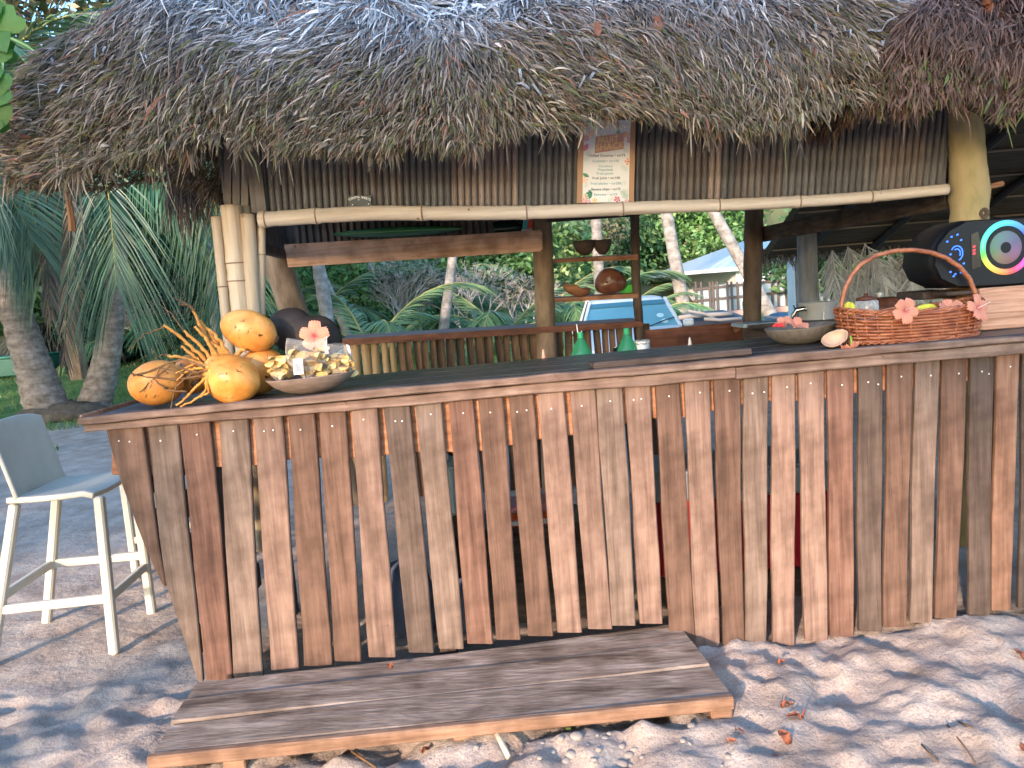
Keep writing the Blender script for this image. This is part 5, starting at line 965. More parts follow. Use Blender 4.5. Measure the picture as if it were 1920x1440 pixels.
for p in (c0 + Vector((.26, .03, 0)), c1 + Vector((-.035, .03, 0)), c2 + Vector((-.05, -.05, 0)), c3 + Vector((.12, -.05, 0)), (c0 + c1) / 2 + Vector((.05, .04, 0))):
    mb = MB(); cbox(mb, p + Vector((0, 0, -.115)), (.075, .05, .15), .005); mb.build('leg', wdx_edge, bench)
# ------------------------------------------------------------------ bar stools
def make_stool(label):
    t = thing('bar_stool', label, 'bar stool', (0, 0, 0), 'plastic bar stools'); SH = .785; w = .20
    feet = [(.22, -.23), (.22, .23), (-.33, .25), (-.33, -.25)]; tops = [(.235, -.195), (.235, .195), (-.14, .195), (-.14, -.195)]
    for f, q in zip(feet, tops):
        mb = MB(); beam(mb, (f[0], f[1], 0), (q[0], q[1], SH - .03), .045, .042, Vector((1, 0, 0)), .008); mb.build('leg', white_pl, t)
    def lerp(i, z): u = z / (SH - .03); return Vector((feet[i][0] + (tops[i][0] - feet[i][0]) * u, feet[i][1] + (tops[i][1] - feet[i][1]) * u, z))
    for i, j, z in ((0, 1, .27), (1, 2, .33), (2, 3, .33), (3, 0, .27)):
        mb = MB(); beam(mb, lerp(i, z), lerp(j, z), .028, .042, ch=.005); mb.build('footrest', white_pl, t)
    mb = MB(); V = []; n = 9
    for i in range(n):
        for j in range(n):
            x, y = -.165 + .39 * i / (n - 1), -.22 + .44 * j / (n - 1); V.append(Vector((x, y, SH + .012 * ((y / .22) ** 2) + .010 * (x / .22) ** 2 - .012 - (.02 * max(0, (x - .17) / .055) ** 2))))
    mb.add(V, [(i * n + j, (i + 1) * n + j, (i + 1) * n + j + 1, i * n + j + 1) for i in range(n - 1) for j in range(n - 1)]); o = mb.build('seat', white_pl, t, smooth=True); md = o.modifiers.new('s', 'SOLIDIFY'); md.thickness = .028; md.offset = -1; md = o.modifiers.new('b', 'BEVEL'); md.width = .006; md.segments = 2
    mb = MB(); V = []
    for i in range(8):
        z = SH - .01 + .36 * i / 7
        for j in range(13):
            v = (j / 12 - .5) * 2; y = .222 * v * (1 + .0 * i); V.append(Vector((-.155 - .075 * i / 7 + .04 * abs(v) ** 3, y, z - .025 * (i / 7) * v ** 4)))
    mb.add(V, [(i * 13 + j, i * 13 + j + 1, i * 13 + 14 + j, i * 13 + 13 + j) for i in range(7) for j in range(12)]); o = mb.build('backrest', white_pl, t, smooth=True); md = o.modifiers.new('s', 'SOLIDIFY'); md.thickness = .02; md.offset = 0; md = o.modifiers.new('b', 'BEVEL'); md.width = .006; md.segments = 2
    return t
st1 = make_stool('cream plastic bar stool standing at the left end of the counter'); st2 = copy_tree(st1)
st1.location = (-2.20, 3.68, -.12); st1.rotation_euler.z = rad(4); st2.location = (-2.14, 4.72, -.2); st2.rotation_euler.z = rad(186); st2['label'] = 'second bar stool standing half hidden behind the cream one'
# ------------------------------------------------------------------ palms
def frond_np(path, Lw, n, droop, g, tint, up=Vector((0, 0, 1)), w=.022, vee=.35, dens=1., tipw=.12):
    """coconut frond along a path: arrays of leaflet ribbons"""
    path = [Vector(p) for p in path]; m = len(path); V = []; F = []; T = []
    seg = [0]
    for i in range(1, m): seg.append(seg[-1] + (path[i] - path[i - 1]).length)
    tot = seg[-1]
    for i in range(n):
        if tipw > .2 and g.uniform() < .14: continue
        u = .10 + .90 * i / n; s = u * tot; k = max(j for j in range(m) if seg[j] <= s + 1e-9); k = min(k, m - 2); q = (s - seg[k]) / (seg[k + 1] - seg[k]); p = path[k].lerp(path[k + 1], q); d, sd, un = frame_of(path[k + 1] - path[k], up)
        L = Lw * (math.sin(math.pi * (.10 + .82 * u)) ** .7) * g.uniform(.85, 1.08) + tipw * Lw * u
        for sg in (-1, 1):
            a = .95 - .55 * u + g.normal(0, .06); dirv = (sd * sg * math.sin(a) + d * math.cos(a) - un * vee * sg * 0 + un * (.25 - vee)).normalized(); ws = w * g.uniform(.8, 1.2); pts = []
            for r in range(4):
                t = r / 3; pts.append(p + dirv * (L * t) + Vector((0, 0, -droop * L * t * t)))
            wv = d.cross(dirv).cross(dirv).normalized() if g.uniform() < .9 else un
            wv = (wv * .8 + un * .4 * g.normal()).normalized(); tc = np.array(tint) * g.uniform(.7, 1.3) * np.array([g.uniform(.9, 1.15), 1, g.uniform(.9, 1.1)])
            b = len(V)
            for r in range(4): ww = ws * (.55, 1, .8, .08)[r]; V += [pts[r] - wv * ww, pts[r] + wv * ww]; T += [tc, tc]
            F += [[b + 2 * r, b + 2 * r + 1, b + 2 * r + 3, b + 2 * r + 2] for r in range(3)]
    # rachis as a three sided rod
    rt = np.array([.30, .30, .10]) if tint[1] > tint[0] else np.array(tint) * 1.2
    b = len(V)
    for i, p in enumerate(path):
        d, sd, un = frame_of(path[min(i + 1, m - 1)] - path[max(i - 1, 0)], up); r = .026 * (1 - .8 * i / (m - 1)) * max(.5, min(tot / 2.6, 1.2))
        for a in range(4): V.append(p + sd * math.cos(a * math.pi / 2) * r + un * math.sin(a * math.pi / 2) * r); T.append(rt)
    F += [[b + i * 4 + a, b + i * 4 + (a + 1) % 4, b + i * 4 + 4 + (a + 1) % 4, b + i * 4 + 4 + a] for i in range(m - 1) for a in range(4)]
    return np.array([tuple(v) for v in V]), np.array(F), np.array(T)
GREENS = [(.07, .17, .085), (.09, .21, .10), (.11, .23, .105), (.14, .24, .11)]
g = np.random.default_rng(21)
def arch(L, rise, fall, n=9):
    return [Vector((L * u * (1 - .18 * u * fall), 0, rise * L * u - (rise + fall) * L * u * u * .62)) for u in [i / (n - 1) for i in range(n)]]
FR = []
for rise, fall, dr, tn in ((.9, .35, .35, 2), (.6, .5, .45, 1), (.35, .6, .5, 1), (.1, .8, .5, 0), (1.3, .1, .25, 3), (-.1, .9, .35, 0)):
    V, F, T = frond_np(arch(1, rise, fall), .27, 66, dr, g, GREENS[tn], w=.0055); me = npmesh('frond', V, F, T); me.materials.append(frondm); FR.append(me)
V, F, T = frond_np(arch(1, -.7, .6), .16, 46, .6, g, (.085, .06, .042), w=.004); DRYF = npmesh('dry_frond', V, F, T); DRYF.materials.append(frondm)
def palm(base, top, r0, r1, label, group=None, nf=13, L=2.6, bend=.0, mat=None, seed=0, dry=2, skip=None, high=False, name='palm_tree', rings=True, mid=None):
    r_ = random.Random(seed); base, top = Vector(base), Vector(top); t = thing(name, label, 'palm', base, group)
    if r0:
        mid = Vector(mid) if mid is not None else (base + top) / 2 + Vector((bend, 0, (top - base).length * .02)); pts_ = bez(base - Vector((0, 0, .2)), mid, top, 46); rr = []
        for i in range(46):
            u = i / 45; r = r1 + (r0 - r1) * (1 - u) ** 2.2; rr.append(r * (1 + (.045 if rings and i % 2 else -.02)))
        mb = MB(); tube(mb, pts_, rr, 12, jit=.035); mb.build('trunk', mat or palmbark, t, smooth=True)
    for k in range(nf):
        az = k * 2.399 + r_.uniform(-.3, .3)
        if skip and skip(az % (2 * math.pi)): continue
        lv = k / max(nf - 1, 1); me = FR[4] if lv < .12 else FR[0] if lv < .4 else FR[1] if lv < .6 else FR[2] if lv < .8 else FR[3]
        if high and lv > .75: me = FR[5]
        o = bpy.data.objects.new('frond', me); link(o, t, top); o.rotation_euler = (r_.uniform(-.25, .25), 0, az); s = L * r_.uniform(.85, 1.12); o.scale = (s, s, s)
    for k in range(dry):
        o = bpy.data.objects.new('dry_frond', DRYF); link(o, t, top); o.rotation_euler = (r_.uniform(-.2, .2), r_.uniform(.2, .5), r_.uniform(0, 6.28)); s = L * .8; o.scale = (s, s, s)
    return t
def frond_on(t, a, m_, b, L, tint, droop=.35, n=60, w=.02, name='frond', seed=1, up=Vector((0, -.5, 1)), vee=.35):
    V, F, T = frond_np(bez(a, m_, b, 14), L, n, droop, np.random.default_rng(seed), tint, up, w=w * .85, vee=vee, tipw=.21); V -= np.array(ORG[t.name]); me = npmesh(name, V, F, T); me.materials.append(frondm); o = bpy.data.objects.new(name, me); link(o, t); return o
def gp(px, py, Y):  # point on the ground under a pixel column at depth Y
    p = P(px, py, Y); return Vector((p.x, Y, gbase(p.x, Y)))
# the two joined palms at the left
pb1 = gp(98, 780, 13); pt1 = P(-75, 250, 13.2); palm(pb1, pt1, .40, .19, 'mossy thick coconut palm trunk at the far left leaning outwards', nf=14, L=3.4, mid=P(40, 620, 13), seed=3, dry=4)
pb2 = gp(158, 765, 13.2); pt2 = P(214, 300, 13.6); p2 = palm(pb2, pt2, .32, .145, 'ringed coconut palm rising from the same base, with a big frond hanging in front', nf=12, L=3.2, mid=P(238, 610, 13.3), seed=5, dry=2)
mb = MB(); blob(mb, gp(115, 780, 12.9) + Vector((0, 0, .02)), (.85, .5, .26), None, 24, 12, lambda d: 1 + .25 * noise.noise(d * 4) + .1 * noise.noise(d * 11)); tag(mb.build('root_mound', M('root_fibres', [(.03, .024, .018), (.09, .07, .05), (.15, .12, .09)], (6, 6, 6), .95, .6, (14, 14, 14)), smooth=True), 'dark fibrous root mound joining the two left palms', 'root mound')
frond_on(p2, P(190, 290, 10.4), P(205, 330, 10.1), P(218, 535, 10.6), 1.25, (.065, .135, .09), .5, 70, .0095, seed=2, up=Vector((0, -1, .15)), vee=.25)
frond_on(p2, P(330, 250, 10.6), P(420, 320, 10.6), P(430, 590, 11), 1.15, (.06, .14, .085), .5, 66, .011, seed=3, up=Vector((0, -1, .3)))
frond_on(p2, P(-30, 250, 11), P(60, 330, 11), P(75, 470, 11.5), 1.05, (.07, .15, .10), .5, 60, .011, seed=4, up=Vector((.2, -1, .3)))
frond_on(p2, P(-60, 330, 10.5), P(0, 300, 10.5), P(60, 450, 11), 1.0, (.08, .17, .12), .5, 56, .011, seed=8, up=Vector((.2, -1, .3)))
frond_on(p2, P(300, 200, 12), P(330, 330, 12), P(390, 500, 12.4), 1.2, (.05, .12, .07), .6, 60, .011, seed=5, up=Vector((0, -1, .3)))
frond_on(p2, P(60, 260, 12), P(90, 300, 12), P(75, 520, 12.4), 1.2, (.05, .12, .07), .6, 56, .011, seed=6, up=Vector((0, -1, .3)))
frond_on(p2, P(130, 330, 11), P(138, 420, 11), P(118, 690, 11), .28, (.06, .045, .035), .9, 60, .012, 'dry_frond', seed=7, up=Vector((0, -1, .1)))
frond_on(p2, P(75, 330, 11.5), P(82, 420, 11.5), P(95, 600, 11.5), .3, (.05, .045, .04), .9, 50, .012, 'dry_frond', seed=9, up=Vector((0, -1, .1)))
# dead fronds hanging from the eave near the bar
df = thing('hanging_dry_frond', 'dark brown dead frond hanging like a broom from the left eave beside the bamboo posts', 'dry frond', P(350, 300, 4.3)); g3 = np.random.default_rng(8); n = 420; px_ = g3.uniform(322, 362, n)
rt = np.array([tuple(P(x, 285 + U(-15, 30), 4.3)) for x in px_]) + g3.normal(0, .02, (n, 3)); tp = np.array([tuple(P(x + (x - 330) * .75 + g3.normal(4, 14), 430 + g3.uniform(-95, 22), 4.3)) for x in px_]) + g3.normal(0, .03, (n, 3))
V, F, T = strip_mesh(rt, tp, g3.uniform(.002, .005, n), g3.uniform(.25, 1.2, n)[:, None] * np.array([.12, .085, .065])); me = npmesh('leaflets', V - np.array(ORG[df.name]), F, T); me.materials.append(thatch); o = bpy.data.objects.new('leaflets', me); link(o, df); o['kind'] = 'stuff'
mb = MB(); tube(mb, [P(338, 255, 4.3), P(345, 330, 4.3), P(372, 400, 4.3)], [.014, .010, .004], 6); mb.build('midrib', stalkd, df)
df = thing('hanging_frond_stalk', 'single orange brown frond stalk dangling from the left eave', 'frond stalk', P(128, 330, 3.9)); mb = MB(); tube(mb, [P(120, 325, 3.9), P(128, 370, 3.9), P(134, 410, 3.9), P(136, 433, 3.9)], [.011, .014, .016, .02], 6); mb.build('stalk', flat('orange_stalk', (.30, .15, .07), .8), df)
# other palms seen through the openings (pale trunks)
def trunkpalm(path, Y, r, label, L=3, nf=12, seed=0, mat=palmpale):
    a = gp(path[0][0], path[0][1], Y); b = P(path[-1][0], path[-1][1], Y); d = (b - a); top = a + d * 3.3; return palm(a, top, r * .82, r * .55, label, 'tall pale palms behind the bar', nf=nf, L=L, mat=mat, seed=seed, bend=0, dry=0)
trunkpalm([(625, 628), (592, 470)], 17, .21, 'pale leaning palm trunk behind the left window opening, thicker of two', seed=11)
trunkpalm([(668, 618), (600, 500)], 18, .13, 'thin pale palm trunk leaning left behind the window, crossing the thicker one', seed=12)
trunkpalm([(818, 612), (850, 470)], 18, .16, 'pale palm trunk leaning right in the middle of the window', seed=13)
trunkpalm([(1128, 600), (1117, 405)], 24, .24, 'pale palm trunk behind the coconut shell shelves', seed=14, L=3.4)
trunkpalm([(1290, 590), (1250, 402)], 22, .25, 'pale palm trunk rising left of the log pile', seed=15, L=3.4)
trunkpalm([(1462, 610), (1340, 402)], 22, .24, 'pale palm trunk leaning far left across the white house', seed=16, L=3.4)
trunkpalm([(402, 610), (392, 500)], 18, .14, 'thin pale trunk beside the bamboo posts', seed=17)
# low palms without a trunk
for i, (px, Y, L, nf, lab) in enumerate([(1195, 20, 2.0, 15, 'bushy young palm behind the white car'), (1085, 22, 3.2, 15, 'bushy young palm behind the husk half on the shelf'), (945, 19, 2.6, 12, 'young palm with upright fronds right of the bare bush'), (690, 16.5, 2.5, 12, 'young palm with arching fronds left of the bare bush'), (560, 20, 3.2, 14, 'low dense palm behind the left post'), (1010, 26, 3.5, 14, 'pale green palm behind the middle post'), (760, 26, 3.4, 14, 'low palm far behind the bare bush'), (330, 22, 3.6, 15, 'low palm between the left palms and the bamboo posts'), (30, 23, 3.4, 14, 'low dark palm behind the leftmost trunk'), (470, 21, 3.2, 13, 'low palm behind the bamboo posts'), (1170, 27, 2.6, 14, 'young palm far behind the brown coconut')]):
    b = gp(px, 620, Y); palm(b, b + Vector((0, 0, .35)), 0, 0, lab, 'low young palms', nf=nf, L=L, seed=30 + i, dry=2, high=True, name='young_palm')
# ------------------------------------------------------------------ broadleaf crowns
def crown_np(n, R, clumps, leaf, g, tints, flatz=.8, hollow=.55, cl=.30, w=.5):
    """leaf quads gathered in clumps through an uneven crown"""
    c = g.normal(size=(clumps, 3)); c /= np.linalg.norm(c, axis=1)[:, None]; c *= (hollow + (1 - hollow) * g.uniform(size=(clumps, 1)) ** .5) * R * g.uniform(.75, 1.15, (clumps, 1)); c[:, 2] *= flatz
    k = g.integers(0, clumps, n); sz = g.uniform(.6, 1.3, clumps)[k]; off = g.normal(size=(n, 3)); off /= np.linalg.norm(off, axis=1)[:, None] + 1e-9; off *= (g.uniform(size=(n, 1)) ** .4); p = c[k] + off * (R * cl * sz)[:, None] * np.array([1, 1, .7])
    nrm = off * .8 + g.normal(size=(n, 3)) * .6 + np.array([0, 0, .5]); nrm /= np.linalg.norm(nrm, axis=1)[:, None]; a = np.cross(nrm, g.normal(size=(n, 3))); a /= np.linalg.norm(a, axis=1)[:, None] + 1e-9; b = np.cross(nrm, a); s = leaf * g.uniform(.6, 1.3, n)[:, None]
    V = np.stack([p - a * s, p + b * s * w - nrm * s * .1, p + a * s, p - b * s * w - nrm * s * .1], 1).reshape(-1, 3); ti = np.array(tints)[g.integers(0, len(tints), clumps)][k] * g.uniform(.65, 1.35, n)[:, None]
    return V, np.arange(4 * n).reshape(-1, 4), np.repeat(ti, 4, 0), c
def crown_mesh(*a, **k):
    V, F, T, c = crown_np(*a, **k); me = npmesh('crown', V, F, T); me.materials.append(leafm); return me, c
YG = [(.20, .34, .11), (.17, .31, .10), (.26, .36, .15)]; MG = [(.11, .25, .075), (.13, .28, .08), (.17, .28, .09)]; DG = [(.05, .12, .045), (.065, .15, .055), (.08, .16, .055)]; OL = [(.17, .16, .07), (.12, .14, .05), (.22, .19, .10)]
CM = [crown_mesh(9000, 1, 70, .045, g, YG), crown_mesh(9000, 1, 75, .042, g, MG), crown_mesh(9000, 1, 60, .05, g, DG), crown_mesh(7000, 1, 80, .042, g, OL, hollow=.4)]
def tree(base, h, R, ci, label, group, name='tree', rz=0, sq=1.):
    base = Vector(base); t = thing(name, label, 'tree', base, group); top = base + Vector((0, 0, h)); mb = MB(); tube(mb, [base - Vector((0, 0, .5)), base + Vector((U(-.2, .2), 0, h * .5)), top], [R * .07, R * .05, R * .025], 7)
    for k in range(4):
        c = Vector(CM[ci][1][k * 3]) * R * .8; c.z *= sq; tube(mb, [base + Vector((0, 0, h * .55)), base + Vector((0, 0, h * .75)) + c * .4, top + c], [R * .03, R * .025, R * .01], 5)
    mb.build('trunk', bark_post, t); o = bpy.data.objects.new('crown', CM[ci][0]); link(o, t, top); o.rotation_euler = (0, 0, rz); o.scale = (R, R, R * sq); return t
KIND = ['bright yellow green tree on the hillside behind the bar', 'mid green round tree on the hillside behind the bar', 'dark green tree on the hillside behind the bar', 'dry olive coloured tree on the hillside behind the bar']
for k in range(160):
    y = 44 + 78 * (k / 159) ** .9; x = random.uniform(-.8, .95) * y * 1.05; ci = random.choice((0, 0, 1, 1, 2, 3)); R = random.uniform(2.6, 4.6); b = Vector((x, y, hz(x, y)))
    if -1.5 < x / y * 10 - 3.4 < 2.8 and y < 66: continue
    tree(b, R * random.uniform(.8, 1.3), R, ci, KIND[ci], KIND[ci].replace(' tree', ' trees'), rz=random.uniform(0, 6), sq=random.uniform(.75, 1.1))
# nearer trees and bushes, each with its own look
for i, (px, py, Y, R, ci, h, lab) in enumerate([(1300, 440, 60, 5, 1, 6, 'fresh green round tree behind the palm right of the car'), (1225, 460, 58, 5, 0, 5, 'bright yellow green spreading tree above the car'), (1150, 420, 56, 4.6, 2, 4.2, 'dark green tree behind the coconut shell bowls'), (1340, 480, 64, 5, 2, 3, 'dark green tree at the left end of the white house'), (1060, 440, 40, 3, 3, 3.5, 'dry olive tree at the left of the shelf opening'),
    (250, 530, 24, 2.8, 2, 2.3, 'dark broadleaf bush behind the ringed palm'), (110, 545, 23, 2.7, 2, 1.9, 'dark bush between the two left palm trunks'), (380, 565, 24, 2.7, 2, 2.0, 'dark bush left of the bamboo posts'), (10, 500, 24, 3.3, 2, 2.8, 'dark bush behind the leftmost palm'), (180, 420, 24, 3.6, 2, 4.8, 'tall dark tree behind the left palms'), (400, 440, 25, 3.4, 2, 4.4, 'tall dark tree behind the hanging dead frond'), (30, 330, 25, 3.8, 2, 6.2, 'tall dark tree at the far left edge'), (330, 320, 27, 3.6, 1, 6.6, 'tall mid green tree behind the left eave'),
    (590, 560, 24, 2.6, 1, 2.4, 'mid green bush behind the thick leaning palm'), (700, 520, 30, 3.2, 1, 3.3, 'mid green tree behind the window opening'), (790, 490, 32, 3.2, 0, 3.8, 'light green tree top in the middle of the window'), (900, 500, 32, 3.4, 1, 3.6, 'mid green tree behind the bare bush'), (980, 480, 31, 3, 0, 4, 'light green tree behind the right end of the crossbeam'), (-190, 150, 14, 2.9, 3, 6.2, 'brownish dry tree rising above the left end of the roof'), (60, 60, 18, 3.2, 3, 8.6, 'tall dry brown tree over the left roof corner'), (700, 590, 24, 1.6, 1, 1.1, 'low green bush behind the crossing trunks'), (1600, 480, 30, 3, 2, 3.4, 'dark tree behind the frond screen')]):
    b = gp(px, py, Y); c = P(px, py, Y); tree(b, max(c.z - b.z, h * .3), R, ci, lab, None, 'bush' if h < 2.6 else 'tree', rz=i)
# large leaved shrub in the dark hedge at left
shr = thing('broadleaf_shrub', 'shrub with large whorled glossy leaves in the hedge behind the left palms', 'shrub', gp(230, 640, 21)); g5 = np.random.default_rng(12); Vs, Ts = [], []
stems = MB()
for k in range(150):
    c = P(g5.uniform(60, 400), g5.uniform(450, 640), 21 + g5.uniform(-1.3, 1.3)); tc = np.array([.10, .22, .11]) * g5.uniform(.6, 1.35); tube(stems, [Vector((c.x * .6 + ORG[shr.name].x * .4, 21.5, c.z - .7)), c], .012, 4, cap=False)
    for q in range(9):
        a = q * 2.4; L5 = g5.uniform(.22, .40); d = np.array([math.cos(a), math.sin(a), g5.uniform(-.2, .5)]); d /= np.linalg.norm(d); s = np.cross(d, [0, 0, 1]); s /= np.linalg.norm(s); n_ = np.cross(s, d); c0_ = np.array(c); w5 = L5 * .2
        Vs += [c0_, c0_ + d * L5 * .55 + s * w5 + n_ * .02, c0_ + d * L5 + n_ * -.05, c0_ + d * L5 * .55 - s * w5 + n_ * .02]; Ts += [tc * g5.uniform(.8, 1.2)] * 4
me = npmesh('leaves', np.array(Vs) - np.array(ORG[shr.name]), np.arange(len(Vs)).reshape(-1, 4), np.array(Ts)); me.materials.append(leafm); o = bpy.data.objects.new('foliage', me); link(o, shr); o['kind'] = 'stuff'; stems.build('stems', twigm, shr)
# bare branched bushes
def bare(base, h, label, seed, spread=.75, lv=5):
    r_ = random.Random(seed); t = thing('bare_bush', label, 'bush', base, 'bare branched bushes'); mb = MB(); tips = []
    def grow(p, d, L, r, n):
        q = p + d * L; m = (p + q) / 2 + Vector((r_.uniform(-.1, .1), r_.uniform(-.1, .1), .08 * L)) * L; tube(mb, [p, m, q], [r, r * .85, r * .72], 4, cap=False)
        if n == 0: tips.append(q); return
        for k in range(3 if n > 1 else 2):
            e = (d + Vector((r_.uniform(-1, 1), r_.uniform(-1, 1), r_.uniform(-.3, .8))) * spread).normalized(); grow(q, e, L * r_.uniform(.62, .85), r * .68, n - 1)
    for k in range(4): grow(Vector(base), Vector((r_.uniform(-.6, .6), r_.uniform(-.4, .4), .8)).normalized(), h * .27, .035, lv)
    mb.build('branches', twigm, t); V = []; T = []
    for q in tips:
        if r_.random() < .35:
            for k in range(4):
                a = r_.uniform(0, 6.28); d = np.array([math.cos(a), math.sin(a), r_.uniform(-.1, .6)]); s = np.cross(d, [0, 0, 1]) * .22; L = r_.uniform(.10, .2); c0_ = np.array(q); V += [c0_, c0_ + (d * .5 + s) * L, c0_ + d * L, c0_ + (d * .5 - s) * L]; T += [np.array([.09, .19, .07]) * r_.uniform(.7, 1.3)] * 4
    if V:
        me = npmesh('leaves', np.array(V) - np.array(ORG[t.name]), np.arange(len(V)).reshape(-1, 4), np.array(T)); me.materials.append(leafm); o = bpy.data.objects.new('foliage', me); link(o, t); o['kind'] = 'stuff'
    return t
bare(gp(790, 620, 21), 2.6, 'bare grey branched bush left of the middle palm trunk', 1); bare(gp(880, 615, 20.5), 2.5, 'bare grey branched bush right of the middle palm trunk', 2); bare(gp(985, 610, 21), 2.3, 'bare grey branched bush next to the middle post', 3); bare(gp(735, 620, 20), 2.6, 'bare bush with green leaf tufts behind the crossing trunks', 5); bare(gp(300, 690, 21), 2.4, 'leafless dark bush beside the white basin on the lawn', 7, .7, 4)
# ------------------------------------------------------------------ house, fence, car, logs
hs_w = flat('house_wall', (.74, .73, .72), .8); hs_r = M('blue_grey_roof', [(.30, .40, .45), (.38, .48, .52)], (30, .5, .5), .5, .1); hs_t = flat('house_trim', (.80, .80, .79), .6); hs_d = flat('window_dark', (.05, .06, .07), .15, .6); hs_s = flat('shutter', (.25, .12, .09), .6)
HY = 44.; e0 = P(1325, 506, HY); e1 = e0 + Vector((15, 2.5, 0)); ez_ = e0.z; house = thing('white_house', 'white bungalow with pale blue grey roof behind the fence', 'house', (e0.x + 7, HY + 4, -.3)); vx = (e1 - e0).normalized(); vy = Vector((-vx.y, vx.x, 0)); A = e0 + vx * .9 + vy * .8; zb = -.3
def hp_(u, v, z): return e0 + vx * u + vy * v + Vector((0, 0, z - ez_))
mb = MB(); prism(mb, [hp_(2.0, .5, zb), hp_(14, .5, zb), hp_(14, 8, zb), hp_(2.0, 8, zb)], (0, 0, ez_ - zb)); mb.build('wall', hs_w, house)
mb = MB(); a, b, c, d = hp_(0, 0, ez_), hp_(15.5, 0, ez_), hp_(15.5, 9.5, ez_), hp_(0, 9.5, ez_); r0, r1 = hp_(6.2, 4.7, ez_ + 2.1), hp_(11, 4.7, ez_ + 2.1); mb.add([a, b, c, d, r0, r1], [(0, 1, 5, 4), (1, 2, 5), (2, 3, 4, 5), (3, 0, 4), (3, 2, 1, 0)]); rf = mb.build('roof', hs_r, house)
mb = MB(); beam(mb, hp_(0, -.05, ez_ - .08), hp_(15.5, -.05, ez_ - .08), .06, .22); mb.build('fascia', hs_t, rf); mb = MB(); beam(mb, hp_(-.05, 0, ez_ - .08), hp_(-.05, 9.5, ez_ - .08), .06, .22); mb.build('fascia', hs_t, rf)
for k in range(22):
    mb = MB(); u = .4 + k * .7; q = hp_(u, 0, ez_ + .02); tgt = r0.lerp(r1, min(max((u - 6.2) / 4.8, 0), 1)); beam(mb, q, tgt, .04, .03); mb.build('roof_seam', hs_r, rf)
for u, w, mt in ((4.1, 1.1, hs_d), (7.9, .7, hs_d), (8.9, .9, hs_s), (10.2, .9, hs_s), (12, .9, hs_d)):
    zt = ez_ - .75; mb = MB(); prism(mb, [hp_(u, .46, zt), hp_(u + w, .46, zt), hp_(u + w, .46, zt - .75), hp_(u, .46, zt - .75)], vy * -.04); fr = mb.build('window', hs_t, house); mb = MB(); prism(mb, [hp_(u + .06, .41, zt - .06), hp_(u + w - .06, .41, zt - .06), hp_(u + w - .06, .41, zt - .69), hp_(u + .06, .41, zt - .69)], vy * -.02); mb.build('pane', mt, fr)
FY = 30.; fence = thing('sheet_fence', 'pale blue corrugated sheet fence with brown wooden battens before the house', 'fence', gp(1400, 590, FY)); fsh = flat('fence_sheet', (.40, .50, .55), .5); fwd = flat('fence_batten', (.10, .08, .07), .8)
def fp_(px, z): p = P(px, 560, FY); return Vector((p.x, FY, z))
ztop = [(1300, 1331, .95), (1331, 1395, 1.10), (1395, 1452, 1.16), (1452, 1496, 1.42), (1496, 1640, 1.45)]
for x0, x1, zt in ztop:
    zt = P((x0 + x1) / 2, {1300: 540, 1331: 533, 1395: 528, 1452: 520, 1496: 512}[x0], FY).z; mb = MB(); n = int((x1 - x0) / 2.2) * 2; V = []
    for k in range(n + 1):
        p = fp_(x0 + (x1 - x0) * k / n, 0); yy = FY + (.02 if k % 2 else -.02); V += [Vector((p.x, yy, -.3)), Vector((p.x, yy, zt))]
    mb.add(V, [(2 * k, 2 * k + 2, 2 * k + 3, 2 * k + 1) for k in range(n)]); mb.build('sheet', fsh, fence)
for px in (1304, 1314, 1330, 1336, 1344, 1363, 1371, 1382, 1394, 1420, 1447, 1458, 1473, 1520, 1545, 1580, 1615):
    zt = P(px, 528 if px < 1440 else 514, FY).z; mb = MB(); beam(mb, fp_(px, -.3) - Vector((0, .10, 0)), fp_(px, zt) - Vector((0, .10, 0)), .075, .06, Vector((0, 1, 0))); mb.build('batten', fwd, fence)
for py0 in (.12, .55, .9):
    mb = MB(); za, zb_ = P(1300, 560, FY).z, 0; beam(mb, fp_(1300, -.1 + py0 * 1.25) - Vector((0, .06, 0)), fp_(1640, -.05 + py0 * 1.45) - Vector((0, .06, 0)), .05, .09); mb.build('rail', fwd, fence)
mb = MB(); beam(mb, fp_(1340, -.02) - Vector((0, .5, 0)), fp_(1640, .02) - Vector((0, .5, 0)), .3, .28); mb.build('plinth', flat('pink_plinth', (.42, .25, .21), .8), fence)
pst = thing('white_pillar', 'tall white pillar in front of the house at the shelter edge', 'pillar', gp(1500, 600, 14)); mb = MB(); a = gp(1498, 600, 14); beam(mb, a - Vector((0, 0, .2)), a + Vector((0, 0, 2.0)), .28, .28, Vector((0, 1, 0))); mb.build('shaft', flat('blue_white', (.62, .72, .76), .7), pst); mb = MB(); cbox(mb, a + Vector((0, 0, 2.02)), (.36, .36, .06), .01); mb.build('cap', hs_t, pst)
th2 = thing('small_thatch_canopy', 'small grey thatch canopy hanging between the white house and the shelter', 'canopy', P(1490, 470, 13)); c = P(1495, 465, 13); g6 = np.random.default_rng(5); n = 900; a = g6.uniform(0, 6.28, n); r = g6.uniform(0, 1, n) ** .5
rt = np.stack([c.x + np.cos(a) * r * .62, c.y + np.sin(a) * r * .6, c.z + .22 * (1 - r)], 1); tp = rt + np.stack([np.cos(a) * .22, np.sin(a) * .22, -.12 - .12 * r], 1) + g6.normal(0, .04, (n, 3)); V, F, T = strip_mesh(rt, tp, g6.uniform(.006, .014, n), g6.uniform(.2, .5, n)[:, None] * np.array([1, 1, 1.02])); me = npmesh('thatch', V - np.array(ORG[th2.name]), F, T); me.materials.append(thatch); o = bpy.data.objects.new('thatch', me); link(o, th2); o['kind'] = 'stuff'
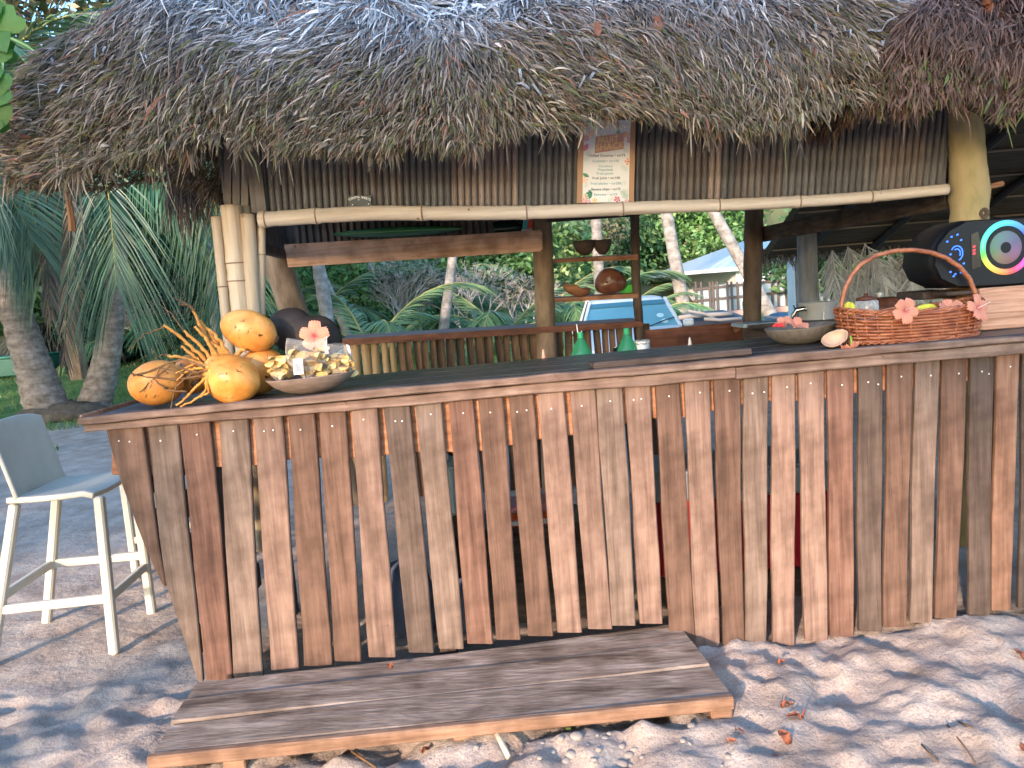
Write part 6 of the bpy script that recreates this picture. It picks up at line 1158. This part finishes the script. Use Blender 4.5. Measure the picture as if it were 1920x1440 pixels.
mb = MB(); tube(mb, [c + Vector((0, 0, .2)), Vector((c.x, c.y, -.1))], .05, 8); mb.build('pole', grey_post, th2)
pp_ = thing('white_pipe', 'bent white pipe running around the corner of the dark right post', 'pipe', P(1429, 600, 7)); mb = MB(); tube(mb, [P(1427, 520, 6.6), P(1426, 450, 6.6), P(1427, 434, 6.6), P(1431, 428, 6.6), P(1445, 426.5, 6.6), P(1520, 421, 6.6)], .012, 8); mb.build('run', whitep, pp_, smooth=True)
carp = flat('white_car_paint', (.72, .74, .75), .25, .5); carg = M('car_glass', [(.10, .30, .36), (.14, .36, .42)], (1, 1, 1), .08, 0, spec=.8); tyre = flat('tyre', (.02, .02, .02), .8); rimm = metalm; blk = flat('black_trim', (.02, .02, .022), .4); stick = flat('sticker', (.45, .68, .72), .5)
# windscreen corners read off the photograph, all at their own depth
cw = [P(1107, 612, 11.75), P(1268, 606, 11.6), P(1237, 567, 12.25), P(1118, 570, 12.4)]
czc = gbase(1.85, 12.6) - .05; car = thing('white_car', 'white car parked behind the bar with two round stickers on its windscreen', 'car', (1.85, 13, czc)); cth = rad(5); cx_ = Vector((math.cos(cth), -math.sin(cth), 0)); cyv = Vector((math.sin(cth), math.cos(cth), 0)); cc = Vector((1.87, 11.7, czc))
def cpt(x, y, z): return cc + cx_ * x + cyv * y + Vector((0, 0, z))
zw0, zw1 = 1.00, 1.44
def loft(mb, secs):
    n = len(secs[0]); V = [p for s in secs for p in s]; mb.add(V, [(i * n + k, i * n + (k + 1) % n, i * n + n + (k + 1) % n, i * n + n + k) for i in range(len(secs) - 1) for k in range(n)] + [tuple(range(n - 1, -1, -1)), tuple(range((len(secs) - 1) * n, len(secs) * n))])
mb = MB(); secs = []
for y, zt, hw in ((-1.25, .72, .70), (-1.2, .82, .76), (-.9, .90, .80), (-.05, .99, .81), (0, 1.0, .81), (2.2, 1.0, .81), (2.9, .98, .80), (3.1, .9, .76), (3.15, .6, .74)):
    secs.append([cpt(-hw, y, .28), cpt(hw, y, .28), cpt(hw + .02, y, .62), cpt(hw - .03, y, zt - .06), cpt(hw - .12, y, zt), cpt(-hw + .12, y, zt), cpt(-hw + .03, y, zt - .06), cpt(-hw - .02, y, .62)])
loft(mb, secs); mb.build('body', carp, car)
mb = MB(); secs = []
for y, z, hw in ((.50, 1.36, .57), (.62, 1.425, .57), (.8, 1.445, .58), (1.6, 1.445, .58), (2.1, 1.42, .56), (2.25, 1.36, .55)): secs.append([cpt(-hw - .03, y, z - .07), cpt(hw + .03, y, z - .07), cpt(hw - .02, y, z - .02), cpt(hw - .09, y, z), cpt(-hw + .09, y, z), cpt(-hw + .02, y, z - .02)])
loft(mb, secs); rf = mb.build('roof', carp, car)
for x0, x1 in ((-.74, -.585), (.74, .585)):
    mb = MB(); beam(mb, cpt(x0, -.03, .97), cpt(x1, .55, 1.40), .045, .07); mb.build('pillar', carp, car); mb = MB(); beam(mb, cpt(x0, 2.75, .97), cpt(x1, 2.2, 1.40), .06, .07); mb.build('pillar', carp, car); mb = MB(); beam(mb, cpt(x0 * 1.0, 1.25, .97), cpt(x1, 1.28, 1.42), .05, .05); mb.build('pillar', blk, car)
    s = 1 if x0 > 0 else -1
    for y0, y1, y2, y3 in ((.03, 1.22, 1.24, .56), (1.28, 2.70, 2.2, 1.3)):
        mb = MB(); prism(mb, [cpt(x0 - s * .03, y0, 1.0), cpt(x0 - s * .03, y1, 1.0), cpt(x1 - s * .01, y2, 1.39), cpt(x1 - s * .01, y3, 1.39)], cx_ * (-s * .008)); mb.build('side_window', carg, car)
mb = MB(); prism(mb, [cpt(-.72, -.02, .99), cpt(.72, -.02, .99), cpt(.575, .53, 1.385), cpt(-.575, .53, 1.385)], cyv * .006); ws = mb.build('windscreen', carg, car)
dv_ = (cpt(0, .53, 1.385) - cpt(0, -.02, .99)); nn = Vector((0, -.6, 1)).normalized() * .006
mb = MB(); prism(mb, [cpt(-.60, .43, 1.318) + nn, cpt(.60, .43, 1.318) + nn, cpt(.575, .525, 1.382) + nn, cpt(-.575, .525, 1.382) + nn], nn * .4); mb.build('tint_band', M('tint_band', [(.04, .17, .22), (.05, .19, .24)], (1, 1, 1), .1, 0, spec=.8), ws)
for x, u in ((.47, .40), (.52, .18)):
    c = cpt(x, -.02, .99) + dv_ * u + nn * 1.3; ux, uy = cx_, dv_.normalized(); mb = MB(); mb.add([c + ux * math.cos(a) * .055 + uy * math.sin(a) * .055 for a in np.linspace(0, 6.28, 17)[:-1]], [tuple(range(16))]); mb.build('sticker', stick, ws)
mb = MB(); prism(mb, [cpt(-.70, 2.77, 1.0), cpt(.70, 2.77, 1.0), cpt(.56, 2.24, 1.38), cpt(-.56, 2.24, 1.38)], cyv * .006); mb.build('rear_window', carg, car)
for x in (-.80, .80):
    for y in (-.6, 2.35):
        M4 = Matrix.Translation(cpt(x * .98, y, .30)) @ Matrix.Rotation(-cth, 4, 'Z') @ Matrix.Rotation(math.pi / 2, 4, 'Y'); mb = MB(); lathe(mb, [(.18, -.09), (.28, -.1), (.305, -.07), (.305, .07), (.28, .1), (.18, .09)], 24, M4); w_ = mb.build('wheel', tyre, car, smooth=True); mb = MB(); lathe(mb, [(0, -.10), (.05, -.1), (.17, -.07), (.185, -.09), (.185, .09), (.17, .07), (.05, .1), (0, .1)], 18, M4); mb.build('rim', rimm, w_)
    mb = MB(); cbox(mb, cpt(x * .78, -1.22, .66), (.28, .06, .14), .02); mb.build('headlight', clearg, car); mb = MB(); cbox(mb, cpt(x * 1.1, .12, 1.02), (.16, .07, .11), .02); mb.build('mirror', carp, car); mb = MB(); cbox(mb, cpt(x * .84, 3.16, .78), (.2, .03, .2), .01); mb.build('tail_light', flat('tail_light', (.45, .02, .02), .2), car)
for x in (-.35, .25):
    mb = MB(); tube(mb, [cpt(x, -.04, .99) + nn * 2, cpt(x + .28, .08, 1.07) + nn * 2.5, cpt(x + .42, .12, 1.10) + nn * 2], .008, 5); mb.build('wiper', blk, car)
mb = MB(); cbox(mb, cpt(0, -1.26, .45), (1.5, .10, .2), .03); mb.build('bumper', blk, car); mb = MB(); cbox(mb, cpt(0, -1.235, .66), (.8, .04, .1), .01); mb.build('grille', blk, car)
logm = flat('driftwood', (.27, .25, .23), .8)
for i, (pts_, r, lab) in enumerate([([(1272, 596), (1300, 592), (1340, 590), (1372, 588)], .05, 'long bleached driftwood log on the dark pile right of the car'), ([(1290, 583), (1320, 588), (1345, 600)], .03, 'thin curved bleached branch over the log pile'), ([(1320, 598), (1350, 600), (1390, 597)], .035, 'short pale log at the front of the log pile'), ([(1430, 594), (1462, 597), (1485, 592)], .03, 'pale board on the rubbish heap right of the dark post')]):
    mb = MB(); tube(mb, [P(x, y, 16.5 - .3 * i) for x, y in pts_], r, 8, jit=.06); tag(mb.build('driftwood_log', logm, smooth=True), lab, 'log')
c = P(1330, 603, 17); mb = MB(); blob(mb, Vector((c.x, 17.2, -.1)), (1.4, .8, .80), None, 26, 12, lambda d: 1 + .10 * noise.noise(d * 5)); tag(mb.build('tarpaulin_heap', flat('black_tarp', (.03, .032, .036), .5), smooth=True), 'heap covered in black tarpaulin under the driftwood logs', 'heap')
c = P(1470, 604, 16); mb = MB(); blob(mb, Vector((c.x, 16.2, -.1)), (.6, .5, .70), None, 22, 10, lambda d: 1 + .14 * noise.noise(d * 6)); tag(mb.build('rubbish_heap', flat('blue_tarp', (.06, .12, .18), .5), smooth=True), 'heap under a blue tarpaulin beyond the sink', 'heap')
# ------------------------------------------------------------------ small things on the lawn at the left
c = gp(290, 680, 24); t = thing('basin', 'pale basin lying on the grass behind the coconuts', 'basin', c); mb = MB(); lathe(mb, [(0, .0), (.22, 0), (.33, .25), (.345, .26), (.31, .26), (.20, .03), (0, .03)], 22, Matrix.Translation(c)); mb.build('bowl', flat('pale_plastic', (.42, .46, .42), .5), t, smooth=True)
a, b = P(247, 625, 23), gp(268, 668, 23); t = thing('banded_pole', 'leaning pole with black and white bands behind the coconuts', 'pole', b)
for k in range(8):
    mb = MB(); tube(mb, [a.lerp(b, k / 8), a.lerp(b, (k + .99) / 8)], .05, 8); mb.build('band', whitep if k % 2 == 0 else blackpl, t)
mb = MB(); tube(mb, [b, b + Vector((.02, 0, -.25))], .05, 8); mb.build('stake', blackpl, t)
t = thing('green_tank', 'low dark green tank behind the leftmost palm', 'tank', gp(20, 700, 19)); a, b = P(-60, 712, 19), P(79, 667, 19); mb = MB(); cbox(mb, ((a.x + b.x) / 2, 19.4, (P(10, 672, 19).z + a.z) / 2), (b.x - a.x, .8, P(10, 672, 19).z - a.z), .03); mb.build('body', flat('tank_green', (.03, .14, .10), .5), t); mb = MB(); cbox(mb, ((a.x + b.x) / 2, 19.4, P(10, 672, 19).z + .02), (b.x - a.x + .06, .86, .05), .015); mb.build('lid', flat('tank_lid', (.04, .2, .15), .5), t)
c = P(82, 660, 21); t = thing('frond_pile', 'dark mound of dead fronds behind the left palms', 'frond pile', gp(82, 690, 21)); n = 900; a = g6.uniform(0, 6.28, n); ph = g6.uniform(0, 1.5, n); rt = np.stack([c.x + np.cos(a) * np.cos(ph) * 1.3, c.y + np.sin(a) * np.cos(ph) * .9, .2 + np.sin(ph) * 1.45], 1); tp = rt + np.stack([np.cos(a) * .35, np.sin(a) * .3, -.35 + 0 * a], 1) + g6.normal(0, .08, (n, 3)); V, F, T = strip_mesh(rt, tp, g6.uniform(.01, .03, n), g6.uniform(.3, 1.2, n)[:, None] * np.array([.06, .075, .06])); me = npmesh('fronds', V - np.array(ORG[t.name]), F, T); me.materials.append(thatch); o = bpy.data.objects.new('fronds', me); link(o, t); o['kind'] = 'stuff'
mb = MB(); blob(mb, (c.x, c.y, .15), (1.2, .85, 1.35), None, 16, 10); mb.build('core', cdm, t, smooth=True)
# grass
g7 = np.random.default_rng(15); n = 26000; y = 9.5 + 16 * g7.uniform(0, 1, n) ** 1.2; x = g7.uniform(-1.0, .95, n) * y * .75; ok = (noise and np.array([noise.noise(Vector((a * .5, b * .5, 0))) for a, b in zip(x, y)])) > np.where(y < 13, .12, -.5); x, y = x[ok], y[ok]; n = len(x)
rt = np.stack([x, y, np.array([gbase(a, b) for a, b in zip(x, y)])], 1); h = g7.uniform(.03, .11, n); tp = rt + np.stack([g7.normal(0, .04, n), g7.normal(0, .04, n), h], 1); w = .012
V = np.stack([rt - [w, 0, 0], rt + [w, 0, 0], tp], 1).reshape(-1, 3); me = npmesh('grass', V, np.arange(3 * n).reshape(-1, 3), np.repeat(g7.uniform(.6, 1.3, n)[:, None] * np.array([.07, .15, .035]), 3, 0)); me.materials.append(leafm); o = bpy.data.objects.new('grass', me); link(o); tag(o, 'short green grass in tufts behind the bar', 'grass'); o['kind'] = 'stuff'
# ------------------------------------------------------------------ vine at the left end of the roof
vine = thing('vine', 'vine with large bright green leaves hanging at the left end of the roof', 'vine', P(10, 260, 3.5)); gv = [(.075, .20, .035), (.05, .15, .03), (.10, .24, .05)]
mb = MB(); n = 8; V = [Vector((0, 0, 0))]; out = [(0, -.02), (.30, -.16), (.52, .02), (.50, .34), (.30, .68), (0, 1.02), (-.30, .68), (-.5, .34), (-.52, .02), (-.30, -.16)]
V = [Vector((x, y, -.10 * abs(x) + .06 * y * (1 - y))) for x, y in out] + [Vector((0, .3, .05)), Vector((0, .62, .04))]; mb.add(V, [(0, 1, 10), (1, 2, 10), (2, 3, 10), (3, 11, 10), (3, 4, 11), (4, 5, 11), (5, 6, 11), (6, 7, 11), (7, 10, 11), (7, 8, 10), (8, 9, 10), (9, 0, 10)], (.085, .22, .04)); VL = mb.mesh('leaf', smooth=True); VL.materials.append(leafm)
for px, py, s, rz, Y in [(33, 52, .14, 2.5, 3.3), (22, 70, .12, 2.2, 3.36), (10, 110, .13, 2.6, 3.3), (28, 118, .12, 2.0, 3.35), (5, 20, .10, 1.9, 3.4), (3, 165, .12, 3.1, 3.3), (6, 190, .13, 2.4, 3.3), (2, 222, .12, 2.8, 3.3), (10, 250, .10, 2.5, 3.35), (-8, 80, .14, 3.3, 3.3), (-10, 240, .14, 2.2, 3.3), (-18, 150, .15, 2.8, 3.3), (-20, 30, .15, 2.8, 3.3)]:
    o = bpy.data.objects.new('leaf', VL); link(o, vine, P(px, py, Y) + Vector((0, 0, .05))); o.rotation_euler = (rad(78) + U(-.3, .3), U(-.3, .3), 0); o.rotation_euler.rotate_axis('Z', rz + U(-.3, .3)); s *= .82; o.scale = (s, s, s)
mb = MB(); tube(mb, [P(-40, -10, 3.4), P(-5, 60, 3.38), P(5, 160, 3.37), P(-5, 270, 3.36)], .004, 5); mb.build('stem', calg, vine)
# loose pale and reddish dry leaves lying on the thatch
def dl_mesh(seed, col, wl):
    r_ = random.Random(seed); mb = MB(); V = []; n = 7
    for i in range(n + 1):
        u = i / n; w = wl * math.sin(math.pi * (.06 + .9 * u)) ** .8; z = r_.uniform(.0, .1) * u + .25 * u * u * r_.choice((-1, 1)); 
        for v in (-1, -.4, .4, 1): V.append(Vector((v * w, u, z + .22 * w * v * v * 2)))
    mb.add(V, [(i * 4 + j, i * 4 + j + 1, i * 4 + 5 + j, i * 4 + 4 + j) for i in range(n) for j in range(3)], col); me = mb.mesh('dry_leaf', smooth=True); me.materials.append(thatch); return me
DLP = [dl_mesh(k, (.40, .42, .46) if k % 2 else (.30, .30, .31), .035 + .012 * (k % 3)) for k in range(6)]; DLR = [dl_mesh(k + 10, (.26, .10, .06), .20) for k in range(3)]
def on_roof(px, py):
    lo, hi = 3.0, 6.5
    for Y in np.linspace(3.38, 5.2, 180):
        p = P(px, py, float(Y))
        if p.z < float(H1(np.array([p.x]), np.array([p.y]))[0]): return p
    return None
r_ = random.Random(5)
for k in range(90):
    px, py = r_.uniform(40, 1800), r_.uniform(-10, 130) * (1 if k % 3 else 1.5); q = on_roof(px, py)
    if q is None or q.x > 1.75: continue
    o = bpy.data.objects.new('dry_leaf', DLP[k % 6]); link(o, hut, q + Vector((0, -.03, .02))); s = r_.uniform(.10, .22); o.scale = (s, s, s); o.rotation_euler = (rad(38) + r_.uniform(-.35, .35), r_.uniform(-.5, .5), 0); o.rotation_euler.rotate_axis('Z', r_.choice((2.6, -2.4, 1.9, -1.8, 3.0, .4)) + r_.uniform(-.6, .6))
for px, py in ((1855, 50), (1870, 70), (1840, 65), (1890, 48), (1120, 95), (700, 15), (870, 22), (1230, 92), (845, 30)):
    q = on_roof(px, py)
    if q is None: continue
    o = bpy.data.objects.new('red_leaf', DLR[px % 3]); link(o, hut, q + Vector((0, -.06, .04))); s = r_.uniform(.08, .13); o.scale = (s, s, s); o.rotation_euler = (rad(50), 0, r_.uniform(-3, 3))
# ------------------------------------------------------------------ litter on the sand
pebm = M('coral_pebble', [(.22, .19, .16), (.31, .27, .235), (.39, .345, .30)], (20, 20, 20), .9, .3)
PB = []
for k in range(5):
    mb = MB(); blob(mb, (0, 0, 0), (1, .75 + .1 * (k % 3), .5), None, 10, 7, lambda d: 1 + .22 * noise.noise(d * 2 + Vector((k * 3, 0, 0)))); me = mb.mesh('coral_pebble', smooth=True); me.materials.append(pebm); PB.append(me)
for k in range(60):
    px, py = (r_.gauss(1080, 150), r_.uniform(1350, 1450)) if k < 70 else (r_.uniform(560, 1900), r_.uniform(1290, 1440)); q = PZ(px, py, -.11)
    if q.y > 2.45 and q.x < .7: continue
    o = bpy.data.objects.new('coral_pebble', PB[k % 5]); s = r_.uniform(.007, .020) * (1.5 if k % 11 == 0 else 1); link(o, None, Vector((q.x, q.y, gz(q.x, q.y) + s * .02))); o.scale = (s, s, s); o.rotation_euler = (0, 0, r_.uniform(0, 6)); tag(o, 'small pale coral pebble lying in the sand before the bench and slats', 'pebble', 'coral pebbles in the sand')
sl_m = dl_mesh(30, (.30, .10, .05), .24)
for px, py, s, lab in [(1490, 1342, .055, 'reddish brown leaf topmost of the trail on the sand'), (1476, 1372, .065, 'reddish brown leaf in the middle of the trail on the sand'), (1462, 1392, .07, 'broad reddish brown leaf of the trail on the sand'), (1447, 1422, .06, 'reddish brown leaf lowest of the trail on the sand'), (1397, 1396, .035, 'small red leaf near the bench end'), (1382, 1416, .035, 'small red leaf below the other near the bench end'), (1917, 1425, .05, 'red leaf at the right edge of the sand'), (808, 1415, .04, 'red brown leaf in the shade under the bench'), (1900, 1243, .06, 'yellowish leaf on the sand at the right by the slats'), (1475, 1268, .04, 'small red leaf by the bench shadow'), (757, 1222, .05, 'orange leaf at the foot of the slats on the bench')]:
    q = PZ(px, py, -.11); o = bpy.data.objects.new('fallen_leaf', sl_m); link(o, None, Vector((q.x, q.y, gz(q.x, q.y) + .012))); o.scale = (s, s, s); o.rotation_euler = (U(-.3, .3), U(-.3, .3), U(0, 6)); tag(o, lab, 'leaf', 'fallen leaves')
    if 'bench on' in lab or px == 757: o.location.z = .02; o.location.y = 2.86
for pts_, r, lab in [([(928, 1392), (955, 1438)], .012, 'pale stick poking out of the sand before the bench'), ([(1797, 1366), (1824, 1393)], .003, 'thin twig on the sand at the right'), ([(1776, 1375), (1805, 1405), (1830, 1440)], .003, 'long thin twig at the lower right'), ([(1728, 1405), (1760, 1440)], .003, 'thin brown twig at the bottom right'), ([(660, 1412), (705, 1440)], .005, 'dark twig in the sand below the bench'), ([(1362, 1335), (1368, 1322)], .003, 'tiny dark twig by the bench end')]:
    mb = MB(); qq = [PZ(x, y, -.1) for x, y in pts_]; tube(mb, [Vector((q.x, q.y, gz(q.x, q.y) + r + .004)) for q in qq], [r, r * .8, r * .6][:len(qq)], 6); tag(mb.build('twig', stalkd if r < .01 else bamboo, smooth=True), lab, 'twig')
mb = MB(); q = PZ(1067, 1395, -.1); mb.add([Vector((q.x + a, q.y + b, gz(q.x, q.y) + .014)) for a, b in ((-.008, -.006), (.008, -.008), (.01, .006), (-.006, .008))], [(0, 1, 2, 3)], (.20, .30, .05)); tag(mb.build('leaf_scrap', leafm), 'tiny yellow green leaf scrap among the pebbles', 'leaf')
# ------------------------------------------------------------------ unseen trees on the sun's side, placed and shaped for their shade
for i, (off, dist, R, zc, sq, ci) in enumerate([(-5.2, 11, 3.0, 4.5, .6, 2), (-1.8, 12, 3.2, 5.7, .5, 1), (1.6, 11.5, 3.0, 5.6, .5, 2), (4.8, 12.5, 3.3, 5.9, .5, 1), (-8.6, 12, 3.4, 4.2, .7, 1), (8.2, 12.5, 3.4, 5.4, .5, 2), (-12.5, 6, 3.6, 5.4, .9, 2), (-16.5, 4, 3.8, 5.8, .9, 1)]):
    sx, sy = math.sin(rad(SUN_AZ)), math.cos(rad(SUN_AZ)); b = Vector((.3 + sx * dist - sy * off, 3 + sy * dist + sx * off, 0)); b.z = gbase(b.x, b.y)
    tree(b, zc - b.z, R, ci, ['leftmost', 'second', 'third', 'fourth', 'fifth', 'sixth', 'seventh', 'eighth'][i] + ' unseen spreading tree placed on the beach to cast shade', 'shade trees on the beach', 'shade_tree', rz=i * 1.3, sq=sq)
# lettering becomes plain mesh
dg = bpy.context.evaluated_depsgraph_get(); dg.update()
for o in [o for o in bpy.data.objects if o.type == 'FONT']:
    me = bpy.data.meshes.new_from_object(o.evaluated_get(dg)); n_ = bpy.data.objects.new('lettering', me); COL.objects.link(n_); n_.parent = o.parent; n_.matrix_local = o.matrix_local.copy(); bpy.data.objects.remove(o)
